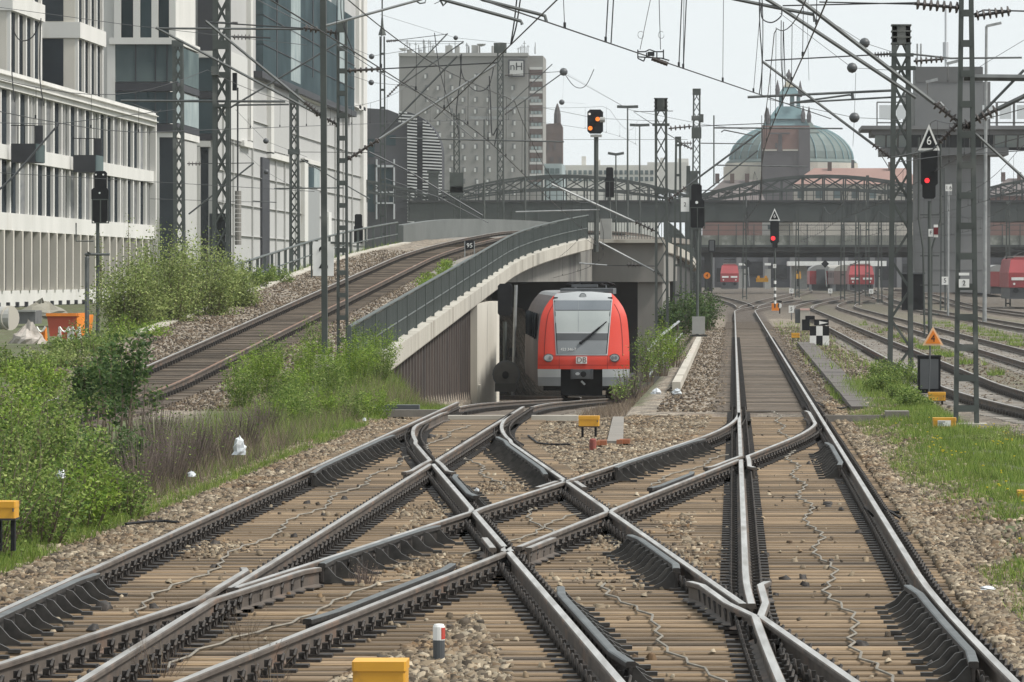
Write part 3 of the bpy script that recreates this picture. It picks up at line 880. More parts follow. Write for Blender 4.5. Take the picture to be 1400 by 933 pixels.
MB().bar((x0, YF - .08, PZ(308, YF)), (x1, YF - .08, PZ(308, YF)), .09).bar((x0, YF - .08, PZ(315, YF)), (x1, YF - .08, PZ(315, YF)), .07).build('handrail', M_iron, FB)
me = MB().box((0, 0, 2.6), (1.0, 1.0, 5.2)).mesh('column', M_irond)
for x in (-3, 23.5, 44): piece('column', me, FB, (x, YF + 3, .3))

# ------------------------------------------------------------------ station end far beyond
M_hall = mat('hall_dark', (.04, .042, .05), (.07, .073, .08), .08, .9, 0, 0, 1, (1, 1, 2))
M_pale = mat('pale_render', (.55, .54, .5), (.48, .47, .44), .2, .9)
ST = thing('station_hall', 'dark long station hall beneath and beyond the bridges', 'station building', (20, 870, 0))
MB().bb((-14, 870, -1), (140, 880, PZ(344, 870))).build('hall_front', M_hall, ST)
me = MB().box((0, 0, 3), (.8, .6, 6)).mesh('pillar', mat('hall_grey', (.16, .16, .165)))
for i in range(22): piece('pillar', me, ST, (-12 + i * 4.3, 869.6, .4))
me = MB().box((0, 0, 0), (2.6, .2, 2.2)).mesh('opening', M_black)
for i in range(20): piece('opening', me, ST, (-9.6 + i * 4.3 + random.uniform(-.6, .6), 869.8, random.uniform(1.2, 4.6)))
for (xa, xb, y0, y1, Yc, lb) in ((1077, 1146, 357.5, 363.5, 760, 'flat white platform roof left of the distant red coach'),
                                 (1150, 1212, 357, 364, 800, 'flat white platform roof behind the distant red locomotive'),
                                 (1010, 1020, 360, 363, 800, 'small white platform roof beside the black diamond sign'),
                                 (1046, 1054, 360, 363, 800, 'small white platform roof left of the red signal mast')):
    c = thing('platform_roof', lb, 'canopy', (PX((xa + xb) / 2, Yc), Yc + 1, .8))
    MB().bb((PX(xa, Yc), Yc, PZ(y1, Yc)), (PX(xb, Yc), Yc + 14, PZ(y0, Yc))).build('roof_slab', M_white, c)
    for u in (.15, .5, .85): MB().box((PX(xa + (xb - xa) * u, Yc), Yc + 4, 1.9), (.3, .3, 3.6)).build('post', M_grey, c)
t = thing('signal_hut', 'small grey hut under the white platform roof beyond the bridges', 'hut', (PX(1100, 770), 766, .8))
MB().bb((PX(1082, 762), 764, .6), (PX(1104, 762), 770, PZ(364, 762))).build('wall', M_grey, t)
MB().bb((PX(1090, 762), 763.9, 1.2), (PX(1093, 762), 764, 3.6)).build('door', M_black, t)
for (x, y, Yc, w, h, lb) in ((1042, 383, 620, 1.4, .8, 'yellow track machine between the far tracks left of the signal'), (1091, 378, 730, .8, 1.1, 'yellow cabinet beside the grey hut')):
    t = thing('yellow_equipment', lb, 'equipment', (PX(x, Yc), Yc, PZ(y, Yc) - h / 2))
    c = P(x, y, Yc)
    MB().box(c, (w, 1.2, h * .6)).build('body', M_yellow, t)
    MB().box(c + Vector((-w * .3, 0, h * .4)), (w * .2, .8, h * .4)).box(c + Vector((w * .3, 0, h * .4)), (w * .2, .8, h * .4)).build('post', M_yellow, t)

# ------------------------------------------------------------------ signal tower at right
M_tower = mat('tower_concrete', (.20, .203, .203), (.16, .163, .163), .12, .9, 0, .1, 2, (1, 1, .25), c3=(.13, .132, .132), s3=.15)
YT = 500.0
TW = thing('signal_tower', 'dark concrete signal tower with a wide glazed cabin and balcony at right', 'tower', (PX(1298, YT), YT, 0))
def xz(x, y, Yc=YT): return PX(x, Yc), PZ(y, Yc)
def blk(b, xa, ya, xb, yb, Yc, dep, mi=0):
    b.bb((PX(xa, Yc), Yc, PZ(yb, Yc)), (PX(xb, Yc), Yc + dep, PZ(ya, Yc)), mi); return b
blk(MB(), 1251, 92, 1344, 400, YT, 6).build('shaft', M_tower, TW)
blk(MB(), 1236, 128, 1250.8, 172, YT + 1, 4).build('side_wing', M_grey, TW)
blk(MB(), 1344.2, 112, 1354, 400, YT + 2, 4).build('side_wing', M_tower, TW)
blk(MB(), 1252, 91.4, 1343, 113, YT - .05, .04).build('parapet_band', mat('tower_dark', (.11, .112, .112)), TW)
blk(MB(), 1178, 172, 1420, 177, YT - 3, 13).build('balcony_slab', M_tower, TW)
blk(MB(), 1192, 177.2, 1420, 184.5, YT - 2.4, 12).build('balcony_beam', M_tower, TW)
b = MB(); xa, xb = PX(1192, YT - 2), PX(1420, YT - 2); z0, z1 = PZ(203, YT - 2), PZ(184.6, YT - 2)
b.prism([(YT - 2.2, z1), (YT + 6, z1), (YT + 6, z0), (YT - 1.2, z0)], xa + 1.0, xb, 'x')
b.build('cabin', M_glass, TW)
M_winp = mat('window_pale', (.34, .39, .39), (.24, .29, .30), .5, .5, spec=0)
for i in range(14):
    u = PX(1196 + i * 16.4, YT - 2)
    if not 3 <= i <= 9:
        MB().add([(u, YT - 2.25, z1 - .05), (u + .95, YT - 2.25, z1 - .05), (u + .95, YT - 1.3, z0 + .1), (u, YT - 1.3, z0 + .1)], [(0, 1, 2, 3)]).build('window_pane', M_winp, TW)
    MB().bar((u + 1.02, YT - 2.28, z1), (u + 1.02, YT - 1.3, z0), .1).build('mullion', M_tower, TW)
blk(MB(), 1204, 202, 1379, 212, YT - 1.6, 9).build('cabin_base', M_tower, TW)
for i in range(9):
    xa = 1199 + i * 23.5
    if 2 <= i <= 5: continue
    b = MB(); Yr = YT - 2.8
    for (p, q_) in (((xa, 140), (xa + 22, 140)), ((xa, 168), (xa + 22, 168)), ((xa, 140), (xa, 172)), ((xa + 22, 140), (xa + 22, 172))):
        b.bar(P(p[0], p[1], Yr), P(q_[0], q_[1], Yr), .12, up=(0, 1, 0))
    b.build('balcony_rail', M_tower, TW)
    b = MB(); b.bb((PX(xa + 3, Yr), Yr - .03, PZ(163, Yr)), (PX(xa + 19, Yr), Yr + .03, PZ(144, Yr))).build('glass_panel', mat('panel_pale', (.62, .65, .66), rough=.25), TW)
for i in range(7):
    y = 225 + i * 24
    blk(MB(), 1252, y, 1343, y + .8, YT - .03, .02).build('joint', mat('joint_dark', (.13, .13, .13)), TW)
b = MB(); b.tube([P(1293, 92, YT + 2), P(1293, 8, YT + 2)], .12, 6); b.tube([P(1293, 82, YT + 2), P(1293, 58, YT + 2)], .28, 8)
b.build('antenna_mast', mat('antenna_pale', (.5, .52, .54)), TW)
b = MB()
for x in (1254, 1259): b.tube([P(x, 92, YT + 1), P(x, 60, YT + 1)], .08, 5)
b.bar(P(1253, 75, YT + 1), P(1260, 75, YT + 1), .1); b.build('antenna_rack', M_galv, TW)

# ------------------------------------------------------------------ left: office block with white fins
M_fin = mat('fin_white_stone', (.62, .61, .58), (.54, .535, .505), .35, .85, 0, .05, 3, (1, 1, .3), c3=(.48, .46, .41), s3=.4, t3=.62)
M_beige = mat('wall_beige', (.56, .53, .465), (.48, .455, .40), .3, .85)
M_glass2 = mat('window_glass_blue', (.03, .045, .052), (.055, .08, .088), .15, .4, rnd=.35, spec=0)
M_glass3 = mat('window_glass_green', (.14, .18, .18), (.07, .095, .1), .2, .4, rnd=.3, spec=0)
M_bluegrey = mat('spandrel_slate', (.035, .036, .042), (.05, .052, .058), .3, .6, spec=.1)
XB = -42.0
OB = thing('office_building', 'white stone office block with rows of tall fins at far left', 'building', (XB, 330, 1))
def zB(y): return CAM_H + (VY - y) * 42 / 1002.5
MB().bb((-64, 284, -1), (XB - .42, 393, zB(98))).build('wall', M_bluegrey, OB)
for (ya, yb, pr) in ((94, 119, .0), (196, 216, -.1), (290, 314, -.06), (398, 420, -.12)):
    MB().bb((XB - .5, 284, zB(yb)), (XB + pr, 393.1, zB(ya))).build('cornice' if ya == 94 else 'floor_band', M_fin, OB)
for y in (100, 110): MB().bb((XB - .1, 284, zB(y + 1.2)), (XB + .2, 393.15, zB(y))).build('cornice_moulding', M_fin, OB)
MB().bb((-64, 392.6, -1), (XB + .05, 393.2, zB(98))).build('end_wall', M_fin, OB)
pit = 4.05
for fl, (ya, yb) in enumerate(((119, 196), (216, 290), (314, 398))):
    z0, z1 = zB(yb), zB(ya)
    dep = .24 if fl < 2 else .44
    me = MB().box((0, 0, (z1 - z0) / 2), (dep, .55, z1 - z0)).mesh('fin', M_fin if fl < 2 else M_beige)
    thin = MB().box((0, 0, (z1 - z0) / 2), (.16, .16, z1 - z0)).mesh('mullion', M_fin)
    gl = MB().box((0, 0, (z1 - z0) / 2), (.04, pit - .6, z1 - z0 - .02)).mesh('window_pane', M_glass if fl < 2 else M_bluegrey)
    gl2 = MB().box((0, 0, (z1 - z0) / 2), (.04, pit - .6, z1 - z0 - .02)).mesh('window_pane', mat('window_blind', (.10, .105, .11), (.17, .17, .165), .4, .6, 0, 0, 1, (1, 1, 4), .35))
    y = 287.0; k = 0
    while y < 392:
        piece('fin', me, OB, (XB - .42 + dep / 2, y, z0))
        if fl < 2:
            piece('window_pane', gl if random.random() < .72 else gl2, OB, (XB - .39, y + pit / 2, z0 + .01))
            if k % 4 == 1 and fl < 2: piece('mullion', thin, OB, (XB - .33, y + 2.1, z0))
        else: piece('window_pane', gl, OB, (XB - .41, y + pit / 2, z0 + .01))
        y += pit; k += 1
me = MB().box((0, 0, .5), (.5, .5, 1.3)).mesh('plinth_block', M_bluegrey)
y = 289
while y < 392: piece('plinth_block', me, OB, (XB - .2, y, zB(420) - .9)); y += pit
MB().bb((XB - .5, 284, -1), (XB - .15, 393, zB(420))).build('plinth', M_concg, OB)
for y0 in (313.5, 343.0):                                        # two dark balconies
    w = MB(); z = 9.35
    w.bb((XB + .1, y0, z), (XB + 1.5, y0 + .12, z + .95)).bb((XB + .1, y0 + 3.9, z), (XB + 1.5, y0 + 4.0, z + .95)).bb((XB + .1, y0, z - .12), (XB + 1.5, y0 + 4.0, z))
    bo = w.build('balcony', M_bluegrey, OB)
    MB().bb((XB + 1.5, y0, z - .1), (XB + 1.56, y0 + 4, z + .95)).build('side_glass', M_glass3, bo)
    MB().bb((XB + 1.0, y0 + 3.5, z + .95), (XB + 1.5, y0 + 3.6, z + 2.1)).build('screen', M_bluegrey, bo)
    MB().bar((XB + .1, y0, z + 2.0), (XB + 1.5, y0, z + 2.0), .05).bar((XB + 1.5, y0, z + .95), (XB + 1.5, y0, z + 2.0), .05).bar((XB + .5, y0, z + .95), (XB + .5, y0, z + 2.0), .04).bar((XB + .9, y0, z + .95), (XB + .9, y0, z + 2.0), .04).build('rail', M_black, bo)
# set-back upper storeys
def upper(y0, y1, Xs, floors, ztop, win):
    MB().bb((-62, y0, zB(98)), (Xs - .3, y1, ztop)).build('upper_wall', M_beige, OB)
    for (za, zc) in floors:
        MB().bb((Xs - 8, y0 - .12, zc - 1.05), (Xs + .08, y1 + .1, zc)).build('floor_band', M_fin, OB)
        n = int((y1 - y0) / 3.2)
        me = MB().box((0, 0, (zc - 1.05 - za) / 2), (.22, .5, zc - 1.05 - za)).mesh('fin', M_fin)
        gl = MB().box((0, 0, (zc - 1.05 - za) / 2), (.04, 2.6, zc - 1.07 - za)).mesh('window_pane', M_glass)
        for i in range(n + 1):
            yy = y0 + .3 + i * (y1 - y0 - .6) / n
            piece('fin', me, OB, (Xs - .2, yy, za))
            if i < n: piece('window_pane', gl, OB, (Xs - .28, yy + (y1 - y0) / n / 2, za + .01))
        for (xa, xb) in win:
            MB().bb((xa, y0 - .03, za + .05), (xb, y0 - .01, zc - 1.1)).build('window', M_glass, OB)
upper(322, 337, -43.0, ((zB(98), 19.5), (19.5, 24.2)), 25, ((-52, -45.6),))
upper(357, 371.5, -43.2, ((zB(98), 19.4), (19.4, 24)), 25, ((-50, -44.25),))

# white framed block with projecting glass bay
X2 = -41.6
GB = thing('glass_bay_building', 'white framed block with stacked dark glass bay behind the lattice mast at left', 'building', (X2, 410, 1))
Yg = 401.0
MB().bb((-64, Yg + .2, -1), (X2 - .2, 420, 30)).build('wall', M_fin, GB)
def front(xa, xb, ya, yb, m, nm, d=.1, Yc=Yg, par=GB):
    return MB().bb((PX(xa, Yc), Yc - d, PZ(yb, Yc)), (PX(xb, Yc), Yc + .15, PZ(ya, Yc))).build(nm, m, par)
front(150, 244, 52, 61, M_fin, 'white_frame', .5); front(147, 158, 61, 180, M_fin, 'white_frame', .3)
front(158, 239, 61, 112, M_glass3, 'glass_bay', .2); front(158, 239, 113, 125, M_bluegrey, 'spandrel', .3)
front(158, 239, 126, 169, M_glass2, 'glass_bay', .2); front(158, 239, 170, 181, M_bluegrey, 'spandrel', .3)
for x in (185, 212, 228): front(x, x + 1.6, 61, 112, M_bluegrey, 'mullion', .26); front(x, x + 1.6, 126, 169, M_bluegrey, 'mullion', .26)
for x in (157, 183, 208, 232): front(x, x + 9, -40, 52, M_fin, 'fin', .5)
for x in (166, 192, 217): front(x, x + 16, -40, 52, M_glass2, 'window_pane', .05)
front(206, 218, 181, 400, M_fin, 'pillar', .2); front(218, 237, 188, 400, M_glass, 'tall_window', .05); front(218, 239, 181, 188, M_fin, 'white_frame', .2)
def sidep(xa, xb, ya, yb, m, nm, d=.1, Xs=X2, par=GB):
    """panel on a wall that runs beside the tracks at x = Xs; ya/yb read at the xa edge"""
    Ya, Yb = Xs * F / (xa - VX), Xs * F / (xb - VX)
    return MB().bb((Xs - .2, Ya, PZ(yb, Ya)), (Xs + d, Yb, PZ(ya, Ya))).build(nm, m, par)
sidep(240, 270, 62, 112, M_glass3, 'glass_bay', .1); sidep(240, 270, 113, 122, M_bluegrey, 'spandrel', .14); sidep(240, 270, 125, 168, M_winp, 'glass_bay', .1)
sidep(240, 270, 169, 178, M_bluegrey, 'spandrel', .14); sidep(239.5, 270, 179, 188, M_fin, 'white_frame', .16); sidep(242, 268, 190, 400, mat('wall_grey_pale', (.44, .44, .42), (.39, .39, .375), .2, .85), 'side_wall', .06); sidep(240, 270, 52, 60, M_fin, 'white_frame', .2)

# long pale museum-like building with a big glass box
X3 = -41.0
M_wg = mat('wall_pale_grey', (.43, .43, .42), (.38, .38, .37), .12, .85, 0, .05, 2, (1, 1, .5))
PB = thing('pale_long_building', 'long pale grey building with a big dark glass box high on its wall', 'building', (X3, 500, 1))
MB().bb((-75, 431, -1), (X3 - .15, 606, 36)).build('wall', M_wg, PB)
sidep(352, 478, 98, -60, M_glass2, 'glass_box', .5, X3, PB)
for (xa, xb) in ((390, 403), (455, 464)): sidep(xa, xb, 110, -60, M_winp, 'glass_strip', .54, X3, PB)
for y in (60, 20): sidep(352, 478, y + 1.2, y, M_bluegrey, 'transom', .56, X3, PB)
for x in (370, 420, 438): sidep(x, x + .8, 106, -60, M_bluegrey, 'mullion', .57, X3, PB)
sidep(349, 480, 106, 97, M_bluegrey, 'sill', .6, X3, PB)
for (xa, xb, ya, yb) in ((339, 342, -60, 192), (330, 342, 192, 200), (367, 371, 105, 210), (367, 398, 208, 216), (398, 441, 121, 128), (413, 418, 218, 330), (413, 440, 216, 222), (488, 491, -40, 150), (476, 497, 138, 143), (494, 499, -60, 330)):
    sidep(xa, xb, ya, yb, M_fin, 'white_frame', .25, X3, PB)
for x in (306, 320, 346, 378, 390, 405, 447, 459, 470, 482): sidep(x, x + .35, 160, 390, mat('wall_joint', (.37, .37, .355)), 'wall_joint', .012, X3, PB)
for y in (150, 190, 232, 276, 320): sidep(300.5, 499, y, y + .5, mat('wall_joint', (.37, .37, .355)), 'wall_joint', .011, X3, PB)
sidep(315, 338, 70, 190, mat('recess_pale', (.52, .52, .5)), 'recess_panel', .02, X3, PB)
sidep(371, 397, 120, 206, mat('recess_grey', (.40, .40, .39)), 'recess_panel', .02, X3, PB)
sidep(358, 368, 215, 385, M_bluegrey, 'slot_window', .05, X3, PB)
sidep(419, 436, 258, 330, mat('panel_grey', (.27, .28, .28)), 'grey_panel', .08, X3, PB)
sidep(420, 428, 228, 256, M_glass2, 'window_pane', .08, X3, PB); sidep(428.5, 436, 228, 256, M_winp, 'window_pane', .08, X3, PB)
sidep(448, 452, 290, 378, mat('panel_white', (.62, .62, .6)), 'pier_strip', .1, X3, PB)
Yg3 = 431.0
for (ya, yb, m) in ((80, 125, M_glass2), (126, 135, M_bluegrey), (136, 183, M_glass2), (184, 192, M_bluegrey), (-40, 70, M_bluegrey)):
    front(271, 297, ya, yb, m, 'bay_window', .3, Yg3, PB)
front(268, 300, 70, 79, M_fin, 'white_frame', .4, Yg3, PB); front(268, 274, 200, 400, M_fin, 'white_frame', .4, Yg3, PB); front(268, 288, 193, 201, M_fin, 'white_frame', .4, Yg3, PB); front(275, 285, 202, 400, M_glass, 'tall_window', .1, Yg3, PB)

# dark building with the curved louvred corner
YD = 640.0
LB_ = thing('louvred_building', 'dark grey building with a curved corner of white louvres', 'building', (PX(555, YD), YD, 1))
M_dg = mat('wall_dark_grey', (.075, .075, .082), (.055, .055, .06), .2, .7)
MB().prism([(PX(480, YD), 0), (PX(557, YD), 0), (PX(557, YD), PZ(166, YD)), (PX(548, YD), PZ(157, YD)), (PX(530, YD), PZ(150, YD)), (PX(500, YD), PZ(148, YD)), (PX(480, YD), PZ(148, YD))], YD, YD + 8).build('wall', M_dg, LB_)
xs0, xs1 = PX(557, YD), PX(604, YD); zlo, zhi = PZ(305, YD), PZ(152, YD)
prof = [(PX(545, YD), zhi)] + [(PX(545, YD) + (xs1 - PX(545, YD)) * math.sin(a), PZ(212, YD) + (zhi - PZ(212, YD)) * math.cos(a)) for a in np.linspace(0, math.pi / 2, 12)] + [(xs1, zlo), (PX(545, YD), zlo)]
MB().prism([(x, z) for x, z in prof[1:]], YD + .3, YD + 6).build('curved_wall', M_bluegrey, LB_)
zc_, ax, az = PZ(212, YD), xs1 - PX(545, YD), zhi - PZ(212, YD)
M_louv = mat('louvre_white', (.66, .67, .66), (.58, .59, .58), .4, .6)
i = 0
z = zhi - .1
while z > zlo:
    xe = xs1 if z < zc_ else PX(545, YD) + ax * math.sqrt(max(0, 1 - ((z - zc_) / az) ** 2))
    x0 = xs0 if z < PZ(166, YD) else max(PX(545, YD), xe - 4.2)
    if xe - x0 > .3:
        for (a, b) in ((x0, min(xe, PX(570, YD))), (PX(578, YD), xe)):
            if b - a > .1: MB().bar((a, YD - .1, z), (b, YD - .1, z - (b - x0) * .10 + (a - x0) * .10 if False else z - .12), .5, .16).build('louvre', M_louv, LB_)
    z -= .37
for (xa, xb, ya, yb) in ((514, 516, 218, 300), (538, 540, 218, 300), (514, 540, 226, 229), (514, 540, 262, 264), (514, 540, 277, 279)):
    front(xa, xb, ya, yb, mat('white_lattice', (.5, .52, .53)), 'stair_frame', .4, YD, LB_)
for (xa, xb, ya, yb) in ((528, 541, 185, 199), (503, 512, 190, 215), (520, 536, 230, 258), (502, 512, 225, 290), (530, 537, 268, 276)): front(xa, xb, ya, yb, M_glass2, 'window', .05, YD, LB_)

# hotel tower
YN = 1000.0
M_nh = mat('hotel_grey', (.245, .24, .225), (.215, .21, .197), .1, .9, 0, 0, 1, (.4, 1, 3))
NH = thing('hotel_tower', 'tall grey hotel tower with small square windows and a roof sign', 'building', (PX(633, YN), YN, 0))
def nfront(xa, xb, ya, yb, m, nm, d=.1): return front(xa, xb, ya, yb, m, nm, d, YN, NH)
MB().bb((PX(545.5, YN), YN + .16, -1), (PX(722, YN), YN + 20, PZ(74, YN))).build('wall', M_nh, NH)
MB().bb((PX(722.3, YN), YN + 1.5, -1), (PX(742, YN), YN + 18, PZ(76, YN))).build('side_wing', M_nh, NH)
nfront(545, 722.5, 72.5, 77, mat('hotel_coping', (.32, .315, .3)), 'coping', .2)
wm = MB().box((0, 0, 0), (.8, .12, .9)).mesh('window', M_winp)
wd = MB().box((0, 0, 0), (.55, .12, .95)).mesh('window', mat('hotel_pane', (.12, .125, .125)))
M_curt = mat('curtain_white', (.5, .5, .485))
wc = MB().box((0, -.03, -.1), (.34, .1, .72)).mesh('curtain', M_curt)
for r_ in range(12):
    for c in range(10):
        x = 583 + c * 17.0 if c < 8 else 0
        if not x or x > 715: continue
        y = 104 + r_ * 16.0
        if r_ == 0 and c % 2: continue
        o = piece('window', wd, NH, P(x, y, YN) + Vector((0, .02, 0)))
        w = piece('curtain', wc, NH, P(x + random.choice((-1.6, 1.6)), y, YN)); w.parent = o; w.location = P(x + random.choice((-1.6, 1.6)), y, YN) - P(x, y, YN)
for r_ in range(10):
    y = 104 + r_ * 16.2
    for (a, b, m, nm) in ((y - 12, y - 8.6, M_curt, 'white_band'), (y - 8.4, y - 1, M_brick, 'brick_band')):
        front(724, 741.6, a, b, m, nm, .1, YN + 1.3, NH)
    for k in range(3): front(726 + k * 5, 729.5 + k * 5, y - .6, y + 3.6, M_winp, 'window', .1, YN + 1.3, NH)
sg = thing('hotel_sign', 'square white roof sign with dark NH letters on the hotel tower', 'sign', P(706, 104, YN - .4))
MB().box(P(706, 93.5, YN - .4), (3.05, .3, 3.2)).build('frame', M_bluegrey, sg)
MB().box(P(706, 93.5, YN - .6), (2.5, .1, 2.65)).build('panel', M_curt, sg)
text('lettering', 'nH', P(706, 91.5, YN - .68), 2.0, M_black, sg)
b = MB()
rr = random.Random(3)
def nroof(nm, m, b): return b.build(nm, m, NH)
for (x, w, h) in ((558, 3.2, 3.0), (590, 2.0, 2.2), (612, 4.5, 8.5), (624, 2.5, 8.0), (648, 4.5, 9), (672, 1.2, 8)):
    nroof('roof_unit', M_grey, MB().bb((PX(x - w, YN), YN + 3, PZ(73, YN)), (PX(x + w, YN), YN + 6, PZ(73 - h - 3, YN))))
nroof('dish', M_curt, MB().lathe([(.01, 0), (.5, .15), (.8, .5)], P(551, 70, YN + 2), 10))
nroof('dish', M_grey, MB().lathe([(.01, 0), (.6, .15), (.9, .5)], P(658, 64, YN + 2), 10))
b = MB()
for i in range(34):
    x = rr.choice((rr.uniform(553, 600), rr.uniform(600, 660), rr.uniform(703, 732))); h = rr.uniform(6, 20)
    b.tube([P(x, 74, YN + 4), P(x, 74 - h, YN + 4)], .07, 4)
    if rr.random() < .5: b.bar(P(x - 2, 74 - h * .8, YN + 4), P(x + 2, 74 - h * .8, YN + 4), .1)
b.bar(P(553, 60, YN + 4), P(634, 60, YN + 4), .08)
b.build('aerials', M_galv, NH, kind='stuff')

# brick tower beside the hotel
YS = 1120.0
BT = thing('brick_tower', 'dark brick church tower with a stump spire right of the hotel', 'tower', (PX(756, YS), YS, 0))
blk(MB(), 742, 174, 769, 300, YS, 5).build('tower_wall', M_brick, BT)
MB().prism([(PX(742, YS), PZ(174, YS)), (PX(769, YS), PZ(174, YS)), (PX(766, YS), PZ(168, YS)), (PX(746, YS), PZ(170, YS))], YS, YS + 5).build('roof', M_brick, BT)
MB().lathe([(.75, 0), (.7, 3.0), (.45, 4.2), (.1, 5.2)], P(762, 176, YS + 2), 8).build('turret', mat('slate_dark', (.07, .06, .06)), BT)
for (x, y, w, h) in ((748, 195, 3, 10), (757, 195, 3, 10), (752, 215, 5, 6), (764, 215, 3, 9)): blk(MB(), x, y, x + w, y + h, YS - .08, .1).build('window', mat('slate_dark', (.07, .06, .06)), BT)
for (x0, x1, y0, y1, Yc, m, lb) in ((744, 768, 224, 262, 900, M_winp, 'pale glazed block at the foot of the brick tower'), (768, 898, 226, 262, 1150, M_pale, 'long pale low building on the skyline right of the brick tower')):
    t = thing('distant_building', lb, 'building', (PX((x0 + x1) / 2, Yc), Yc, 0))
    MB().bb((PX(x0, Yc), Yc, -1), (PX(x1, Yc), Yc + 20, PZ(y0, Yc))).build('wall', m, t)
    n = int((x1 - x0) / 7)
    me = MB().box((0, 0, 0), (.7, .1, .9)).mesh('window', M_glass3)
    for i in range(n):
        for k in range(2): piece('window', me, t, P(x0 + 4 + i * 7, y0 + 10 + k * 9, Yc - .05))
    if x1 > 800:
        for (x, h, w) in ((798, 12, 6), (819, 7, 3), (905, 10, 5)): blk(MB(), x - w / 2, y0 - h, x + w / 2, y0 + .1, Yc + 4, 2).build('roof_vent', M_pale, t)
t = thing('distant_building', 'flat pale building between the lattice mast and the dome', 'building', (PX(917, 1200), 1200, 0))
blk(MB(), 885, 222, 941, 262, 1200, 15).build('wall', M_pale, t); blk(MB(), 926, 217, 941, 222, 1203, 8).build('roof_box', M_pale, t)

# palace with the green glass dome
M_cop = mat('copper_green', (.105, .14, .13), (.082, .115, .11), .25, .7, c3=(.14, .175, .162), s3=.15)
M_copd = mat('copper_blue', (.10, .18, .20), (.13, .22, .235), .3, .6)
M_sand = mat('sandstone_red', (.19, .105, .085), (.14, .085, .072), .15, .9)
M_sandd = mat('stone_dark', (.06, .055, .058), (.08, .073, .076), .2, .9)
M_sandp = mat('stone_pale', (.46, .43, .37), (.38, .36, .32), .2, .9)
YC = 1250.0
DP = thing('domed_palace', 'palace with a wide green dome behind a red stone tower with lantern', 'building', (PX(1080, YC), YC, 0))
cx, rw = PX(1082, YC + 18), PX(1166, YC + 18) - PX(1082, YC + 18)
zd0, zd1 = PZ(222, YC + 18), PZ(168, YC + 18)
prof = [(rw * 1.06, zd0 - .3), (rw * 1.06, zd0), (rw * 1.0, zd0 + .6)] + [(rw * math.cos(a), zd0 + .6 + (zd1 - zd0) * .92 * math.sin(a)) for a in np.linspace(.05, 1.35, 9)]
MB().lathe(prof, (cx, YC + 18, 0), 32).build('dome', M_cop, DP)
b = MB()
for k in range(32):
    a0 = 2 * math.pi * k / 32
    pts = [(cx + (r_ + .12) * math.cos(a0), YC + 18 + (r_ + .12) * math.sin(a0), z) for r_, z in prof[2:]]
    b.tube(pts, .16, 4)
b.build('dome_ribs', M_copd, DP)
MB().lathe([(rw * 1.08, 0), (rw * 1.08, zd0 - .3)], (cx, YC + 18, 0), 32).build('drum', M_sandp, DP)
tx0, tx1 = 1041, 1107
blk(MB(), tx0, 172, tx1, 300, YC - 6, 8).build('tower_wall', M_sand, DP)
blk(MB(), tx0 - .3, 206, tx1 + .3, 300, YC - 6.3, 8).build('tower_base', M_sandd, DP)
blk(MB(), 1092, 174, 1107.5, 300, YC - 6.5, 8).build('corner_pier', M_sandd, DP)
for (x, w, ya, yb) in ((1064, 5, 184, 208), (1060, 3, 196, 203)): blk(MB(), x, ya, x + w, yb, YC - 6.4, .2).build('window', M_sandd, DP)
blk(MB(), 1042, 204.5, 1062, 206.5, YC - 6.6, .4).build('cornice', M_sandp, DP); blk(MB(), 1070, 204.5, 1091, 206.5, YC - 6.6, .4).build('cornice', M_sandp, DP)
blk(MB(), 1050, 181.5, 1080, 183.5, YC - 6.6, .4).build('pediment', M_sandd, DP)
def pyr(xa, xb, ya, yb, xc, xd, m, nm, Yc=YC - 2, dp=3.0):
    za, zb2 = PZ(yb, Yc), PZ(ya, Yc)
    lo = [(PX(xa, Yc), Yc - dp, za), (PX(xb, Yc), Yc - dp, za), (PX(xb, Yc), Yc + dp, za), (PX(xa, Yc), Yc + dp, za)]
    k = dp * (xd - xc) / (xb - xa)
    hi = [(PX(xc, Yc), Yc - k, zb2), (PX(xd, Yc), Yc - k, zb2), (PX(xd, Yc), Yc + k, zb2), (PX(xc, Yc), Yc + k, zb2)]
    return MB().add(lo + hi, [(0, 1, 5, 4), (1, 2, 6, 5), (2, 3, 7, 6), (3, 0, 4, 7), (4, 5, 6, 7)]).build(nm, m, DP)
pyr(1042, 1106, 163, 172.2, 1050, 1100, M_copd, 'roof'); pyr(1050, 1100, 146, 163.2, 1063, 1094, M_copd, 'roof'); pyr(1100, 1120, 163, 182, 1100, 1106, M_cop, 'roof')
for (a, b_) in ((1065, 1071), (1080, 1086), (1089, 1094)): blk(MB(), a, 131, b_, 147, YC - 3, 2).build('lantern_column', M_copd, DP)
pyr(1063, 1095, 119, 131, 1071, 1086, M_copd, 'lantern_roof', YC - 2, 2); pyr(1071, 1087, 110, 119.3, 1076, 1081, mat('gilt_dull', (.3, .28, .22)), 'lantern_cap', YC - 2, 1.2)
MB().tube([P(1078.5, 112, YC - 2), P(1078.5, 100, YC - 2), P(1078.5, 95, YC - 2)], [.5, .4, .1], 6).ball(P(1078.5, 103, YC - 2), .7).build('finial', M_sandd, DP)
for x, ya in ((1048, 147), (1050, 150), (1098, 147), (1106, 148), (1063, 124), (1094, 125)):
    MB().lathe([(.45, 0), (.55, 1.6), (.3, 2.6), (.05, 3.8)], P(x, ya + 20 if x in (1048, 1050, 1098, 1106) else ya + 8, YC - 5), 6).build('pinnacle', M_sandd, DP)
for (x, y, h, w) in ((988, 232, 9, 24), ):
    blk(MB(), 989, 228, 1041, 262, YC + 6, 8).build('side_wing', M_sandp, DP)
blk(MB(), 1164, 219, 1168, 232, YC + 4, 2).build('chimney', M_sandd, DP)
M_tile = mat('roof_tile_red', (.25, .155, .13), (.21, .13, .11), .2, .9, 0, .1, 3)
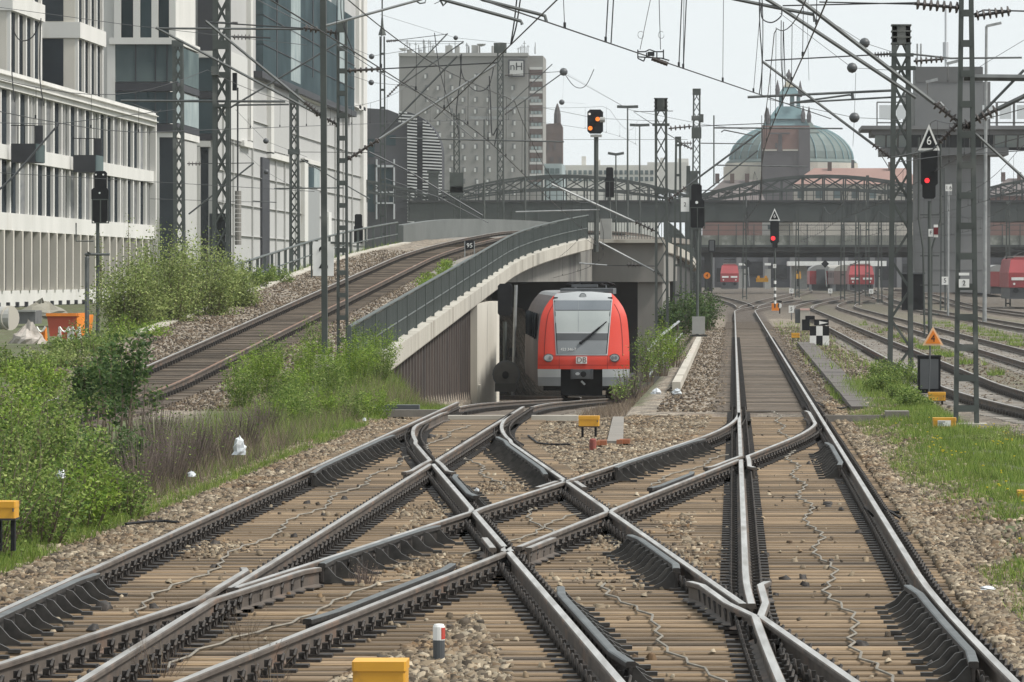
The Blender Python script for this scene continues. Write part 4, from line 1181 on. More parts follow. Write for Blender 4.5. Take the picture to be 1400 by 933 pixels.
M_slate = mat('roof_slate', (.13, .11, .105), (.10, .088, .085), .2, .9)
for (xa, xb, ya, yb, Yc, m, lb) in ((1085, 1252, 229, 252, 900, M_tile, 'red tiled roof in front of the green dome'), (960, 1042, 245, 275, 880, M_slate, 'low dark slate roof left of the dome tower'),
                                    (1352, 1440, 243, 268, 900, M_slate, 'dark roofed houses on the skyline at the right edge')):
    t = thing('distant_roofed_building', lb, 'building', (PX((xa + xb) / 2, Yc), Yc, 0))
    x0, x1 = PX(xa, Yc), PX(xb, Yc); z0, z1 = PZ(yb, Yc), PZ(ya, Yc)
    MB().bb((x0, Yc, -1), (x1, Yc + 14, z0)).build('wall', M_sandp if m is M_tile else M_sand, t)
    MB().add([(x0 - .5, Yc - .6, z0), (x1 + .5, Yc - .6, z0), (x1 - 1, Yc + 7, z1), (x0 + 3.5, Yc + 7, z1), (x0 - .5, Yc + 14.6, z0), (x1 + .5, Yc + 14.6, z0)], [(0, 1, 2, 3), (3, 2, 5, 4), (0, 3, 4), (1, 5, 2)]).build('roof', m, t)
    for i in range(int((x1 - x0) / 3)): MB().box((x0 + 1.2 + i * 3, Yc - .02, z0 - 1.6), (1.1, .1, 1.5)).build('window', M_glass3, t)
    for u in ((.3, .8) if m is not M_slate else (.25, .5, .75)): MB().box((x0 + (x1 - x0) * u, Yc + 6, z1 + .2), (.7, .7, 1.6)).build('chimney', M_brick, t)
for (xa, xb, ya, yb, Yc, m, lb) in ((984, 1008, 303, 322, 905, M_brick, 'red brick house seen between the two bridges'), (1009, 1054, 303, 318, 910, M_pale, 'white house seen between the two bridges')):
    t = thing('distant_building', lb, 'building', (PX((xa + xb) / 2, Yc), Yc, 0))
    MB().bb((PX(xa, Yc), Yc, -1), (PX(xb, Yc), Yc + 8, PZ(ya - 6, Yc))).build('wall', m, t)
    for i in range(4): MB().box(P(xa + 4 + i * (xb - xa - 6) / 3, (ya + yb) / 2, Yc - .04), (.6, .1, .8)).build('window', M_glass3, t)
# ------------------------------------------------------------------ the red suburban train coming out of the underpass
M_red = mat('train_red', (.62, .05, .027), (.55, .043, .023), .8, .36, c3=(.42, .04, .024), s3=1.2, t3=.62)
M_lgrey = mat('train_light_grey', (.42, .44, .445), (.35, .37, .38), 1.5, .45)
M_mgrey = mat('train_mid_grey', (.20, .215, .225), (.16, .175, .185), 1.5, .5)
M_dgrey = mat('train_dark_grey', (.06, .065, .07), (.08, .085, .09), 1.5, .5)
M_blind = mat('train_blind', (.38, .41, .40), (.33, .36, .355), .8, .25, spec=.4)
M_hood = mat('train_glass_top', (.17, .19, .21), (.13, .15, .165), 1, .2)
YT0 = 180.0; TCX = PX(797.5, YT0)
def zp(y): return PZ(y, YT0)
TR = thing('suburban_train', 'bright red suburban train head on under the concrete flyover', 'train', (TCX, YT0 + 12, zD(YT0) - .1))
prof_w = [(527, 62.5), (505, 63), (470, 62.5), (455, 61.5), (440, 60), (430, 58), (420, 53.5), (412, 48), (405, 42), (401, 37), (399.6, 30), (399, 0)]
kx = YT0 / F
def halfw(z):
    pts = [(zp(y), w * kx) for y, w in prof_w]
    for (z0, w0), (z1, w1) in zip(pts[:-1], pts[1:]):
        if z <= z1: 
            t_ = (z - z0) / (z1 - z0) if z1 != z0 else 0
            return w0 + (w1 - w0) * max(0, min(1, t_))
    return 0.02
def yf(X, Z):
    rk = max(0, Z - zp(490)) * .30 + max(0, Z - zp(440)) ** 2 * .25
    return YT0 + rk + .30 * (abs(X - TCX) / 1.52) ** 3
def front_strip(za, zb, ua, ub, m, nm, off=0.0, nu=12, nz=4, par=TR):
    """patch of the nose between two heights; ua, ub are fractions of the half width or functions of z"""
    vs = []
    for j in range(nz + 1):
        z = za + (zb - za) * j / nz
        a = ua(z) if callable(ua) else ua * halfw(z); b = ub(z) if callable(ub) else ub * halfw(z)
        for i in range(nu + 1):
            X = TCX + a + (b - a) * i / nu
            vs.append((X, yf(X, z) - off, z))
    fs = [(j * (nu + 1) + i, j * (nu + 1) + i + 1, (j + 1) * (nu + 1) + i + 1, (j + 1) * (nu + 1) + i) for j in range(nz) for i in range(nu)]
    return MB().add(vs, fs).build(nm, m, par, smooth=True)
sh = MB()
lev = [zp(y) for y, w in prof_w]
for (za, zb) in zip(lev[:-1], lev[1:]):
    for sgn in (-1, 1):
        wa, wb = max(halfw(za), .02) * sgn, max(halfw(zb), .02) * sgn
        if zb > lev[-1] - .01: wb = 0.02 * sgn
        a, b = Vector((TCX + wa, yf(TCX + wa, za), za)), Vector((TCX + wb, yf(TCX + wb, zb), zb))
        k = 3 if za >= zp(406) else (2 if sgn < 0 else 0)  # roof faces take a darker grey than the roof front
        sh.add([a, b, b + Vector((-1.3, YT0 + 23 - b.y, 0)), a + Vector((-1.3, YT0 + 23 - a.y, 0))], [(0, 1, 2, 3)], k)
body = sh.build('car_body', [M_red, M_lgrey, mat('train_side_shade', (.11, .085, .08), (.08, .065, .062), 1.2, .8), mat('train_roof_grey', (.24, .245, .245), (.17, .175, .175), 1.2, .7)], TR)  # shade on the car's left side is put into its brown-grey colour
front_strip(zp(505), zp(401), -1, 1, M_red, 'red_nose', 0, 16, 20)
front_strip(zp(412), zp(399.2), lambda z: -min(41 * kx, halfw(z)), lambda z: min(38 * kx, halfw(z)), M_lgrey, 'roof_front', .01, 12, 6)
front_strip(zp(516), zp(505), -1, lambda z: -31 * kx, M_lgrey, 'white_stripe'); front_strip(zp(516), zp(505), lambda z: 26 * kx, 1, M_lgrey, 'white_stripe')
front_strip(zp(528), zp(516), -1, lambda z: -31 * kx, M_mgrey, 'skirt'); front_strip(zp(528), zp(516), lambda z: 26 * kx, 1, M_mgrey, 'skirt')
def wl(y): return -40.5 + (y - 411) / 74 * 4.6
def wr(y): return 37.5 - (y - 411) / 74 * 6
def yz(z): return 378 + (2.6 - z) / kx
L_ = lambda e: (lambda z: (wl(yz(z)) + e) * kx)
R_ = lambda e: (lambda z: (wr(yz(z)) + e) * kx)
front_strip(zp(486), zp(409.5), L_(-1.8), R_(1.6), M_lgrey, 'windscreen_frame', .012, 10, 8)
front_strip(zp(484.5), zp(465), L_(.4), R_(-.4), M_mgrey, 'number_panel', .022)
front_strip(zp(465.2), zp(456), L_(0), R_(0), M_dgrey, 'windscreen', .022)
front_strip(zp(456), zp(454), L_(0), R_(0), M_lgrey, 'blind_edge', .024)
front_strip(zp(454), zp(424.5), L_(0), R_(0), M_blind, 'sun_blind', .022)
front_strip(zp(424.5), zp(411), L_(0), R_(0), M_hood, 'windscreen', .022)
for y in (424.5, 465): front_strip(zp(y + .5), zp(y - .5), L_(0), R_(0), M_dgrey, 'seal', .027)
front_strip(zp(484), zp(411), L_(-.4), L_(.7), M_black, 'seal', .027); front_strip(zp(484), zp(411), R_(-.7), R_(.4), M_black, 'seal', .027)
front_strip(zp(454), zp(411), lambda z: -7.4 * kx, lambda z: -7 * kx, M_mgrey, 'screen_joint', .03, 2)
def tp(x, y, off=.05):
    X = PX(x, YT0); Z = zp(y); return Vector((X, yf(X, Z) - off, Z))
for ya_ in (499.5, 486.8): front_strip(zp(ya_ + .25), zp(ya_ - .25), -.97 if ya_ > 490 else L_(-12), .97 if ya_ > 490 else R_(12), mat('seam_red', (.2, .02, .015)), 'panel_seam', .006)
for s_ in (-1, 1): front_strip(zp(505), zp(487), lambda z, s=s_: (s * 33 - .25) * kx, lambda z, s=s_: (s * 33 + .25) * kx, mat('seam_red', (.2, .02, .015)), 'panel_seam', .006, 2)
for s_ in (-1, 1): front_strip(zp(487), zp(416), lambda z, s=s_: s * halfw(z) - .012 - s * .22, lambda z, s=s_: s * halfw(z) + .012 - s * .22, mat('seam_red', (.2, .02, .015)), 'panel_seam', .006, 2, 10)
MB().tube([tp(793.5, 469, .09), tp(829, 440, .09)], .02, 5).build('wiper', M_black, TR)
MB().tube([tp(795, 468, .11), tp(820, 447.5, .11)], .035, 5).ball(tp(793.5, 469, .06), .05).build('wiper_arm', M_black, TR)
def disc(b, c, rx, rz, n=16, mi=0, d=.03):
    vs = [c + Vector((rx * math.cos(2 * math.pi * k / n), 0, rz * math.sin(2 * math.pi * k / n))) for k in range(n)]
    b.add(vs + [v + Vector((0, d, 0)) for v in vs], [tuple(range(n))] + [(k, (k + 1) % n, (k + 1) % n + n, k + n) for k in range(n)], mi); return b
for sx, x in ((-1, 750), (1, 840)):
    h = disc(MB(), tp(x, 489.6, .03), 7.3 * kx, 5.8 * kx, d=.12).build('headlight', M_dgrey, TR)
    disc(MB(), tp(x, 489.6, .045), 6.0 * kx, 4.6 * kx).build('lens', M_lgrey, h)
    b = MB()
    for dx, m in ((-2.6, 0), (1.8, 1)): disc(b, tp(x + dx, 489.6, .06), 2.1 * kx, 2.6 * kx, 10, m)
    b.build('lamp', [mat('lamp_pink', (.7, .35, .3), rough=.2), M_mgrey] if sx < 0 else [M_mgrey, M_mgrey], h)
b = MB(); disc(b, tp(796, 405.5, .02), 4.8 * kx, 4.8 * kx); r_ = b.build('top_lamp', M_mgrey, TR)
disc(MB(), tp(796, 405.5, .035), 3.7 * kx, 3.7 * kx).build('lens', M_lgrey, r_)
for x in (758.5, 833.5): MB().box(tp(x, 407.4, .02), (6 * kx, .04, 1.6 * kx)).build('grille', M_black, TR)
MB().box(tp(795, 492.6, .02), (15 * kx, .03, 9.6 * kx)).build('logo_panel', M_white, TR)
text('logo_lettering', 'DB', tp(795, 492.7, .04), 10.5 * kx, M_sand, TR)
text('number_lettering', '423 346-7', tp(777, 478, .06), 5.2 * kx, M_white, TR)
b = MB(); b.box(tp(794.5, 520, -.5), (57 * kx, .1, 42 * kx)); b.build('coupler_recess', M_black, TR)
b = MB(); b.box(tp(795, 511.5, .12), (24 * kx, .4, 13 * kx)); b.box(tp(782, 511.5, .0), (3.5 * kx, .3, 14 * kx)); b.box(tp(809, 511.5, .0), (3.5 * kx, .3, 14 * kx)); b.build('coupler', M_dgrey, TR)
b = MB(); disc(b, tp(798, 511.5, .4), 4 * kx, 4 * kx); b.build('coupler_cone', M_black, TR)
disc(MB(), tp(790, 511, .36), 3 * kx, 2 * kx).build('coupler_face', M_lgrey, TR)
MB().tube([tp(795, 521, .25), tp(800, 526, .25)], .035, 5).build('hose', M_lgrey, TR)
MB().bb((TCX - 1.35, YT0 + .6, zD(180) + .25), (TCX + 1.35, YT0 + 22, zp(526))).build('underframe', M_black, TR)
for yy in (YT0 + 3, YT0 + 5.2):
    for s in (-1, 1):
        MB().prism([(yy + .42 * math.cos(a), zD(yy) + .42 + .42 * math.sin(a)) for a in np.linspace(0, 2 * math.pi, 17)[:-1]], TCX + s * .75 - .07, TCX + s * .75 + .07, 'x').build('wheel', M_steel, TR)
for s in (-1,):
    for i in range(5): MB().bb((TCX - i * .215 - .22 + s * 1.505, YT0 + 3 + i * 3.8, zp(465)), (TCX - i * .215 - .22 + s * 1.545, YT0 + 5.6 + i * 3.8, zp(430))).build('side_window', M_glass, TR)
z0 = zp(399)
b = MB(); b.bb((TCX - .9, YT0 + 4, z0 - .1), (TCX + .9, YT0 + 9, z0 + .10)).bb((TCX - .55, YT0 + 5, z0 + .14), (TCX + .35, YT0 + 5.4, z0 + .24)); b.build('roof_equipment', M_dgrey, TR)
b = MB()
for s in (-.55, .55): b.tube([(TCX + s, YT0 + 9, z0 + .08), (TCX + s * .9, YT0 + 11, z0 + .2), (TCX + s * .6, YT0 + 9.4, z0 + .27)], .03, 5)
b.tube([(TCX - .85, YT0 + 9.4, z0 + .22), (TCX - .6, YT0 + 9.4, z0 + .3), (TCX + .6, YT0 + 9.4, z0 + .3), (TCX + .85, YT0 + 9.4, z0 + .22)], .03, 5)
b.build('pantograph', M_black, TR)

# ------------------------------------------------------------------ distant red locomotives and coaches beyond the bridges
M_loco = mat('loco_red', (.33, .045, .05), (.26, .04, .045), .6, .5)
M_lfr = mat('loco_roof', (.19, .17, .16), (.25, .23, .21), .5, .8)
def loco(label, xa, xb, ytop, ybot, Yc, yaw_len=17, coach=None, window=True):
    k = Yc / F; cx = PX((xa + xb) / 2, Yc); w = (xb - xa) * k; z0, z1 = PZ(ybot, Yc), PZ(ytop, Yc); h = z1 - z0
    t = thing('locomotive', label, 'locomotive', (cx, Yc, z0))
    q = [(-.5, .27), (.5, .27), (.5, .62), (.43, .93), (.30, .985), (-.30, .985), (-.43, .93), (-.5, .62)]
    fr = [(cx + a * w, z0 + b * h) for a, b in q]
    vs = []
    for (X, Z) in fr: vs.append((X, Yc + (.55 if Z > z0 + .7 * h else 0), Z))
    for (X, Z) in fr: vs.append((X, Yc + yaw_len, Z))
    n = len(fr)
    MB().add(vs, [(i, (i + 1) % n, (i + 1) % n + n, i + n) for i in range(n)] + [(0, 1, 2, 7), (7, 2, 3, 6), (6, 3, 4, 5)]).build('body', M_loco, t)
    MB().bb((cx - .36 * w, Yc + .8, z1 - .02 * h), (cx + .36 * w, Yc + yaw_len - 1, z1 + .02 * h)).build('roof', M_lfr, t)
    for s in (-1, 1):
        MB().add([(cx + s * .03 * w, Yc + .22, z0 + .655 * h), (cx + s * .40 * w, Yc + .22, z0 + .655 * h), (cx + s * .35 * w, Yc + .5, z0 + .90 * h), (cx + s * .03 * w, Yc + .5, z0 + .90 * h)], [(0, 1, 2, 3)]).build('cab_window', M_mgrey, t)
        MB().bb((cx + s * .06 * w, Yc - .04, z0 + .44 * h), (cx + s * .42 * w, Yc - .01, z0 + .51 * h)).build('white_stripe', M_white, t)
        disc(MB(), Vector((cx + s * .34 * w, Yc - .06, z0 + .355 * h)), .1, .1).build('headlight', M_white, t)
        MB().tube([(cx + s * .3 * w, Yc - .5, z0 + .2 * h), (cx + s * .3 * w, Yc, z0 + .2 * h)], [.24, .12], 8).build('buffer', M_black, t)
    MB().bb((cx - .46 * w, Yc + .1, z0), (cx + .46 * w, Yc + yaw_len - .5, z0 + .265 * h)).build('underframe', M_dgrey, t)
    b = MB(); zz = z1 + .02 * h
    b.tube([(cx - .3 * w, Yc + 3, zz), (cx + .1 * w, Yc + 4, zz + .5), (cx - .2 * w, Yc + 3, zz + .55)], .06, 4); b.bar((cx - .3 * w, Yc + 3, zz + .55), (cx + .3 * w, Yc + 3, zz + .55), .09)
    b.build('pantograph', M_black, t)
    return t
def coach(label, xa, xb, ytop, ybot, Yc, L, m1, m2, dx=0, door=True):
    k = Yc / F; cx = PX((xa + xb) / 2, Yc); w = (xb - xa) * k; z0, z1 = PZ(ybot, Yc), PZ(ytop, Yc); h = z1 - z0
    t = thing('railway_coach', label, 'railway coach', (cx, Yc, z0))
    def ex(poly, nm, m, y0, y1):
        n = len(poly); vs = [(cx + a * w, y0, z0 + b * h) for a, b in poly] + [(cx + a * w + dx, y1, z0 + b * h) for a, b in poly]
        return MB().add(vs, [(i, (i + 1) % n, (i + 1) % n + n, i + n) for i in range(n)] + [tuple(range(n))[::-1], tuple(range(n, 2 * n))]).build(nm, m, t)
    ex([(-.5, .25), (.5, .25), (.5, .76), (-.5, .76)], 'body', m1, Yc, Yc + L)
    ex([(-.5, .762)] + [(.5 * -math.cos(a), .762 + .235 * math.sin(a)) for a in np.linspace(.1, math.pi - .1, 9)] + [(.5, .762)], 'roof', m2, Yc, Yc + L)
    ex([(-.42, 0), (.42, 0), (.42, .248), (-.42, .248)], 'underframe', M_dgrey, Yc + .3, Yc + L)
    if door: ex([(-.2, .2), (.2, .2), (.2, .82), (-.2, .82)], 'gangway', M_dgrey, Yc - .4, Yc - .01)
    else:
        for i in range(int(L / 4)):
            for s in (-1, 1):
                y = Yc + 1.5 + i * 4
                MB().bb((cx + s * .5 * w + dx * (y - Yc) / L - .03, y, z0 + .5 * h), (cx + s * .5 * w + dx * (y - Yc) / L + .03, y + 2.2, z0 + .7 * h)).build('window', M_glass, t)
    return t
loco('distant red locomotive with white stripes, left of the black diamond sign', 985, 1010, 361, 395, 760)
loco('distant red locomotive with white stripes, right of the red ended coach', 1160.5, 1195, 361.5, 399, 640, 16)
coach('pale roofed coach behind the right distant red locomotive', 1140, 1172, 362, 398, 672, 40, mat('coach_grey_red', (.17, .12, .115), (.2, .15, .14), .3, .8), mat('coach_roof_pale', (.38, .36, .32), (.32, .3, .27), .3, .8), -1.0, False)
coach('distant red coach end with dark gangway door and rounded grey roof', 1107, 1137, 362, 398, 690, 24, M_loco, mat('coach_roof', (.28, .28, .275), (.23, .23, .22), .4, .7))
loco('red locomotive cut by the right edge of the view', 1379, 1426, 351, 409, 460, 16)
coach('long red double deck coach behind the locomotive at the right edge', 1351, 1381, 362, 402, 560, 50, mat('coach_red_dull', (.26, .05, .055), (.21, .05, .05), .3, .7), mat('coach_roof', (.28, .28, .275)), -.5, False)
# ------------------------------------------------------------------ catenary masts
def gz(x, y): return ground_z(x, y)
def insulator(parent, p, q, n=5, r=.075, nm='insulator'):
    p, q = Vector(p), Vector(q); d = (q - p); L = d.length; d.normalize()
    Mx = d.to_track_quat('Z', 'Y').to_matrix()
    b = MB(); pr = [(.03, 0)]
    for i in range(n):
        z = L * (i + .5) / n
        pr += [(.03, z - L * .03), (r, z - L * .012), (r * .9, z + L * .03), (.03, z + L * .05)]
    pr.append((.03, L))
    t = MB().lathe(pr, (0, 0, 0), 8)
    return b.add([p + Mx @ Vector(v) for v in t.v], t.f).build(nm, M_insul, parent, smooth=False)
def seg3(par, p, q, r, m, nm, n=6): return MB().tube([p, q], r, n).build(nm, m, par)
def lattice_mast(label, xb, xt, Y, wb, wt, ytop, leg, z0=None, solid=0, zig=None, pan=None, plates=(), grp='lattice catenary masts', finial=None, back=True):
    """four-legged riveted mast; xb/xt are measured across the picture at foot and head"""
    X0, X1 = PX(xb, Y), PX(xt, Y); z0 = gz(X0, Y) if z0 is None else z0; z1 = PZ(ytop, Y)
    t = thing('lattice_mast', label, 'catenary mast', (X0, Y, z0), grp)
    dp = max(.3, wb * .8)
    def at(u, sx, sy):
        w = wb + (wt - wb) * u
        return Vector((X0 + (X1 - X0) * u + sx * (w / 2 - leg / 2), Y + sy * dp / 2, z0 + (z1 - z0) * u))
    for sx in (-1, 1):
        for sy in (-1, 1):
            a, b = at(0, sx, sy), at(1, sx, sy)
            MB().bar(a, b, leg, .03 if sy < 0 else leg, up=(0, 1, 0)).bar(a + Vector((sx * (leg / 2 - .015), -sy * .05, 0)), b + Vector((sx * (leg / 2 - .015), -sy * .05, 0)), .03, .1, up=(0, 1, 0)).build('leg', M_mast, t)
    H = z1 - z0; pan = pan or wb * 1.15
    n = max(3, int(H / pan))
    q = MB(); th = max(.035, leg * .42)
    for i in range(n):
        u0, u1 = i / n, (i + 1) / n
        if solid and u0 > 1 - solid: continue
        for sy in ((-1, 1) if back else (-1,)):
            if zig is not None and u0 < zig:
                s = 1 if i % 2 else -1
                q.bar(at(u0, s, sy), at(u1, -s, sy), th, .012, up=(0, 1, 0))
            else:
                q.bar(at(u0, -1, sy), at(u1, 1, sy), th, .012, up=(0, 1, 0)); q.bar(at(u0, 1, sy) + Vector((0, .014, 0)), at(u1, -1, sy) + Vector((0, .014, 0)), th, .012, up=(0, 1, 0))
        for sx in (-1, 1):
            s = 1 if i % 2 else -1
            q.bar(at(u0, sx, s), at(u1, sx, -s), .012, th, up=(0, 1, 0))
    q.build('bracing', M_mast, t)
    b = MB()
    if solid:
        u = 1 - solid
        for sy in (-1, 1):
            a = at(u, 0, sy); c = at(1, 0, sy)
            b.box((a + c) / 2, (wt * .98, .03, c.z - a.z))
        for k in range(4): b.box(at(1 - solid * k / 3.2, 0, 0), (wt * 1.12, dp * 1.1, .04))
    for yp, ww, hh in plates:
        u = (PZ(yp, Y) - z0) / H
        b.box(at(u, 0, -1) - Vector((0, .04, 0)), (ww, .04, hh))
    if b.v: b.build('gusset_plate', M_mast, t)
    MB().box((X0, Y, z0 - .15), (wb * 1.5, dp * 1.5, .5)).build('foundation', M_conc, t)
    if finial:
        MB().lathe([(.02, 0), (.3, .05), (.2, .35), (.09, .7), (.06, finial)], at(1, 0, 0), 8).build('finial', M_mast, t)
    return t
def ladder_mast(label, xb, xt, Y, wb, wt, ytop, leg, step, z0=None, grp='narrow batten catenary masts', cap=True):
    X0, X1 = PX(xb, Y), PX(xt, Y); z0 = gz(X0, Y) if z0 is None else z0; z1 = PZ(ytop, Y)
    t = thing('ladder_mast', label, 'catenary mast', (X0, Y, z0), grp)
    def at(u, s): return Vector((X0 + (X1 - X0) * u + s * (wb + (wt - wb) * u - leg) / 2, Y, z0 + (z1 - z0) * u))
    for s in (-1, 1):
        a, c = at(0, s), at(1, s)
        o = Vector((s * (leg / 2 - .012), 0, 0)); f = Vector((0, .09, 0))
        MB().bar(a + o, c + o, .024, .18, up=(0, 1, 0)).bar(a - f, c - f, leg, .02, up=(0, 1, 0)).bar(a + f, c + f, leg, .02, up=(0, 1, 0)).build('channel', M_mast, t)
    z = z0 + .35
    while z < z1 - .1:
        u = (z - z0) / (z1 - z0)
        MB().box((at(u, -1) + at(u, 1)) / 2 - Vector((0, .105, 0)), (wb + (wt - wb) * u - leg, .014, .12)).build('batten', M_mast, t)
        MB().box((at(u, -1) + at(u, 1)) / 2 + Vector((0, .105, 0)), (wb + (wt - wb) * u - leg, .014, .12)).build('batten', M_mast, t)
        z += step
    if cap: MB().box((at(1, -1) + at(1, 1)) / 2 - Vector((0, 0, .15)), (wt * 1.02, .26, .3)).build('cap', M_mast, t)
    MB().box((X0, Y, z0 - .12), (wb * 1.6, .7, .4)).build('foundation', M_conc, t)
    return t
def cantilever(mast, Y, root, tip, tie=None, r=.045, ins=.16, ir=None, m=None, dY=0):
    """bracket tube from the mast to its tip, with rod insulators at the mast end; pixels at depth Y"""
    m = m or M_tubed; a, b = P(root[0], root[1], Y), P(tip[0], tip[1], Y + dY)
    k = a + (b - a) * ins
    tb = seg3(mast, k, b, r, m, 'cantilever_tube')
    insulator(tb, a, k, 6, ir or r * 2.1)
    if tie:
        c, d = P(tie[0], tie[1], Y), P(tie[2], tie[3], Y + dY); k2 = c + (d - c) * ins
        tt = seg3(mast, k2, d, r * .5, M_wire, 'tie_rod'); insulator(tt, c, k2, 6, ir or r * 2.0)
    return tb
def arm(mast, pts, Y, r=.028, m=None, nm='registration_arm'):
    return MB().tube([P(x, y, Y) for x, y in pts], r, 6).build(nm, m or M_tubed, mast)

# right side
m11 = lattice_mast('tall lattice mast with solid head standing in weeds right of the middle track', 1231, 1232, 151, .72, .50, 35, .13, solid=.055, zig=.42, pan=.80, plates=((76, .68, .1), (94, .8, .12)))
cantilever(m11, 151, (1218, 216), (1042, 84), (1219, 74, 1046, 83), .042, .14)
arm(m11, ((1022, 133), (1219, 124)), 151, .04); arm(m11, ((1080, 141), (1240, 132)), 151, .03); arm(m11, ((1165, 131), (1161, 130), (1080, 141)), 151, .03)
arm(m11, ((1165, 128), (1166, 136)), 151, .05)
arm(m11, ((1245, 74), (1300, 80), (1397, 79)), 151, .03); insulator(m11, P(1249, 84, 151), P(1290, 81, 151), 6, .1)
m12 = ladder_mast('tall batten mast carrying number plate 2 beside the yellow boxes on the grass at right', 1321, 1321, 99.5, .47, .25, -45, .085, .56)
cantilever(m12, 99.5, (1322, 176), (1086, -6), None, .045, .19)
arm(m12, ((1040, -6), (1066, 10), (1253, 134)), 99.5, .04); arm(m12, ((1000, -2), (1063, 11), (1112, 20), (1114, 30)), 99.5, .036)
arm(m12, ((1120, 3), (1250, 6)), 99.5, .014, M_wire); arm(m12, ((1070, 8), (1250, 4)), 99.5, .014, M_wire); insulator(m12, P(1250, 5, 99.5), P(1312, 11, 99.5), 7, .11)
cantilever(m12, 99.5, (1322, 176), (1400, 96), None, .03, .06)
cantilever(m12, 99.5, (1318, 172), (1420, 122), None, .05, .45)
arm(m12, ((1330, 20), (1345, 14), (1420, 16)), 99.5, .016, M_wire); insulator(m12, P(1332, 22, 99.5), P(1382, 15, 99.5), 6, .1)
arm(m12, ((1318, 106), (1420, 107)), 99.5, .07); arm(m12, ((1328, 178), (1420, 262)), 99.5, .03)
arm(m12, ((1310, 167), (1275, 205), (1218, 216)), 99.5, .018); insulator(m12, P(1310, 168, 99.5), P(1283, 196, 99.5), 5, .07)
arm(m12, ((1310, 168), (1285, 140)), 99.5, .03, M_galv)
def plate(parent, x, y, Y, w, h, s=None, tsize=.7, m=None, tm=None, nm='number_plate', d=.02, sx=.9):
    c = P(x, y, Y); o = MB().box(c, (w, d, h)).build(nm, m or M_white, parent)
    if s:
        tt = text('lettering', s, c - Vector((0, d / 2 + .004, 0)), h * tsize, tm or M_black, parent, sx=sx)
        tt.parent = o; tt.location = c - Vector((0, d / 2 + .004, 0)) - org(o)
    return o
plate(m12, 1318, 387.5, 99.2, .19, .155, '2', .85)
MB().box(P(1318, 375, 99.2), (.19, .02, .05)).build('white_plate', M_white, m12)
# behind the train, middle
m8 = lattice_mast('stout lattice mast with solid rivetted head right of the flyover portal', 905, 903.5, 235, .60, .54, 135, .11, z0=-.3, solid=.05, zig=.47, pan=.80, plates=((171, .75, .12), (262, .6, .25)))
cantilever(m8, 235, (900, 318), (754, 252), None, .055, .22, m=M_galv)
cantilever(m8, 235, (906, 377), (819, 331), None, .05, .14, m=M_galv)
arm(m8, ((792, 360), (830, 363)), 235, .04, M_galv); insulator(m8, P(857, 362, 235), P(876, 363, 235), 4, .12); arm(m8, ((830, 363), (895, 364)), 235, .02, M_wire)
arm(m8, ((705, 290), (820, 287)), 235, .04, M_galv)
cantilever(m8, 235, (912, 275), (1040, 180), None, .05, .2)
arm(m8, ((892, 170), (866, 153), (920, 152)), 235, .02)
insulator(m8, P(914, 176, 235), P(945, 173, 235), 5, .12); arm(m8, ((945, 173), (1045, 169)), 235, .02, M_wire)
arm(m8, ((975, 175), (1152, 176)), 235, .04); arm(m8, ((986, 181), (990, 178), (1030, 186)), 235, .03); arm(m8, ((912, 183), (940, 200)), 235, .02)
m9 = lattice_mast('slender lattice mast with equipment on its head behind the caged signal', 951, 952.5, 330, .62, .46, 125, .10, z0=-.2, pan=.62, plates=((126, .5, .4), (162, .62, .3), (182, .6, .7)), solid=0)
MB().box(P(959, 162, 330), (.25, .3, .5)).build('equipment_box', M_mast, m9)
l10 = ladder_mast('first batten mast right of the stout lattice mast', 926, 927, 270, .48, .30, 187, .11, 1.5, z0=-.2)
insulator(l10, P(929, 196, 270), P(946, 196, 270), 4, .12); insulator(l10, P(930, 197, 270), P(947, 204, 270), 4, .1); arm(l10, ((958, 196), (1030, 197)), 270, .03)
l11 = ladder_mast('second, shorter batten mast just left of the caged signal', 941, 941, 290, .46, .2, 227, .10, 1.5, z0=-.2)
cantilever(l11, 290, (938, 283), (1036, 206), None, .045, .1)
for (x, ys_, Yc, lb) in ((976, 158, 300, 'thin pole with short arm before the left side of the dome'), ):
    t = thing('thin_pole', lb, 'pole', P(x, 255, Yc)); MB().tube([P(x, 255, Yc), P(x, ys_, Yc)], .045, 6).build('pole', M_mast, t); arm(t, ((976, 226), (1105, 228)), Yc, .04)
# left side
m1 = lattice_mast('biggest lattice mast at left, rising out of the view before the pale building', 303, 303, 185, .62, .56, -70, .14, z0=.9, pan=.85, plates=((62, .55, .3), (103, .62, .2), (145, .5, .1)))
cantilever(m1, 185, (325, 32), (280, 30), None, .03)
arm(m1, ((316, 50), (370, 52)), 185, .03, M_wire); insulator(m1, P(318, 51, 185), P(343, 51, 185), 5, .1)
MB().tube([P(325, 120, 185), P(325, 262, 185)], .03, 5).build('weight_cable', M_wire, m1)
wt_ = MB()
for i in range(12): wt_.lathe([(.02, 0), (.11, 0), (.11, .14), (.02, .14)], P(325.5, 335, 185) + Vector((0, 0, .155 * i)), 10)
wt_.build('balance_weight', M_concg, m1)
MB().box(P(298, 330, 185.6), (.55, .5, 1.9)).build('balance_weight_stack', M_dgrey, m1)
MB().box(P(294, 97, 184.6), (.25, .25, .3)).build('pulley_box', M_mast, m1)
MB().box(P(321, 112, 184.6), (.14, .3, .6)).build('pulley', M_black, m1)
arm(m1, ((314, 148), (460, 60)), 185, .035); arm(m1, ((165, 138), (390, 139)), 185, .05); arm(m1, ((178, 141), (215, 155), (220, 150)), 185, .025); arm(m1, ((320, 144), (395, 143)), 185, .035)
m2 = lattice_mast('lattice mast standing before the stacked glass bay at far left', 246, 243, 290, .62, .55, 56, .15, z0=1.2, pan=.72, plates=((60, .6, .35),))
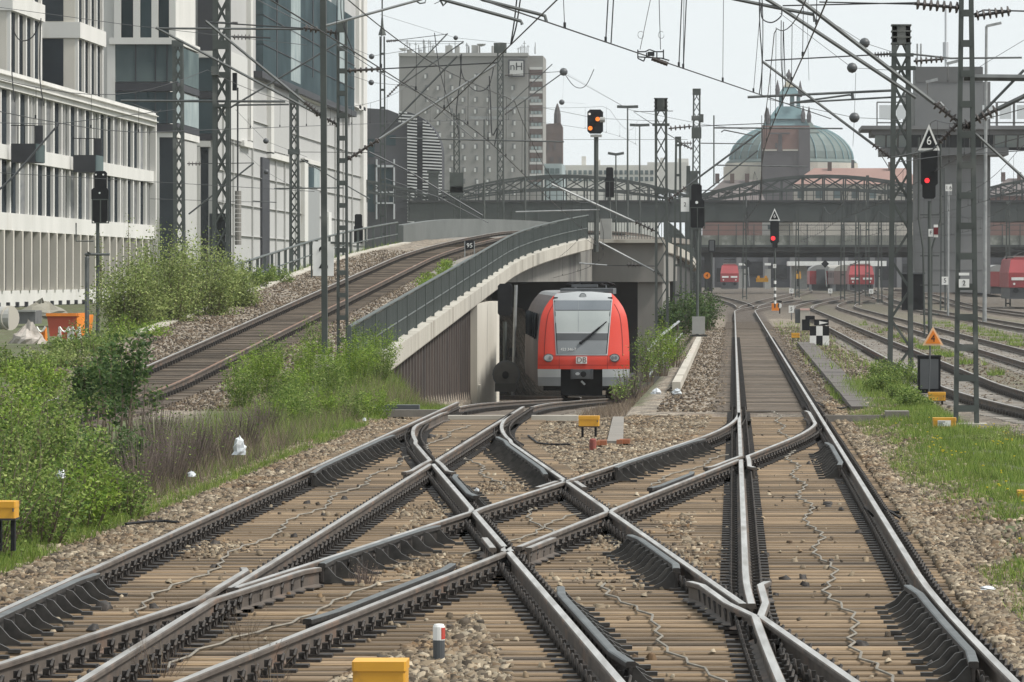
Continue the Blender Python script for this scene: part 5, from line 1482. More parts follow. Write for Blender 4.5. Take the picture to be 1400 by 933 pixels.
insulator(m2, P(256, 224, 290), P(275, 224, 290), 4, .12); arm(m2, ((275, 224), (347, 223)), 290, .025, M_wire); arm(m2, ((258, 293), (347, 223)), 290, .05)
m3 = lattice_mast('lattice mast before the lower windows of the pale long building', 403, 402, 250, .50, .40, 122, .10, z0=2.4, pan=.52, plates=((135, .42, .5), (208, .55, .25)))
arm(m3, ((375, 258), (470, 257)), 250, .035); arm(m3, ((412, 218), (505, 272)), 250, .035); arm(m3, ((345, 275), (378, 277)), 250, .025); arm(m3, ((408, 208), (520, 209)), 250, .015, M_wire)
m4 = ladder_mast('batten mast beside the ramp track, next to the solid grey post', 468.5, 467.5, 135, .285, .26, 28, .062, .56, z0=.1)
cantilever(m4, 135, (464, 172), (213, 38), None, .036, .13)
arm(m4, ((213, 39), (415, 40)), 135, .03); insulator(m4, P(415, 38, 135), P(462, 46, 135), 7, .09)
cantilever(m4, 135, (474, 219), (677, 89), (474, 97, 680, 86), .036, .22, m=M_galv)
arm(m4, ((520, 186), (625, 77)), 135, .026); arm(m4, ((533, 189), (771, 194)), 135, .022)
m5 = thing('solid_post', 'solid grey steel post standing right in front of the white letter board', 'catenary mast', P(443, 490, 125))
MB().bar(P(444, 492, 125), P(441.5, -40, 125), .135, .14, up=(0, 1, 0)).build('post', M_mast, m5)
MB().box(P(444, 494, 125), (.4, .4, .3)).build('foundation', M_conc, m5)
cantilever(m5, 125, (438, 158), (281, 29), None, .036, .14)
arm(m5, ((288, 31), (415, 39)), 125, .018, M_wire)
arm(m5, ((443, 36), (577, -1)), 125, .034, M_galv); arm(m5, ((563, -2), (574, 5), (581, 4), (583, -4)), 125, .02)
m6 = ladder_mast('thin batten mast with pointed finial beside the white building corner', 524, 522.5, 300, .34, .30, 50, .08, 1.0, z0=3.6, cap=False)
MB().lathe([(.02, 0), (.22, .02), (.16, .25), (.08, .5), (.05, 1.0)], P(522.5, 49, 300), 8).tube([P(522.5, 40, 300), P(522.5, -40, 300)], .045, 6).build('finial_rod', M_mast, m6)
cantilever(m6, 300, (529, 133), (612, 46), (528, 57, 610, 47), .04, .2); cantilever(m6, 300, (548, 117), (634, 57), (528, 56, 634, 57), .04, .12)
m7 = lattice_mast('lattice mast among loops of cable before the hotel tower', 684, 684, 420, .55, .5, 62, .1, z0=3.5, pan=.7, plates=((66, 1.0, .8),))
cantilever(m7, 420, (690, 157), (772, 98), (690, 103, 768, 98), .05, .14); cantilever(m7, 420, (689, 150), (755, 88), None, .04, .12)
m7b = lattice_mast('shorter lattice mast with dark cabinets before the hotel windows', 625, 624, 430, .58, .5, 155, .1, z0=3.5, pan=.7, plates=((250, 1.1, 1.6), (262, 1.0, .8)))
for i, (x, Y, yt) in enumerate(((1152, 520, 262), (1172, 480, 255), (1186, 545, 240), (1203, 500, 268), (1090, 545, 285), (1018, 530, 262), (1289, 430, 230), (1378, 470, 275))):
    ladder_mast('slender distant mast in the far track field, ' + ('above the red ended coach', 'above the right distant locomotive', 'right of the distant locomotive', 'left of the right lattice mast', 'right of the signal with triangle', 'beside the left diamond board', 'before the signal tower', 'by the edge locomotive')[i], x, x, Y, .5, .3, yt, .12, 2.2, z0=rise(Y) - .2, grp='slender distant masts')
# flood light masts
for (x, y, Yc, w, lb, nm) in ((662, 161, 520, 42, 'T shaped floodlight mast low before the hotel, leftmost', 1), (688, 148, 540, 36, 'T shaped floodlight mast before the hotel, middle one', 1), (718, 134, 560, 38, 'T shaped floodlight mast before the hotel, rightmost', 1),
                          (858, 146, 540, 29, 'tallest T shaped floodlight mast on the open sky left of the lattice mast', 0), (874.5, 171, 560, 27, 'T shaped floodlight mast touching the stout lattice mast', 0), (842, 211, 580, 22, 'small V armed floodlight mast behind the small dark signal', 0)):
    t = thing('floodlight_mast', lb, 'floodlight', P(x, 300, Yc) - Vector((0, 0, 6)), 'floodlight masts above the bridge')
    MB().tube([P(x, 300, Yc) - Vector((0, 0, 6)), P(x, y, Yc)], [.14, .08], 6).build('pole', M_mast, t)
    for s in (-1, 1): MB().bar(P(x, y + .5, Yc), P(x + s * w / 2, y - (1.5 if x == 842 else 0), Yc), .16, .28).build('lamp_head', M_galv if nm else M_mast, t)

# ------------------------------------------------------------------ overhead wires
M_wiref = mat('wire_grey', (.09, .095, .1), None, rough=.6, metal=.3)
def wire_run(label, fx, fz, y0, y1, supports, hc=5.5, sys_=1.35, r=.007, drop=9.0):
    ym = (y0 + y1) / 2
    t = thing('overhead_wire', label, 'overhead line', (fx(ym), ym, fz(ym) + hc), 'overhead contact lines')
    n = max(3, int((y1 - y0) / 6)); yy = np.linspace(y0, y1, n)
    MB().tube([(fx(y), y, fz(y) + hc) for y in yy], r * 1.1, 5).build('contact_wire', M_wire, t)
    sp = [s for s in supports]
    def mz(y):
        for a, b in zip(sp[:-1], sp[1:]):
            if a <= y <= b:
                u = (y - a) / (b - a); return fz(y) + hc + sys_ - (sys_ - .35) * 4 * u * (1 - u) * .8
        return fz(y) + hc + sys_
    n2 = max(4, int((y1 - y0) / 4)); yy = np.linspace(y0, y1, n2)
    MB().tube([(fx(y), y, mz(y)) for y in yy], r, 5).build('messenger_wire', M_wire, t)
    b = MB(); y = y0 + drop / 2
    while y < y1:
        b.tube([(fx(y), y, fz(y) + hc), (fx(y) + .01, y, mz(y))], r * .55, 4, cap=False); b.box((fx(y), y, fz(y) + hc + .04), (.03, .05, .06)); y += drop
    b.build('droppers', M_wire, t, kind='stuff')
    return t
zig = lambda f, a: (lambda Y: f(Y) + a * math.sin(Y / 26.0))
wire_run('overhead wire above the straight middle track, running to the iron bridge', zig(xA, .15), zr, 40, 520, (30, 99.5, 151, 235, 310, 400, 520), 5.5, 1.7, .009)
wire_run('overhead wire over the left track, dropping towards the red train', zig(xD, .12), lambda Y: zD(Y) + .0, 44, 300, (30, 125, 190, 235, 300), 5.5, 1.5, .008)
wire_run('overhead wire following the ramp track up the flyover', zig(xE, .15), zE, 70, 330, (60, 135, 215, 300, 330), 5.5, 1.5, .008)
wire_run('overhead wire above the first right track', zig(xF, .15), zr, 80, 560, (70, 151, 250, 340, 430, 560), 5.5, 1.5, .01)
wire_run('overhead wire above the second right track', zig(xG, .15), zr, 110, 560, (100, 180, 270, 360, 450, 560), 5.5, 1.5, .01)
wire_run('overhead wire above the third right track', zig(xH, .15), zr, 190, 560, (190, 280, 370, 460, 560), 5.5, 1.5, .01)
# crossover wires, nearly horizontal before the sky
fC = lambda Y: -2.5 + (Y - 58) * .1036
t = thing('crossover_wire', 'long contact wire slanting across the sky from upper left to the middle track', 'overhead line', (fC(72), 72, 5.5))
MB().tube([(fC(y), y, 5.5) for y in (48, 58, 72, 86, 99.5)], .0085, 6).build('contact_wire', M_wire, t)
MB().tube([(fC(y), y, 7.9 - .5 * math.sin((y - 48) / 51 * math.pi)) for y in np.linspace(48, 99.5, 14)], .007, 5).build('messenger_wire', M_wire, t)
def drop_c(x, dx=0, double=False, r=.0045):
    Y = 58 + (x - 680) / 357 * 28
    for _ in range(6):
        xx = VX + fC(Y) * F / Y; Y += (x - xx) * .06
    b = MB(); top = (fC(Y) + dx, Y + .6, 7.9)
    b.tube([(fC(Y), Y, 5.5), top], r, 4)
    if double: b.tube([(fC(Y) + .06, Y + .3, 5.5), (top[0] + .06, top[1] + .3, 7.9)], r, 4)
    b.box((fC(Y), Y, 5.53), (.03, .06, .07))
    return b.build('dropper', M_wire, t)
drop_c(772, -.12); drop_c(828, .12, True, .008); drop_c(928, .1, True, .008); drop_c(934, .02); drop_c(988, .02); drop_c(1030, .2)
Ys_ = 70.7
s_ = thing('section_insulator', 'dark section insulator with runners hanging on the slanting contact wire', 'insulator', P(892, 78, Ys_))
b = MB()
for p, q in (((872, 68), (872, 80)), ((907, 68), (907, 79)), ((872, 71), (882, 71)), ((882, 71), (888, 68)), ((888, 68), (896, 71)), ((896, 71), (907, 71)), ((872, 78), (908, 80)), ((884, 72), (884, 79)), ((898, 72), (898, 79)), ((872, 80), (880, 84)), ((880, 84), (882, 79)), ((905, 80), (915, 83))):
    b.bar(P(p[0], p[1], Ys_), P(q[0], q[1], Ys_), .016, .016)
b.box(P(890, 74, Ys_), (.09, .06, .055)); b.build('frame', M_wire, s_)
insulator(s_, P(891, 80, Ys_), P(913, 88, Ys_), 5, .028)
for (x, y, x2, y2) in ((875, 68, 890, -4), (903, 68, 901, -4)):
    MB().tube([P(x, y, Ys_), P(x2, y2, Ys_ + .3)], .005, 4).build('hanger', M_wire, s_)
    MB().tube([P(x + 1 + 4 * math.cos(a), y - 20 + 5 * math.sin(a), Ys_) for a in np.linspace(0, 5.5, 10)], .003, 4).build('loop', M_wire, s_)
fBw = lambda Y: -1.85 - (Y - 56.7) * .0853
t2 = thing('crossover_wire', 'second crossover wire dropping from the hooked arms down towards the hotel roof', 'overhead line', (fBw(72), 72, 5.5))
MB().tube([(fBw(y), y, 5.5 - .0 * y) for y in (48, 58, 72, 86, 99.5)], .0085, 6).build('contact_wire', M_wire, t2)
MB().tube([(fBw(y), y, 7.6 - .6 * math.sin((y - 48) / 51 * math.pi)) for y in np.linspace(48, 99.5, 14)], .007, 5).build('messenger_wire', M_wire, t2)
ar = thing('registration_arms', 'pair of dark hooked registration arms reaching in from the top of the view', 'overhead fitting', P(690, 15, 61.6))
for pts, r_ in ((((560, -14), (610, 1), (712, 29), (714, 34)), .022), (((640, -10), (660, 0), (735, 19), (745, 22), (747, 30)), .022), (((600, -3), (606, 8), (611, 2)), .014)):
    MB().tube([P(x, y, 61.6) for x, y in pts], r_, 6).build('arm', M_tubed, ar)
# feeder leads: loops and near-vertical leads
def lead(label, pts, Y, r=.012, grp='hanging leads between the wires'):
    P3 = [P(x, y, Y) for x, y in pts]
    if len(P3) >= 3:                                     # smooth the lead
        out = []
        for i in range(len(P3) - 1):
            p0, p1, p2, p3 = P3[max(i - 1, 0)], P3[i], P3[i + 1], P3[min(i + 2, len(P3) - 1)]
            for u in np.linspace(0, 1, 6)[:-1]:
                out.append(.5 * ((2 * p1) + (p2 - p0) * u + (2 * p0 - 5 * p1 + 4 * p2 - p3) * u * u + (3 * p1 - p0 - 3 * p2 + p3) * u ** 3))
        P3 = out + [P3[-1]]
    return MB().tube(P3, r, 5).solo('hanging_lead', M_wire, label, 'cable', P3[-1], grp)
lead('double lead dropping steeply from the hooked arms', ((707, -5), (703, 30), (698, 62)), 64, .009); 
lead('lead beside the steep double lead near the hooked arms', ((712, -5), (706, 35), (699, 60)), 64, .009)
lead('cable loop hanging before the hotel wall', ((629, 75), (633, 105), (650, 124), (668, 118), (676, 85)), 300, .03)
lead('long lead falling down the hotel wall, left one', ((631, 74), (629, 110), (624, 150), (626, 175), (629, 195)), 300, .035)
lead('long lead falling down the hotel wall, right one', ((669, 104), (671, 150), (673, 185), (680, 175), (676, 200)), 300, .035)
lead('thin lead from the upper wire down the hotel roof', ((594, 45), (600, 90), (610, 130), (618, 160)), 300, .025)
lead('pair of cables running down the white corner', ((470, -5), (472, 40), (485, 75)), 133, .012)
lead('second cable running down the white corner', ((466, -5), (468, 30), (484, 74)), 133, .012)
lead('double lead left of the dome lantern', ((1038, -5), (1039, 40), (1042, 90), (1038, 130)), 90, .010)
lead('lead right beside the double lead before the dome', ((1042, -5), (1043, 50), (1041, 130)), 90, .008)
lead('curved loop under the arm above the dome', ((1041, 5), (1042, 25), (1055, 31), (1068, 22), (1068, 10)), 95, .012)
lead('lead falling to the lantern of the dome', ((1068, 28), (1068, 80), (1071, 125)), 140, .012)
lead('twin lead falling to the lantern of the dome', ((1071, 30), (1072, 70), (1074, 120)), 140, .012)
lead('cable loop at the upper left before the white floors', ((18, 20), (20, 45), (30, 56), (45, 50), (54, 30)), 190, .022)
lead('hanging cable down the office block cornice', ((19, 20), (16, 90), (20, 140)), 190, .02); lead('second hanging cable down the office block cornice', ((56, 25), (54, 100), (60, 145)), 190, .02)
lead('thin slack wire right of the hotel sign', ((770, 98), (785, 118), (800, 118), (812, 95)), 420, .03)
# thin span wires with ball insulators
def ball_wire(label, pts, ball, Y, rb):
    t = thing('wire_ball', label, 'ball insulator', P(ball[0], ball[1], Y), 'ball insulators on thin span wires')
    MB().tube([P(x, y, Y) for x, y in pts], .006, 4).build('span_wire', M_wiref, t)
    MB().lathe([(.001, -1 * rb), (.6 * rb, -.8 * rb), (.92 * rb, -.35 * rb), (rb, -.1 * rb), (rb * .97, 0), (rb, .1 * rb), (.92 * rb, .35 * rb), (.6 * rb, .8 * rb), (.001, rb)], P(ball[0], ball[1], Y), 14).build('ball', M_dgrey, t, smooth=True)
for lb, pts, bl, Y, rb in (('uppermost of three dark balls left of the right lattice mast', ((1075, -8), (1182, 59), (1222, 72)), (1182, 59), 120, .118),
                           ('middle one of three dark balls left of the right lattice mast', ((1066, 18), (1165, 93), (1215, 96)), (1165, 93), 120, .118),
                           ('lowest of three dark balls left of the right lattice mast', ((1050, 136), (1168, 161), (1232, 164)), (1168, 161), 120, .118),
                           ('upper dark ball beside the finial mast', ((440, 48), (508, 77), (600, 62)), (508, 77.5), 150, .08), ('lower dark ball beside the finial mast', ((470, 100), (508, 113), (570, 119)), (507.5, 113), 150, .08),
                           ('dark ball before the pale building recess', ((322, 150), (363, 193), (420, 215)), (363.5, 193), 185, .1), ('pale ball at the top of the slot window', ((300, 180), (364, 235), (412, 262)), (364, 235), 185, .09),
                           ('dark ball high above the hotel roof', ((520, 20), (623, 52), (700, 60)), (623, 52), 200, .09), ('dark ball at the tip of the bracket right of the hotel', ((690, 103), (771, 98), (860, 150)), (770.5, 98.5), 420, .32), ('small dark ball below the bracket tip right of the hotel', ((771, 98), (769, 140), (800, 142)), (768, 140), 420, .22)):
    ball_wire(lb, pts, bl, Y, rb)
for lb, pts, Y, r_ in (('thin wire crossing before the office block windows', ((-10, 9), (180, 35), (420, 62)), 150, .008), ('thin wire crossing before the balconies', ((-10, 168), (75, 170), (240, 150)), 150, .010),
                       ('sloping strut wire beside the left balcony', ((80, 170), (20, 240), (-10, 268)), 150, .03), ('thin wire over the office block lower windows', ((-10, 236), (130, 244), (430, 262)), 150, .008),
                       ('thin wire before the pale building base', ((205, 272), (330, 276), (378, 277)), 185, .009), ('sagging thin wire over the iron bridge', ((770, 100), (860, 150), (960, 170), (1040, 180)), 420, .016),
                       ('thin wire right of the hotel toward the signal', ((740, 147), (815, 162), (905, 166)), 400, .016), ('straight thin wire low over the iron bridge', ((770, 191), (905, 191), (940, 191)), 400, .016),
                       ('bright stay before the louvred building', ((505, 208), (560, 235), (660, 295)), 200, .03), ('dropped contact wire seen above the grey parapet', ((526, 244), (600, 270), (668, 305)), 260, .02),
                       ('upper wire slanting from the post to the hotel roof', ((461, 62), (520, 100), (576, 129), (648, 190)), 120, .009), ('wire from upper left corner to the post', ((352, 0), (400, 25), (443, 45)), 120, .01),
                       ('wire slanting down at the right edge', ((1400, 55), (1350, 85), (1310, 110)), 200, .01), ('wire crossing the signal tower base', ((1225, 222), (1300, 212), (1420, 205)), 130, .012),
                       ('wire slanting from the mast across the red roof', ((1200, 205), (1225, 245), (1245, 275)), 180, .016), ('thin drop wire in the sky above the dome', ((1105, -5), (1104, 40), (1106, 110)), 160, .006), ('vertical span wire beside the three balls', ((1170, 100), (1168, 161), (1166, 200)), 121, .005)):
    P3 = [P(x, y, Y) for x, y in pts]
    MB().tube(P3, r_, 5).solo('span_wire', M_wiref, lb, 'wire', P3[len(P3) // 2], 'thin span wires')
# ------------------------------------------------------------------ signals
def em(name, c, s): return mat(name, c, rough=.3, emit=(*c, s))
M_lred = em('signal_red_light', (1.0, .03, .04), 1.0); M_lor = em('signal_orange_light', (1.0, .24, .03), .8); M_lwh = em('signal_white_light', (.9, .85, .8), .6)
def cage(par, x0, x1, y0, y1, Y, d=.5):
    b = MB()
    for x in np.linspace(x0, x1, 3): b.bar(P(x, y0, Y - d), P(x, y1, Y - d), .035)
    for y in (y0, y1): b.bar(P(x0, y, Y - d), P(x1, y, Y - d), .035); [b.bar(P(x, y, Y - d), P(x, y, Y + .2), .035) for x in (x0, x1)]
    return b.build('service_cage', M_mast, par)
def sig(label, Y, pole, head, base_y, lights=(), z0=None, cat='signal', pr=.06, cat_plate=None):
    """post at pixel x from base up; head is a list of pixel boxes"""
    X = PX(pole[0], Y); zb_ = PZ(base_y, Y)
    t = thing('railway_signal', label, 'signal', (X, Y, zb_), None)
    MB().tube([(X, Y + .12, zb_), (X, Y + .12, PZ(pole[1], Y))], pr, 8).build('post', M_mast, t)
    for i, (a, b, c, d) in enumerate(head):
        cx, cz = PX((a + c) / 2, Y), PZ((b + d) / 2, Y); w, h = (c - a) * Y / F, (d - b) * Y / F
        ch = min(w, h) * .16
        poly = [(-w / 2 + ch, -h / 2), (w / 2 - ch, -h / 2), (w / 2, -h / 2 + ch), (w / 2, h / 2 - ch), (w / 2 - ch, h / 2), (-w / 2 + ch, h / 2), (-w / 2, h / 2 - ch), (-w / 2, -h / 2 + ch)]
        MB().prism([(cx + p, cz + q) for p, q in poly], Y - .05 - .003 * i, Y + .09).build('signal_head', M_black, t)
    for (x, y, r_, m) in lights:
        c = P(x, y, Y - .07)
        l_ = disc(MB(), c, r_ * Y / F, r_ * Y / F, 12, d=.03).build('lamp', m, t)
        b = MB(); R0 = r_ * 1.5 * Y / F
        pts = [c + Vector((R0 * math.cos(a), -.0, R0 * math.sin(a))) for a in np.linspace(.2, math.pi - .2, 8)]
        vs = pts + [p + Vector((0, -.16, 0)) for p in pts]
        b.add(vs, [(i, i + 1, i + 9, i + 8) for i in range(7)]); b.build('hood', M_black, l_)
    return t
def triangle(par, x, y0, y1, w, Y, s, mat_in, mat_rim, tm, up=True, ts=.5):
    h = (y1 - y0) * Y / F; ww = w * Y / F; c = P(x, (y0 + y1) / 2, Y)
    def tri(k, off, m, nm):
        cz = -h / 6
        pts = [(c.x - ww / 2 * k, c.z + cz + (-h / 3) * k), (c.x + ww / 2 * k, c.z + cz + (-h / 3) * k), (c.x, c.z + cz + (h * 2 / 3) * k)]
        return MB().prism(pts, Y - off, Y - off + .02).build(nm, m, par)
    o = tri(1.0, .05, mat_rim, 'triangle_plate'); tri(.72, .062, mat_in, 'triangle_face')
    text('lettering', s, c + Vector((0, -.072, -h * .14)), h * ts, tm, par, sx=.85)
    return o
s1 = sig('signal with lit orange lamps high on a pole above the flyover portal', 262, (815, 184), [(803, 150, 824.5, 183)], 345, [(806, 156, 1.6, M_lwh), (807, 175.5, 3.0, M_lor), (817, 163, 3.0, M_lor)], pr=.11)
b = MB().tube([P(820, 164, 261.5), P(827, 164, 261.5)], .13, 8); b.build('side_lamp', M_grey, s1); MB().box(P(815, 186, 262), (.55, .3, .12)).build('bracket', M_grey, s1)
MB().bb((PX(820, 262), 262.5, PZ(327, 262)), (PX(836, 262), 263, PZ(299, 262))).build('switch_cabinet', M_grey, s1)
s2 = sig('small dark signal seen from behind above the iron bridge girder', 300, (833.5, 270), [(828.5, 229, 838.5, 250), (827, 243, 840, 270)], 345); cage(s2, 827.5, 839.5, 248, 270, 300, .3)
s3 = sig('big caged dark signal with number 2 plate beside the slender lattice mast', 222, (953.5, 314), [(945, 252, 959.5, 276), (943, 272, 963, 312)], 458); cage(s3, 943.5, 963.5, 284, 312, 222, .35)
disc(MB(), P(952.5, 277, 221.9), .06, .06).build('stud', M_white, s3)
plate(s3, 936.5, 280, 222, .34, .58, '2', .42, nm='number_plate')
plate(s3, 955, 445, 222, .52, .72, None, m=M_grey, nm='relay_box', d=.3); MB().box(P(955, 459, 222), (.7, .5, .08)).build('base_slab', M_dark, s3)
s4 = sig('tall signal with red light under a white edged triangle six, beside the right lattice mast', 150, (1271, 275), [(1259, 200, 1282, 255), (1261, 250, 1279, 272)], 470, [(1267.5, 247, 3.4, M_lred)], pr=.05)
triangle(s4, 1270, 170, 206, 30, 149.6, '6', M_black, M_white, M_white, ts=.46)
b = MB()
for x in (1256, 1286): b.tube([P(x, 188, 150.3), P(x, 300, 150.3), P(1262 + (x - 1256) * .4, 340, 150.3), P(1264 + (x - 1256) * .3, 460, 150.3)], .028, 5)
for y in (294, 350, 390, 430): b.bar(P(1258, y, 150.3), P(1284, y, 150.3), .03)
b.build('ladder_frame', M_mast, s4)
plate(s4, 1272.5, 318.5, 149.9, .13, .21, 'F', .7); plate(s4, 1279.5, 316, 149.9, .12, .35, None, m=M_white); plate(s4, 1279.5, 316, 149.88, .12, .2, None, m=mat('plate_maroon', (.12, .01, .015)))
s5 = sig('small signal with red light under a triangle six above the middle track', 330, (1059.5, 335), [(1053, 302, 1065, 333), (1056, 330, 1063, 339)], 421, [(1057, 326, 3.0, M_lred)], pr=.05)
triangle(s5, 1059, 285, 302, 15, 329.6, '6', M_black, M_white, M_white, ts=.46)
for k in range(4): MB().tube([P(1059.5, 384 + k * 9, 329.9), P(1059.5, 388.5 + k * 9, 329.9)], .075, 8).build('white_band', M_white, s5)
plate(s5, 1059, 364, 329.8, .2, .24, 'F', .6)
s6 = sig('black signal backs in a cage before the office block, on a pole in the bushes', 180, (133, 305), [(129, 234, 146, 262), (125, 257, 148.5, 275), (127, 271, 147, 305)], 465); cage(s6, 126, 148.5, 273, 305, 180, .3)
for x, y in ((131, 239), (141, 239), (136, 264)): disc(MB(), P(x, y, 179.9), .03, .03, 8).build('stud', M_white, s6)
arm(s6, ((116, 348), (150, 348)), 180, .05); arm(s6, ((122, 345), (119, 352), (119, 470)), 180, .08); arm(s6, ((104, 305), (104, 330), (128, 330)), 180, .025)
s7 = sig('small dark signal beside the railing at the white building corner', 240, (489, 331), [(485, 293, 495, 312), (484, 308, 496, 333)], 348)
s8 = sig('small box signal on a post beside the descending parapet', 420, (973, 345), [(968.5, 328, 978, 345)], 400, pr=.05); plate(s8, 973, 336, 419.9, .35, .8, None, m=M_dgrey)
s9 = sig('dark signal box on a short post in the underpass left of the train', 196, (690, 440), [(680.5, 388, 700, 432)], 538, pr=.07)
MB().tube([P(701, 540, 195), P(705.5, 390, 195)], .06, 8).build('pale_pipe', M_galv, s9); MB().box(P(701, 482, 195.2), (.26, .2, .32)).build('box', M_black, s9)
drum = thing('cable_drum', 'grey cable drum leaning in the underpass left of the train', 'cable drum', P(692, 532, 194))
disc(MB(), P(692, 512, 194), .50, .50, 20, d=.08).build('flange', M_dgrey, drum); disc(MB(), P(692, 512, 193.95), .44, .44, 20, d=.03).build('face', mat('drum_face', (.10, .098, .09), (.075, .073, .068), 4), drum); disc(MB(), P(691, 513, 193.9), .12, .14, 12, d=.04).build('hub', M_black, drum); MB().box(P(691, 530, 193.6), (.75, .1, .3)).build('stand', mat('drum_edge', (.055, .055, .052)), drum)
for x, y, Yc, lb in ((1022.5, 360.5, 700, 'black diamond board standing right of the left distant locomotive'), (1128, 361, 630, 'black diamond board above the distant red coach end')):
    t = thing('diamond_board', lb, 'sign', P(x, 392, Yc)); MB().tube([P(x + 2, 392, Yc), P(x, y, Yc)], .07, 5).build('post', M_galv, t)
    c = P(x, y, Yc); w = 5.5 * Yc / F
    MB().prism([(c.x - w, c.z), (c.x, c.z - w), (c.x + w, c.z), (c.x, c.z + w)], Yc - .1, Yc).build('board', M_black, t)
t = thing('orange_board', 'round orange board with dark figure beside the descending parapet', 'sign', P(966, 395, 330)); disc(MB(), P(966.5, 377, 330), 4.6 * 330 / F, 4.6 * 330 / F).build('board', M_orange, t); text('lettering', '4', P(966.5, 377, 329.9), .28, M_black, t); MB().tube([P(966, 400, 330.1), P(966, 377, 330.1)], .03, 5).build('post', M_mast, t)
t = thing('letter_board', 'tall white board with black figure half hidden behind the solid grey post', 'sign', P(443, 385, 150))
MB().box(P(442, 354, 150), (28.5 * 150 / F, .03, 47 * 150 / F)).build('board', M_white, t); MB().box(P(426, 355, 150.03), (2 * 150 / F, .08, 50 * 150 / F)).build('frame', M_mast, t); MB().box(P(442, 377, 150.1), (.06, .06, .5)).build('post', M_mast, t); MB().bar(P(452, 332, 149.9), P(480, 333, 149.9), .06).build('bracket', M_mast, t)
text('lettering', '2', P(442, 354, 149.97), 44 * 150 / F, M_black, t, sx=.66)
t = thing('speed_board', 'small black board reading 95 on the ramp between track and railing', 'sign', P(642, 350, 213))
MB().box(P(642, 335, 213), (11.5 * 213 / F, .04, 12 * 213 / F)).build('board', M_black, t); text('lettering', '95', P(642, 336, 212.96), 8.5 * 213 / F, M_white, t)
for x in (635.5, 648.5): MB().tube([P(x, 352, 213), P(x, 330, 213)], .022, 5).build('post', M_galv, t)
for x, y, Yc, w, h, s, lb in ((1292, 384, 260, 9, 11, '5', 'small white number plate on the grey pole left of the batten mast'), (1297, 257, 260, 9, 9, '1 6', 'white plate with two figures high on the thin grey pole')):
    t = thing('number_board', lb, 'sign', P(x, y + 8, Yc)); plate(t, x, y, Yc, w * Yc / F, h * Yc / F, s, .8)
    MB().tube([P(x + 3, y + 10, Yc + .1), P(x + 3, y - 6, Yc + .1)], .03, 5).build('bracket', M_galv, t)
for x, y, Yc, lb in ((1082, 398, 470, 'first small white board in the far track field, leftmost'), (1135, 398, 475, 'small white board below the distant red coach'), (1191, 398.5, 470, 'small white board below the distant red locomotive')):
    t = thing('number_board', lb, 'sign', P(x, y + 6, Yc)); plate(t, x, y, Yc, 6 * Yc / F, 6.5 * Yc / F, 'G', .7); MB().tube([P(x, y + 7, Yc + .05), P(x, y, Yc + .05)], .03, 5).build('post', M_black, t)
t = thing('lamp_post', 'slim grey lamp post with a flat head at the right, beyond the batten mast', 'lamp post', P(1346, 440, 290))
MB().tube([P(1346, 440, 290), P(1348.5, 36, 290)], [.12, .07], 8).build('post', M_galv, t); MB().bar(P(1348.5, 36, 290), P(1369, 31.5, 290), .22, .14).build('lamp_head', M_galv, t)
t = thing('lamp_post', 'slim grey pole with a flat lamp head before the signal tower', 'lamp post', P(1296, 432, 275))
MB().tube([P(1296, 432, 275), P(1296.5, 258, 275)], .06, 8).build('post', M_galv, t)
for x, y in ((1274, 111), (1302, 86)):
    t = thing('flood_lamp', 'flat lamp head before the signal tower, ' + ('lower left one' if y > 100 else 'upper right one on the antenna'), 'lamp', P(x, y, 480)); MB().bar(P(x - 8, y + 1.5, 480), P(x + 8, y - 2.5, 480), .4, .25).build('head', M_galv, t); MB().tube([P(x - 6, y + 1, 480.2), P(x - 6, y + 24, 500)], .05, 5).build('arm', M_galv, t)

# ------------------------------------------------------------------ trackside boxes, boards and posts
def tbox(label, x, ytop, ybot, w, Y, foot, grp='yellow trackside boxes', lab=False, mt=None, deep=.3, legs=True):
    """small cabinet: body with a rimmed lid on two legs; foot is the pixel row of its feet"""
    k = Y / F; c = P(x, (ytop + ybot) / 2, Y); h = (ybot - ytop) * k; ww = w * k; zf = PZ(foot, Y); mt = mt or M_yellow
    t = thing('trackside_box', label, 'equipment box', (c.x, Y, zf), grp)
    b = MB(); e = .012
    n = [(-ww / 2 + e, -deep / 2), (ww / 2 - e, -deep / 2), (ww / 2, -deep / 2 + e), (ww / 2, deep / 2 - e), (ww / 2 - e, deep / 2), (-ww / 2 + e, deep / 2), (-ww / 2, deep / 2 - e), (-ww / 2, -deep / 2 + e)]
    b.prism([(c.x + p, Y + deep / 2 + q) for p, q in n], c.z - h / 2, c.z + h / 2 - .02, 'z').build('body', mt, t)
    MB().prism([(c.x + p * 1.03, Y + deep / 2 + q * 1.04) for p, q in n], c.z + h / 2 - .06, c.z + h / 2, 'z').build('lid', mt, t)
    MB().box((c.x, Y + deep / 2, c.z - h / 2 - .01), (ww * 1.04, deep * 1.04, .02)).build('base_plate', mt if lab else M_dark, t)
    if legs:
        for s in (-1, 1): MB().bb((c.x + s * ww * .32 - .02, Y + .1, zf - .1), (c.x + s * ww * .32 + .02, Y + .2, c.z - h / 2 - .02)).build('leg', M_black, t)
    if lab:
        o = MB().box((c.x - ww * .02, Y - .004, c.z), (ww * .58, .006, h * .55)).build('label_plate', M_white, t)
        for i, (f, l) in enumerate(((.25, .5), (0, .35), (-.25, .45))): MB().box((c.x - ww * .02 - ww * .29 + ww * .58 * l / 2 + .015, Y - .009, c.z + h * .55 * f), (ww * .58 * l, .003, h * .09)).build('print_line', M_mgrey, o)
    else: MB().tube([(c.x + ww * .42, Y - .01, c.z + h * .1), (c.x + ww * .42, Y - .01, c.z - h * .1)], .008, 5).build('latch', M_dgrey, t)
    return t
tbox('big yellow trackside box at the bottom edge, nearest to the viewer', 518, 905, 978, 72, 34, 988, deep=.36)
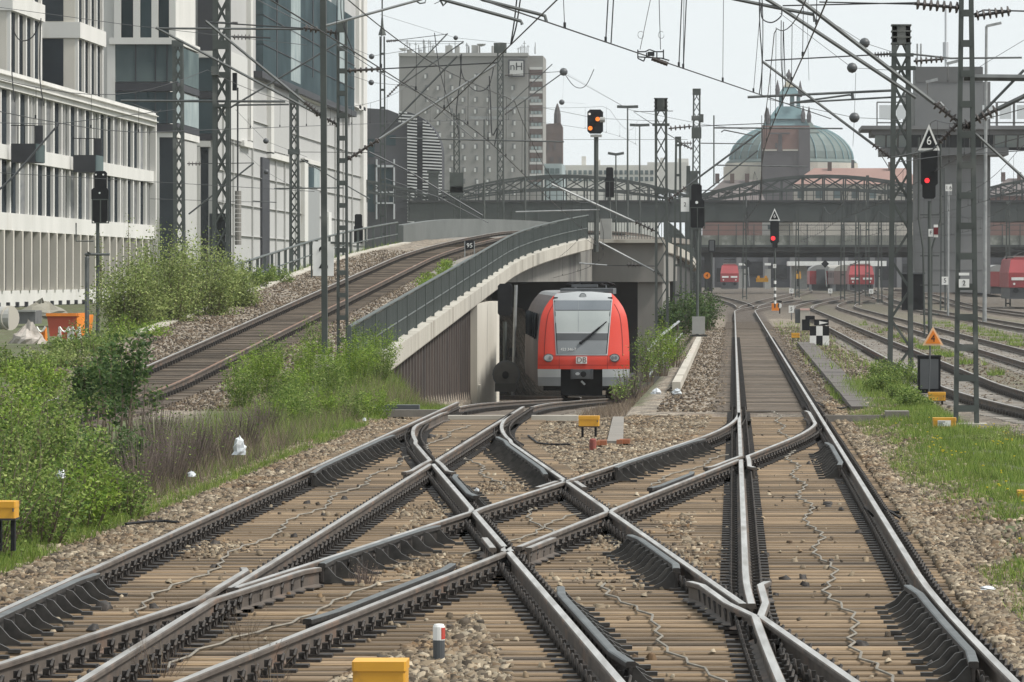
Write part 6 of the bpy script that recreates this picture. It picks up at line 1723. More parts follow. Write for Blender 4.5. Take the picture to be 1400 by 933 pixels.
tbox('yellow trackside box on a dark leg at the left edge by the bushes', 6, 686, 709, 29, 52, 740)
tbox('yellow trackside box on legs in the middle ballast left of the red stub', 805, 569, 583, 28, 93, 606)
tbox('yellow trackside box with a white label on the grass at right', 1291.5, 571.5, 586.5, 31, 96.5, 592, lab=True)
tbox('orange yellow trackside box in front of the black cabinet at right', 1281, 536.5, 548, 23, 119, 556)
tbox('small far yellow trackside box left of the checkered board', 1087.5, 455.5, 462, 11, 230, 467)
tbox('yellow trackside box cut by the right edge on the grass', 1403, 671, 689, 22, 66, 696)
def post_rw(label, x, ytop, ybot, Y, r_, red=True):
    t = thing('marker_post', label, 'marker post', P(x, ybot, Y)); zt_, z0 = PZ(ytop, Y), PZ(ybot, Y) - .12; X = PX(x, Y); h = PZ(ytop, Y) - PZ(ybot, Y)
    MB().lathe([(r_, z0), (r_, zt_ - h * .45)], (X, Y, 0), 14).build('post', M_dgrey, t)
    MB().lathe([(r_ * 1.02, zt_ - h * .45), (r_ * 1.02, zt_ - .02), (r_ * .8, zt_), (.001, zt_ + .004)], (X, Y, 0), 14).build('white_head', M_white if red else M_orange, t)
    if red: MB().add([(X + r_ * 1.06 * math.cos(a), Y + r_ * 1.06 * math.sin(a), z) for z in (zt_ - h * .42, zt_ - .025) for a in np.linspace(-1.1, .3, 5)], [(i, i + 1, i + 6, i + 5) for i in range(4)]).build('red_band', mat('marker_red', (.5, .03, .02), (.4, .06, .04), 20), t)
post_rw('short post with a red and white head in the ballast near the big yellow box', 600, 853.5, 902, 39.4, .043)
t = MB().lathe([(.055, -.28), (.055, .03), (.04, .05), (.001, .052)], P(810.5, 604, 86.5), 12).solo('marker_stub', mat('marker_rust', (.28, .07, .05), (.2, .06, .05), 9), 'short rusty red stub below the middle yellow box', 'marker post', P(810.5, 618, 86.5))
for x, y, w, h, Y, lb in ((853, 602, 20, 3.4, 89, 'small orange block right of the concrete slab'), (822, 604, 18, 5, 88, 'orange brown pipe end in front of the concrete slab')):
    b = MB(); c = P(x, y, Y); b.bb((c.x - w * .3 * Y / F, Y, c.z - .06), (c.x + w * .4 * Y / F, Y + .3, c.z + h * .35 * Y / F)); b.bb((c.x - w * .5 * Y / F, Y - .12, c.z - .06), (c.x - w * .1 * Y / F, Y - .003, c.z + .01)); b.solo('orange_block', mat('brick_orange', (.36, .13, .06), (.26, .11, .06), 6), lb, 'block', c)
MB().add([(PX(830, 90), 90, -.19), (PX(852, 90), 90, -.19), (PX(853, 106), 106, -.2), (PX(838, 106), 106, -.2), (PX(830, 90), 90, -.14), (PX(852, 90), 90, -.14), (PX(853, 106), 106, -.15), (PX(838, 106), 106, -.15)], [(4, 5, 6, 7), (0, 1, 5, 4), (1, 2, 6, 5), (2, 3, 7, 6), (3, 0, 4, 7)]).solo('concrete_slab', M_concs, 'flat grey concrete slab lying in the middle ballast', 'slab', (PX(840, 95), 95, -.2))
t = thing('warning_board', 'orange triangle board with a dark 4 on a thin post by the right tracks', 'sign', P(1274, 540, 124))
triangle(t, 1275.5, 446.5, 472.5, 29, 124, '4', M_orange, mat('rim_pale_orange', (.75, .5, .3)), M_black, ts=.55)
MB().tube([P(1270, 540, 124.1), P(1272, 460, 124.1)], .022, 6).build('post', M_dgrey, t)
t = thing('black_cabinet', 'upright black cabinet behind the orange triangle post', 'cabinet', P(1270, 535, 128)); MB().bb((PX(1255, 128), 128, PZ(538, 128)), (PX(1286, 128), 128.4, PZ(487, 128))).build('body', M_black, t); MB().bb((PX(1254, 128), 127.97, PZ(488.5, 128)), (PX(1287, 128), 128.43, PZ(486, 128))).build('lid', M_black, t); MB().bb((PX(1258, 128), 127.98, PZ(532, 128)), (PX(1283, 128), 127.995, PZ(491, 128))).build('door', M_dgrey, t)
t = thing('black_cabinet', 'tall black cabinet behind the right lattice mast', 'cabinet', P(1247, 424, 240)); MB().bb((PX(1233, 240), 240, PZ(424, 240)), (PX(1263.5, 240), 240.6, PZ(374, 240))).build('body', M_black, t); MB().bb((PX(1232, 240), 239.97, PZ(375, 240)), (PX(1265, 240), 240.63, PZ(372.8, 240))).build('lid', M_dgrey, t); MB().bb((PX(1248, 240), 239.98, PZ(422, 240)), (PX(1248.6, 240), 239.995, PZ(376, 240))).build('door_joint', M_dgrey, t)
t = thing('checkered_board', 'black and white checkered board with arrow box, right of the middle track', 'sign', P(1120, 474, 218))
Yk = 218; cw, ch = 26.5 / 3, 13.2
for i in range(3):
    for j in range(2):
        x0, y0 = 1107 + i * cw, 446 + j * ch
        MB().bb((PX(x0, Yk), Yk, PZ(y0 + ch, Yk)), (PX(x0 + cw, Yk), Yk + .04, PZ(y0, Yk))).build('white_square' if (i + j) % 2 else 'black_square', M_white if (i + j) % 2 else M_black, t)
MB().bb((PX(1096.5, Yk), Yk + .1, PZ(452, Yk)), (PX(1107, Yk), Yk + .3, PZ(437, Yk))).bb((PX(1101, Yk), Yk + .1, PZ(437, Yk)), (PX(1114, Yk), Yk + .3, PZ(432, Yk))).build('lamp_box', M_black, t)
MB().bb((PX(1113, Yk), Yk + .05, PZ(445, Yk)), (PX(1133, Yk), Yk + .2, PZ(437, Yk))).build('arrow_box', M_black, t)
MB().add([P(1120, 439, Yk), P(1132, 441.5, Yk), P(1120, 444, Yk)], [(0, 1, 2)]).build('arrow', M_white, t)
for x in (1111, 1129): MB().tube([P(x, 476, Yk + .1), P(x, 455, Yk + .1)], .03, 5).build('post', M_mast, t)
t = thing('concrete_marker', 'pale concrete marker block behind the checkered board', 'marker', P(1100, 445, 262)); MB().bb((PX(1094, 262), 262, PZ(452, 262)), (PX(1107, 262), 262.4, PZ(423, 262))).build('block', M_sandp, t); MB().bb((PX(1094, 262), 261.98, PZ(424.5, 262)), (PX(1107, 262), 262.42, PZ(422, 262))).build('cap', mat('cap_pink', (.6, .4, .36)), t); MB().bb((PX(1087, 262), 262.1, PZ(442, 262)), (PX(1093.9, 262), 262.4, PZ(423, 262))).build('side', M_dgrey, t)
t = thing('number_board', 'small white numbered board beside the far orange machine', 'sign', P(1082, 436, 300)); plate(t, 1082, 423, 300, .3, .4, '5', .7); MB().tube([P(1082, 438, 300.1), P(1082, 424, 300.1)], .03, 5).build('post', M_dgrey, t)
t = thing('point_lantern', 'small orange point machine with white lantern near the end of the middle track', 'point machine', P(1063, 428, 370)); MB().box(P(1060, 420, 370), (.5, .4, .5)).build('body', M_orange, t); disc(MB(), P(1066, 418, 369.8), .14, .18).build('lantern', M_white, t); MB().tube([P(1066, 429, 370), P(1066, 413, 370)], .05, 6).build('post', M_black, t); MB().box(P(1066, 412.5, 370), (.3, .2, .12)).build('hood', M_black, t)
# troughs, kerbs, handrails beside the middle track
MB().sweep([(-.1, -.15), (.1, -.15), (.1, .06), (-.1, .06)], [(-1.38, 131, -.02), (-1.40, 170, -.02), (-1.45, 229, -.02)]).solo('concrete_kerb', M_conc, 'long pale concrete kerb beam beside the middle track, right of the bushes', 'kerb', (-1.4, 175, -.2))
t = thing('handrail', 'sloping pale pipe handrail in the bushes right of the train', 'railing', P(905, 480, 160))
MB().tube([P(884, 482, 148), P(900, 462, 158), P(928, 440, 190)], .045, 6).build('handrail', M_galv, t); MB().tube([P(888, 514, 148), P(900, 495, 158), P(932, 456, 190)], .035, 6).build('mid_rail', M_galv, t)
for x, y0, y1, Y in ((886, 480, 530, 149), (903, 460, 505, 160), (927, 441, 475, 188)): MB().tube([P(x, y0, Y), P(x, y1, Y)], .04, 6).build('post', M_mast, t)
tro = thing('cable_trough', 'dark flat cable trough path running from the checkered board to the right switch', 'cable trough', (2.75, 165, -.2))
n = 22
for i in range(n):
    y = 112 + i * 5.0; MB().bb((2.45 + .008 * i, y, -.2), (3.05 + .010 * i, y + 4.93, -.095 + .004 * (i % 3))).build('cover', mat('trough_grey', (.115, .10, .09), (.085, .075, .068), 2, .9), tro)
MB().bb((1.72, 103.1, -.18), (3.0, 103.3, -.05)).bb((2.9, 102.9, -.19), (3.35, 103.6, .03)).solo('switch_drive', M_concs, 'pale switch drive rod and box at the right end of the switch', 'switch drive', (2.4, 103.2, -.2))
t = thing('switch_drive', 'dark switch drive beam before the sheet pile wall', 'switch drive', (-6.8, 108, -.2)); MB().bb((-7.25, 107.6, -.2), (-5.75, 107.9, -.06)).build('beam', M_concs, t); MB().bb((-7.3, 108.3, -.2), (-6.3, 108.7, .02)).build('motor_case', M_dgrey, t)
MB().bb((-5.6, 104.4, -.17), (-4.3, 104.75, -.09)).solo('tie_bar_cover', M_conc, 'white tie bar cover lying across the left switch', 'switch cover', (-4.95, 104.6, -.17))
MB().bb((-3.9, 104.4, -.19), (-3.0, 104.75, -.09)).solo('tie_bar_cover', M_conc, 'white bar end cover right of the left switch', 'switch cover', (-3.4, 104.6, -.17))
for x, y, Y, pts, lb in ((1200, 690, 62, ((1192, 684), (1204, 692), (1222, 698), (1250, 699)), 'black cable leaving the right rail into the grass'), (735, 600, 88, ((722, 594), (735, 604), (752, 606), (780, 606)), 'black cable leaving the curved rail into the middle ballast'), (1120, 555, 105, ((1117, 549), (1130, 556), (1150, 557), (1175, 552)), 'black cable beyond the right switch blade'), (200, 712, 55, ((172, 714), (200, 711), (225, 710), (244, 712)), 'dark cable lying on the left ballast shoulder')):
    pts3 = []
    for u, v in pts: q = 2.74 * F / (v - VY); pts3.append((PX(u, q), q, -.16))
    MB().tube(pts3, .016, 5).solo('track_cable', M_black, lb, 'cable', pts3[1])
for yb in (61.7, 88.2):
    f = AR if yb < 70 else BR
    MB().tube([(f(yb) - .14, yb, -.14), (f(yb) - .12, yb, -.03), (f(yb) + .0, yb, -.155), (f(yb) + .12, yb, -.05), (f(yb) + .3, yb, -.16)], .018, 5).solo('rail_bond', M_black, 'cable bond looped under the rail ' + ('of the middle track' if yb < 70 else 'curving to the left switch'), 'cable', (f(yb), yb, -.17))
# litter
def crumple(label, x, y, Y, w, h, m, seed):
    r2 = random.Random(seed); c = P(x, y, Y); k = Y / F; b = MB(); vs = []
    n, mlev = 10, 6
    for j in range(mlev):
        u = j / (mlev - 1)
        for i in range(n):
            a = 2 * math.pi * i / n; rr = (1 - u ** 2) ** .5 * r2.uniform(.6, 1.15) if u < 1 else .05
            vs.append(c + Vector((rr * math.cos(a) * w * k / 2, rr * math.sin(a) * w * k / 2, (u * r2.uniform(.8, 1.1)) * h * k)))
    b.add(vs, [(j * n + i, j * n + (i + 1) % n, (j + 1) * n + (i + 1) % n, (j + 1) * n + i) for j in range(mlev - 1) for i in range(n)])
    return b.solo('plastic_bag', m, label, 'litter', c)
M_bag = mat('plastic_white', (.60, .62, .63), (.42, .45, .48), 9, .35)
crumple('crumpled white plastic bag on the dry twigs of the left bank', 327, 622, 76, 20, 26, M_bag, 1)
crumple('small white litter at the foot of the left bank', 262, 652, 71, 13, 8, M_bag, 2); crumple('white litter in the green bush at left', 83, 654, 57, 14, 13, M_bag, 3)
crumple('white litter by the switch drive at left', 498, 576, 104, 7, 5, M_bag, 4)
crumple('white litter piece left of the two, right of the train', 897, 539, 118, 14, 8, M_bag, 5); crumple('white litter piece right of the two, right of the train', 925, 539, 118, 14, 8, M_bag, 6)
crumple('white litter caught beside the check rail of the crossing', 652, 672, 66, 8, 5, M_bag, 8)
crumple('pale paper scraps on the right ballast', 1350, 806, 46, 26, 5, M_bag, 9)
# construction yard at left
t = thing('orange_skip', 'orange red steel skip by the rubble in front of the office block', 'container', P(90, 462, 215))
Yq = 215; b = MB()
b.prism([(PX(64, Yq), PZ(431, Yq)), (PX(104, Yq), PZ(431, Yq)), (PX(104, Yq), PZ(460, Yq)), (PX(68, Yq), PZ(460, Yq))], Yq, Yq + 3).build('body', mat('skip_red', (.42, .07, .035), (.36, .06, .03), 1.5, .6), t)
MB().add([(PX(104, Yq) + .02, Yq, PZ(460, Yq)), (PX(104, Yq) + .02, Yq, PZ(431, Yq)), (PX(115, Yq) + .02, Yq + 3, PZ(431, Yq)), (PX(112, Yq) + .02, Yq + 3, PZ(458, Yq))], [(0, 1, 2, 3)]).build('side', M_orange, t)
MB().bar(P(63, 430.5, Yq - .05), P(105, 430.5, Yq - .05), .12).bar(P(105, 430.5, Yq), P(116, 430, Yq + 3), .12).build('rim', M_orange, t)
for i, (x, w) in enumerate(((56, 12), (88, 13), (104, 9))):
    t = thing('site_barrier', ('orange plastic barrier left of the skip', 'red and white barrier before the skip', 'red and white barrier at the right end of the skip')[i], 'barrier', P(x, 468, 208))
    MB().bb((PX(x - w / 2, 208), 208, PZ(466, 208)), (PX(x + w / 2, 208), 208.4, PZ(454, 208))).build('body', M_orange if i == 0 else mat('barrier_red', (.5, .08, .05)), t)
    for s in (-1, 1): MB().tube([P(x + s * w / 2, 466, 208), P(x + s * w / 2, 447, 208)], [.10, .05], 6).build('post', M_orange if i == 0 else M_white, t)
    MB().tube([P(x - w / 2, 447, 207.9), P(x - w / 4, 452, 207.9), P(x, 454, 207.9), P(x + w / 4, 452, 207.9), P(x + w / 2, 447, 207.9)], .04, 5).build('chain', M_white, t)
def mound(label, x, y, w, h, Y, m, nm, seed):
    r2 = random.Random(seed); c = P(x, y, Y); k = Y / F; vs = []; n = 16
    for j in range(6):
        u = j / 5
        for i in range(n):
            a = 2 * math.pi * i / n; rr = (1 - u ** 1.5) * r2.uniform(.72, 1.15)
            vs.append(c + Vector((rr * math.cos(a) * w * k / 2, rr * math.sin(a) * w * k / 2, u * h * k * r2.uniform(.7, 1.1))))
    return MB().add(vs, [(j * n + i, j * n + (i + 1) % n, (j + 1) * n + (i + 1) % n, (j + 1) * n + i) for j in range(5) for i in range(n)]).solo(nm, m, label, 'heap', c)
mound('grey sand heap in front of the office block', 58, 436, 90, 27, 255, mat('heap_grey', (.26, .245, .2), (.2, .19, .155), 1.5, .95, 0, .6, 6), 'sand_heap', 1)
mound('pale rubble heap left of the skip', 38, 470, 50, 34, 200, mat('rubble_pale', (.48, .44, .40), (.28, .25, .22), 3.5, .95, 0, 1, 8), 'rubble_heap', 2)
t = thing('steel_trough', 'dark grey steel trough on the rubble', 'container', P(30, 442, 205)); MB().bb((PX(15, 205), 205, PZ(443, 205)), (PX(48, 205), 207, PZ(425, 205))).build('body', mat('trough_steel', (.1, .1, .105), (.15, .15, .15), 2)  , t); MB().bb((PX(14, 205), 204.9, PZ(426.5, 205)), (PX(49, 205), 204.98, PZ(424, 205))).build('rim', M_grey, t)
t = thing('concrete_pipe', 'large grey pipe end at the left edge beside the rubble', 'pipe', P(0, 452, 200)); MB().tube([P(-60, 435, 200), P(13, 435, 200)], .43, 18).build('pipe', M_grey, t); MB().tube([P(10, 435, 200), P(14, 435, 199.9)], .46, 18).build('collar', M_sandp, t)
for i, (x0, y0, x1, y1, lb) in enumerate(((18, 492, 80, 484, 'pale stacked planks under the rubble at left'), (88, 505, 130, 500, 'second bundle of pale beams among the bushes'))):
    MB().bar(P(x0, y0, 160), P(x1, y1, 162), .5, .14).bar(P(x0, y0 + 5, 160.4), P(x1, y1 + 5, 162.4), .4, .08).solo('timber_stack', M_concs, lb, 'planks', P(x0, y0 + 6, 160))
# ------------------------------------------------------------------ plants
def leaf_mat(name, cols, rough=.7):
    m = bpy.data.materials.new(name); m.use_nodes = True
    t = m.node_tree; N = t.nodes; L = t.links; b = N['Principled BSDF']; b.inputs['Roughness'].default_value = rough; b.inputs['Specular IOR Level'].default_value = .25
    geo = N.new('ShaderNodeNewGeometry'); r = N.new('ShaderNodeValToRGB'); e = r.color_ramp.elements
    e[0].color = (*cols[0], 1); e[1].color = (*cols[-1], 1)
    for i, c in enumerate(cols[1:-1]): x = e.new((i + 1) / (len(cols) - 1)); x.color = (*c, 1)
    L.new(geo.outputs['Random Per Island'], r.inputs[0])
    n = N.new('ShaderNodeTexNoise'); n.inputs['Scale'].default_value = 1.6; n.inputs['Detail'].default_value = 3; L.new(geo.outputs['Position'], n.inputs['Vector'])
    mr = N.new('ShaderNodeMapRange'); mr.inputs[1].default_value = .3; mr.inputs[2].default_value = .7; mr.inputs[3].default_value = .65; mr.inputs[4].default_value = 1.35; L.new(n.outputs['Fac'], mr.inputs[0])
    hv = N.new('ShaderNodeHueSaturation'); L.new(mr.outputs[0], hv.inputs['Value']); L.new(r.outputs[0], hv.inputs['Color']); L.new(hv.outputs[0], b.inputs['Base Color'])
    tr = N.new('ShaderNodeBsdfTranslucent'); L.new(hv.outputs[0], tr.inputs[0]); mx = N.new('ShaderNodeMixShader'); mx.inputs[0].default_value = .3
    L.new(b.outputs[0], mx.inputs[1]); L.new(tr.outputs[0], mx.inputs[2]); L.new(mx.outputs[0], N['Material Output'].inputs[0])
    return m
L_green = leaf_mat('leaf_green', [(.05, .095, .02), (.11, .18, .035), (.19, .26, .06), (.29, .34, .11)])
L_dark = leaf_mat('leaf_dark', [(.03, .065, .018), (.06, .11, .03), (.11, .165, .05)])
L_grey = leaf_mat('leaf_willow', [(.09, .13, .035), (.16, .215, .06), (.26, .31, .10), (.35, .39, .16)])
L_lime = leaf_mat('leaf_lime', [(.10, .18, .025), (.17, .26, .035), (.27, .35, .06)])
L_grass = leaf_mat('grass_blade', [(.07, .125, .022), (.13, .21, .035), (.20, .27, .05), (.27, .31, .09)])
L_straw = leaf_mat('dry_stem', [(.12, .09, .075), (.19, .145, .11), (.28, .23, .16)])
L_twig = leaf_mat('twig_purple', [(.11, .085, .08), (.19, .15, .135), (.27, .22, .19)])
M_bark = mat('bark', (.10, .075, .055), (.16, .125, .09), 12, .9)
def leaves(C0, size, seed, aspect=.5, flat=.0):
    """one small folded rhombus per point"""
    rg = np.random.default_rng(seed); n = len(C0)
    d = rg.normal(size=(n, 3)); d[:, 2] = d[:, 2] * .6 + .25; d /= np.linalg.norm(d, axis=1)[:, None]
    q = rg.normal(size=(n, 3)); s = np.cross(d, q); s /= np.linalg.norm(s, axis=1)[:, None]
    sz = size * rg.uniform(.6, 1.3, n)[:, None]
    V = np.stack([C0, C0 + d * sz * .5 + s * sz * aspect * .5, C0 + d * sz, C0 + d * sz * .5 - s * sz * aspect * .5], 1).reshape(-1, 3)
    return V, np.arange(4 * n).reshape(-1, 4)
def shrub(label, x, Y, H, Wd, nst, nlf, size, lm, seed, z=None, lean=(0, 0), cat='shrub', grp=None, name='shrub', low=.15, gx=None, spread=1.0, thin=.012, aspect=.5, bm=None, clump=.09):
    rg = np.random.default_rng(seed); X = PX(x, Y) if gx is None else gx; z = ground_z(X, Y) if z is None else z
    t = thing(name, label, cat, (X, Y, z - .02), grp)
    b = MB(); pts = []
    for i in range(nst):
        a = rg.uniform(0, 2 * math.pi); rr = rg.uniform(.1, 1) ** .6 * Wd / 2 * spread
        h = H * rg.uniform(.55, 1.0) * (1 - .35 * (rr / (Wd / 2)) ** 2)
        b0 = np.array([X + math.cos(a) * rr * .35, Y + math.sin(a) * rr * .35, z - .05])
        tip = np.array([X + math.cos(a) * rr + lean[0] * H, Y + math.sin(a) * rr + lean[1], z + h])
        mid = (b0 + tip) / 2 + np.array([rg.normal() * .05, rg.normal() * .05, H * .06])
        us = np.linspace(0, 1, 6); P_ = [(1 - u) ** 2 * b0 + 2 * u * (1 - u) * mid + u * u * tip for u in us]
        b.tube([Vector(p) for p in P_], [thin * (1.15 - u) for u in us], 4, cap=False)
        m = max(1, int(nlf / nst))
        u = low + (1 - low) * rg.uniform(0, 1, m) ** .75
        base = ((1 - u) ** 2)[:, None] * b0 + (2 * u * (1 - u))[:, None] * mid + (u * u)[:, None] * tip
        pts.append(base + rg.normal(size=(m, 3)) * np.array([clump, clump, clump * .8]) * max(.6, H * .6))
    b.build('stems', bm or M_bark, t)
    if nlf:
        V, Fc = leaves(np.concatenate(pts), size, seed, aspect)
        me = npmesh('foliage', V - np.array([X, Y, z - .02]), Fc, lm)
        o = link(bpy.data.objects.new('foliage', me)); o.parent = t
    return t
G1 = 'green bushes on the left bank'
for i, (x, Y, H, Wd, lf, lb) in enumerate(((-22, 53, 1.55, 1.5, L_green, 'dense green bush at the left edge behind the yellow box'), (48, 56.5, 1.25, 1.3, L_green, 'green bush on the left bank right of the yellow box'),
        (112, 59.5, .95, 1.1, L_lime, 'low bright green bush at the ballast edge on the left bank'), (170, 62.5, .75, .9, L_green, 'smallest low bush at the ballast edge before the dry twigs'),
        (12, 64, 1.75, 1.5, L_green, 'tall green bush at the left edge, second row'), (86, 67, 1.45, 1.5, L_green, 'round green bush in the middle of the left bank'),
        (150, 71, 1.0, 1.2, L_dark, 'dark low bush under the saplings'), (-20, 78, 1.9, 2.0, L_lime, 'tallest light green bush at the left edge'), (62, 82, 1.15, 1.8, L_green, 'wide green bush behind the round one on the left bank'),
        (30, 100, 1.15, 2.2, L_green, 'green bush below the pale planks at left'), (110, 104, 1.15, 1.8, L_green, 'loose green bush left of the saplings near the ramp track'))):
    shrub(lb, x, Y, H, Wd, 34, 3900 if i < 9 else 3000, .05 if Y < 66 else .062, lf, 100 + i, grp=G1, low=.08, clump=.11)
for i, (x, Y, H) in enumerate(((146, 86, 2.35), (164, 84, 2.6), (188, 88, 2.45), (130, 90, 2.7))):
    lb = ('sapling with dark leaves on thin bare stems, left of the middle one', 'tallest sapling with dark leaf tufts on thin stems at left', 'rightmost dark leaved sapling before the ramp track', 'leftmost sapling rising before the skip')[i]
    shrub(lb, x, Y, H, .75, 6, 620, .10, L_dark, 140 + i, grp='dark leaved saplings at left', cat='sapling', name='sapling', low=.5, thin=.016, clump=.05)
for i, (x, Y, H, Wd) in enumerate(((178, 158, 2.9, 2.5), (228, 160, 3.6, 2.7), (276, 165, 3.3, 2.5), (314, 172, 2.4, 1.7))):
    lb = ('grey green willow bush right of the skip, leftmost', 'biggest grey green willow bush before the office block', 'grey green willow bush left of the biggest lattice mast', 'small willow bush at the foot of the biggest lattice mast')[i]
    shrub(lb, x, Y, H, Wd, 60, 11500, .085, L_grey, 160 + i, z=PZ(472 - i * 8, Y), grp='willow bushes beyond the ramp track', cat='shrub', low=.1, clump=.12)
for i, (x, Y, H, Wd) in enumerate(((345, 190, 1.3, 2.0), (370, 196, 1.0, 2.0))):
    shrub(('green bush under the open railing, left one', 'green bush under the open railing, right one')[i], x, Y, H, Wd, 24, 2400, .08, L_green, 180 + i, z=PZ(405 - 8 * i, Y), grp='bushes below the open railing')
for i, (x, Y, H) in enumerate(((178, 230, 4.0), (198, 232, 3.2), (214, 236, 4.6), (140, 205, 3.4))):
    lb = ('thin climbing stem rising before the office block, left', 'short thin climbing stem before the office block', 'tallest thin climbing stem at the office block corner', 'leafy thin stem beside the caged black signal')[i]
    shrub(lb, x, Y, H, .4, 3, 260, .09, L_grey, 190 + i, z=PZ(415, Y), cat='tree', name='young_tree', grp='thin young trees before the office block', low=.3, thin=.03, clump=.035)
for i, (x, Y, H, Wd, zz) in enumerate(((20, 128, .9, 2.0, 520), (75, 132, .75, 2.0, 512), (130, 138, 1.4, 2.0, 505), (185, 150, 1.3, 2.0, 488), (50, 112, .95, 1.6, 545), (150, 116, 1.0, 1.4, 540), (100, 150, .5, 2.0, 485))):
    shrub('loose green bush between the left bank and the rubble, ' + ('at the left edge', 'below the skip', 'left of the caged signal post', 'before the biggest willow', 'low at the left', 'behind the saplings', 'under the barriers')[i], x, Y, H, Wd, 30, 3400, .07, (L_green, L_grey, L_green, L_lime, L_lime, L_green, L_green)[i], 330 + i, z=PZ(zz, Y), grp='loose bushes beside the ramp track foot', low=.08, clump=.12)
for i in range(14):
    x = 330 + (i % 7) * 31 + (8 if i > 6 else 0); Y = (112, 119, 108, 124, 115, 121, 127)[i % 7] + (8 if i > 6 else 0)
    lb = ('weed clump', 'lime weed clump')[i % 2] + ' before the ramp railing, ' + ('front row, ' if i < 7 else 'back row, ') + ('leftmost', 'second from the left', 'third from the left', 'in the middle', 'third from the right', 'second from the right', 'rightmost')[i % 7]
    shrub('tall green ' + lb, x, Y, (1.05, 1.25, 1.0, 1.35, 1.15, 1.4, 1.2)[i % 7], 1.1, 34, 2100, .06, L_lime if i % 2 else L_green, 210 + i, grp='tall weeds before the ramp railing', cat='weeds', name='weed_clump', low=.05, thin=.006, aspect=.35, bm=L_grass, clump=.07)
for i, (x, Y, H) in enumerate(((372, 97, .75), (410, 100, .85), (446, 103, .8), (480, 105, .7), (512, 107, .7), (395, 106, 1.0))):
    shrub('low bright weed clump at the ballast edge before the tall weeds, ' + ('leftmost', 'second from the left', 'in the middle', 'second from the right', 'rightmost', 'behind the second')[i], x, Y, H, .9, 30, 1900, .055, (L_lime, L_green)[i % 2], 360 + i, grp='low weeds at the ballast edge', cat='weeds', name='weed_clump', low=.03, thin=.005, aspect=.35, bm=L_grass, clump=.07)
for i, (x, Y, H, Wd) in enumerate(((190, 70, 1.0, 1.0), (228, 73, 1.15, 1.1), (258, 78, 1.1, 1.1), (292, 82, 1.0, 1.1), (330, 88, .9, 1.0), (212, 80, 1.35, 1.0), (360, 96, .85, 1.0))):
    lb = 'dry purple brown twigs on the left bank, ' + ('nearest', 'densest, beside the small litter', 'left of the white bag', 'behind the white bag', 'right of the white bag', 'behind the nearest ones', 'farthest right')[i]
    shrub(lb, x, Y, H, Wd, 190, 260, .04, L_grass, 240 + i, grp='dry twig bushes on the left bank', cat='dry bush', name='dry_bush', low=.3, thin=.0055, bm=L_twig)
for i, (x, Y, H, Wd, nl, lf, bm, zz) in enumerate(((862, 126, .95, .8, 300, L_green, L_twig, 543), (884, 132, 1.5, .9, 1500, L_green, M_bark, 520), (905, 140, 1.6, .9, 2000, L_lime, M_bark, 512), (922, 152, 1.3, .9, 1500, L_green, M_bark, 500), (848, 121, .5, .5, 500, L_green, L_twig, 548))):
    lb = ('brown twig bush right of the train front', 'bush with thin twigs before the portal pier', 'leafy light green bush along the pipe handrail', 'bush at the upper end of the pipe handrail', 'small weed at the edge of the sinking track')[i]
    shrub(lb, x, Y, H, Wd, 60 if i in (0, 4) else 26, nl, .055, lf, 260 + i, z=PZ(zz, Y), grp='bushes right of the train', low=.2, thin=.007, bm=bm)
for i, (x, Y, H, Wd) in enumerate(((934, 262, 2.4, 1.6), (950, 270, 2.2, 1.6), (966, 280, 2.4, 1.8), (915, 255, 1.8, 1.2))):
    shrub('dark green bush behind the grey relay box, ' + ('left', 'middle', 'right', 'at the foot of the stout mast')[i], x, Y, H, Wd, 22, 2200, .13, L_dark, 270 + i, z=-.2, grp='dark bushes behind the relay box', low=.05)
for i, (x, Y, H, Wd) in enumerate(((1196, 126, .5, .8), (1214, 132, .75, .9), (1236, 138, .8, 1.0), (1232, 118, .45, .8), (1250, 112, .35, .8), (1205, 144, .6, .8))):
    shrub('low green weeds at the foot of the right lattice mast, ' + ('leftmost', 'before the left leg', 'under the mast', 'before the black cabinet', 'nearest', 'behind the left leg')[i], x, Y, H, Wd, 30, 1700, .055, L_green, 280 + i, grp='weeds at the right lattice mast', cat='weeds', name='weed_clump', low=.03, thin=.006, bm=L_grass)
for i, (x, y, Y, H) in enumerate(((1390, 590, 92, .35), (1345, 602, 88, .22))):
    shrub('small grey weed patch on the right grass, ' + ('at the edge', 'by the yellow box')[i], x, Y, H, .7, 30, 500, .035, L_grey, 290 + i, grp='small weeds on the right grass', cat='weeds', name='weed_clump', low=.1, thin=.005, bm=L_straw)
for i, (gx, Y, H, Wd, n_) in enumerate(((-3.33, 48.8, .28, .30, 70), (-3.75, 41.5, .30, .5, 26), (-3.35, 38.2, .34, .6, 26), (-4.0, 37.4, .36, .6, 30), (-3.1, 36.2, .3, .5, 22), (-4.5, 43.8, .25, .4, 16))):
    shrub('dry twig tuft between the rails at lower left, ' + ('below the ribbed check rail', 'by the plain check rail', 'beside the lowest rail', 'in the lower corner', 'at the bottom edge', 'by the long wing rail')[i], 0, Y, H, Wd, n_, 30, .02, L_straw, 300 + i, z=-.19, gx=gx, grp='dry tufts between the rails', cat='dry weeds', name='dry_tuft', low=.4, thin=.0028, bm=L_straw if i else L_twig)
for i, (x, Y) in enumerate(((592, 196), (606, 204), (583, 190), (612, 212))):
    shrub('small weed tuft on the ramp ballast beside the railing, ' + ('middle', 'upper', 'lower', 'topmost')[i], x, Y, .45, 1.0, 22, 700, .07, L_lime, 310 + i, z=zE(Y) - .27, grp='weeds on the ramp', cat='weeds', name='weed_clump', low=.02, thin=.006, bm=L_grass)

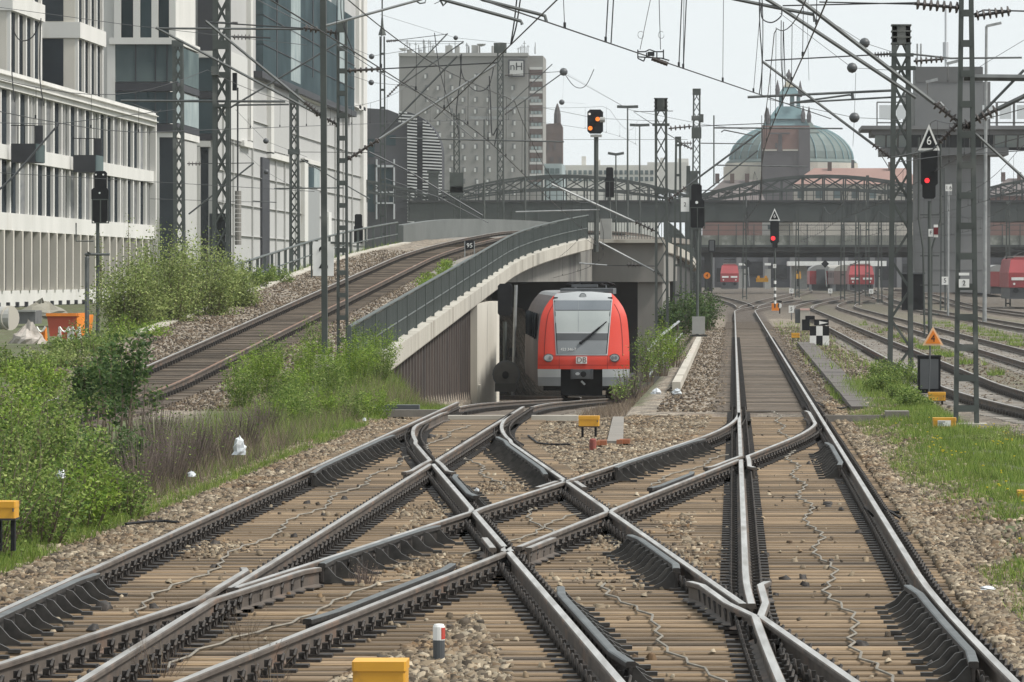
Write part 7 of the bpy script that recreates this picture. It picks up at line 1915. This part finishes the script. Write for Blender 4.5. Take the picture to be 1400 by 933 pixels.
def blades(name, n, sampler, h, w, m, seed):
    rg = np.random.default_rng(seed); B = np.array([sampler() for _ in range(n)])
    a = rg.uniform(0, 6.28, n); hh = h * rg.uniform(.4, 1.2, n) * B[:, 3]; ln = rg.normal(size=(n, 2)) * .35 * hh[:, None]
    dx = np.stack([np.cos(a), np.sin(a), np.zeros(n)], 1) * w
    b0 = B[:, :3]; tip = b0 + np.concatenate([ln, hh[:, None]], 1)
    V = np.stack([b0 - dx, b0 + dx, tip], 1).reshape(-1, 3)
    o = link(bpy.data.objects.new(name, npmesh(name, V, np.arange(3 * n).reshape(-1, 3), m))); return props(o, kind='stuff')
nz = lambda x, y: math.sin(x * 3.1 + 1.7 * math.sin(y * .8)) + math.sin(y * .9 + 2 * math.sin(x * 1.3)) + .6 * math.sin(x * 7 - y * 2.3)
def g_right():
    while True:
        y = near_y(42, 140); x = random.uniform(2.3, 5.0)
        e = 2.75 + .35 * math.sin(y * .23) + .2 * math.sin(y * 1.1) - (.35 if y > 75 else 0) + (.5 if 52 < y < 60 else 0)
        if x < e - .5 * random.random() or (y > 100 and x > 4.3): continue
        k = min(1, (x - e + .5) * 1.2)
        if random.random() > .35 + .5 * k or nz(x, y) < -1.3: continue
        return (x, y, ground_z(x, y) - .01, .5 + .7 * k * random.random())
blades('grass', 90000, g_right, .15, .006, L_grass, 1)
def g_left():
    while True:
        y = near_y(46, 136); x = -6.85 - abs(random.gauss(0, 1.3))
        if nz(x, y) < -1.2 or x < -10.6: continue
        if 64 < y < 92 and -8.6 < x < -7.0 and random.random() < .85: continue
        return (x, y, ground_z(x, y) - .01, .5 + random.random() * min(1.4, (-6.5 - x)))
blades('grass', 65000, g_left, .22, .006, L_grass, 2)
def g_straw():
    y = near_y(62, 135); x = -7.2 - abs(random.gauss(0, .9)); return (x, y, ground_z(x, y) - .01, random.random() + .3)
blades('dry_grass', 12000, g_straw, .45, .004, L_straw, 3)
def g_far():
    y = near_y(120, 330); s = random.choice((0, 1, 2, 3))
    x = {0: random.uniform(7.2, 8.1), 1: random.uniform(11.2, 13.4), 2: random.uniform(2.3, 4.6), 3: xE(min(y, 250)) - random.uniform(3.6, 8)}[s]
    if (nz(x * .7, y * .4) < .9 and s < 2) or (nz(x * .7, y * .4) < .2 and s == 2) or (s == 2 and random.random() < .8): return g_far()
    return (x, y, ground_z(x, y) - .01, .5 + random.random())
blades('grass', 26000, g_far, .22, .014, L_grass, 4)
def g_cut():
    y = near_y(108, 150); x = random.uniform(-3.2, -2.2); return (x, y, ground_z(x, y) - .01, .4 + random.random())
blades('grass', 5000, g_cut, .18, .007, L_straw, 5)
# dandelions
M_dand = mat('dandelion_yellow', (.75, .58, .02))
b = MB()
for i in range(230):
    x, y, z, k = g_right()
    if x < 2.9 or y > 100: continue
    for j in range(1 if random.random() < .7 else 4):
        c = Vector((x + random.gauss(0, .06), y + random.gauss(0, .25), z + random.uniform(.09, .16))); r_ = random.uniform(.014, .022)
        b.lathe([(.001, .006), (r_, .004), (r_ * .6, -.008), (.002, -.012)], c, 6)
props(b.build('dandelion_flowers', M_dand), kind='stuff')
# lumps of dirt and dark stones lying on the timbers
q = np.array([(random.uniform(-.2, 1.9), near_y(36, 95), -.165) if random.random() < .6 else (random.uniform(-5.4, -4.4), near_y(40, 95), -.165) for _ in range(60)])
o = link(bpy.data.objects.new('stray_stones', stones(60, lambda it=iter(q.tolist()): tuple(next(it)), np.array([.03, .04, .05]), 'stray_stones'))); props(o, kind='stuff')
o.data.materials.clear(); o.data.materials.append(M_clip)

# ------------------------------------------------------------------ the hazy air
hz = bpy.data.materials.new('haze_air'); hz.use_nodes = True
t_ = hz.node_tree
for n_ in list(t_.nodes):
    if n_.type != 'OUTPUT_MATERIAL': t_.nodes.remove(n_)
vol = t_.nodes.new('ShaderNodeVolumePrincipled')
vol.inputs['Color'].default_value = (.93, .96, 1, 1); vol.inputs['Density'].default_value = 0.00009; vol.inputs['Anisotropy'].default_value = 0.0
out = [n_ for n_ in t_.nodes if n_.type == 'OUTPUT_MATERIAL'][0]
t_.links.new(vol.outputs[0], out.inputs['Volume'])
hb = MB().bb((-910, -40, -6.5), (910, 3010, 75)).build('haze', hz); props(hb, kind='stuff')
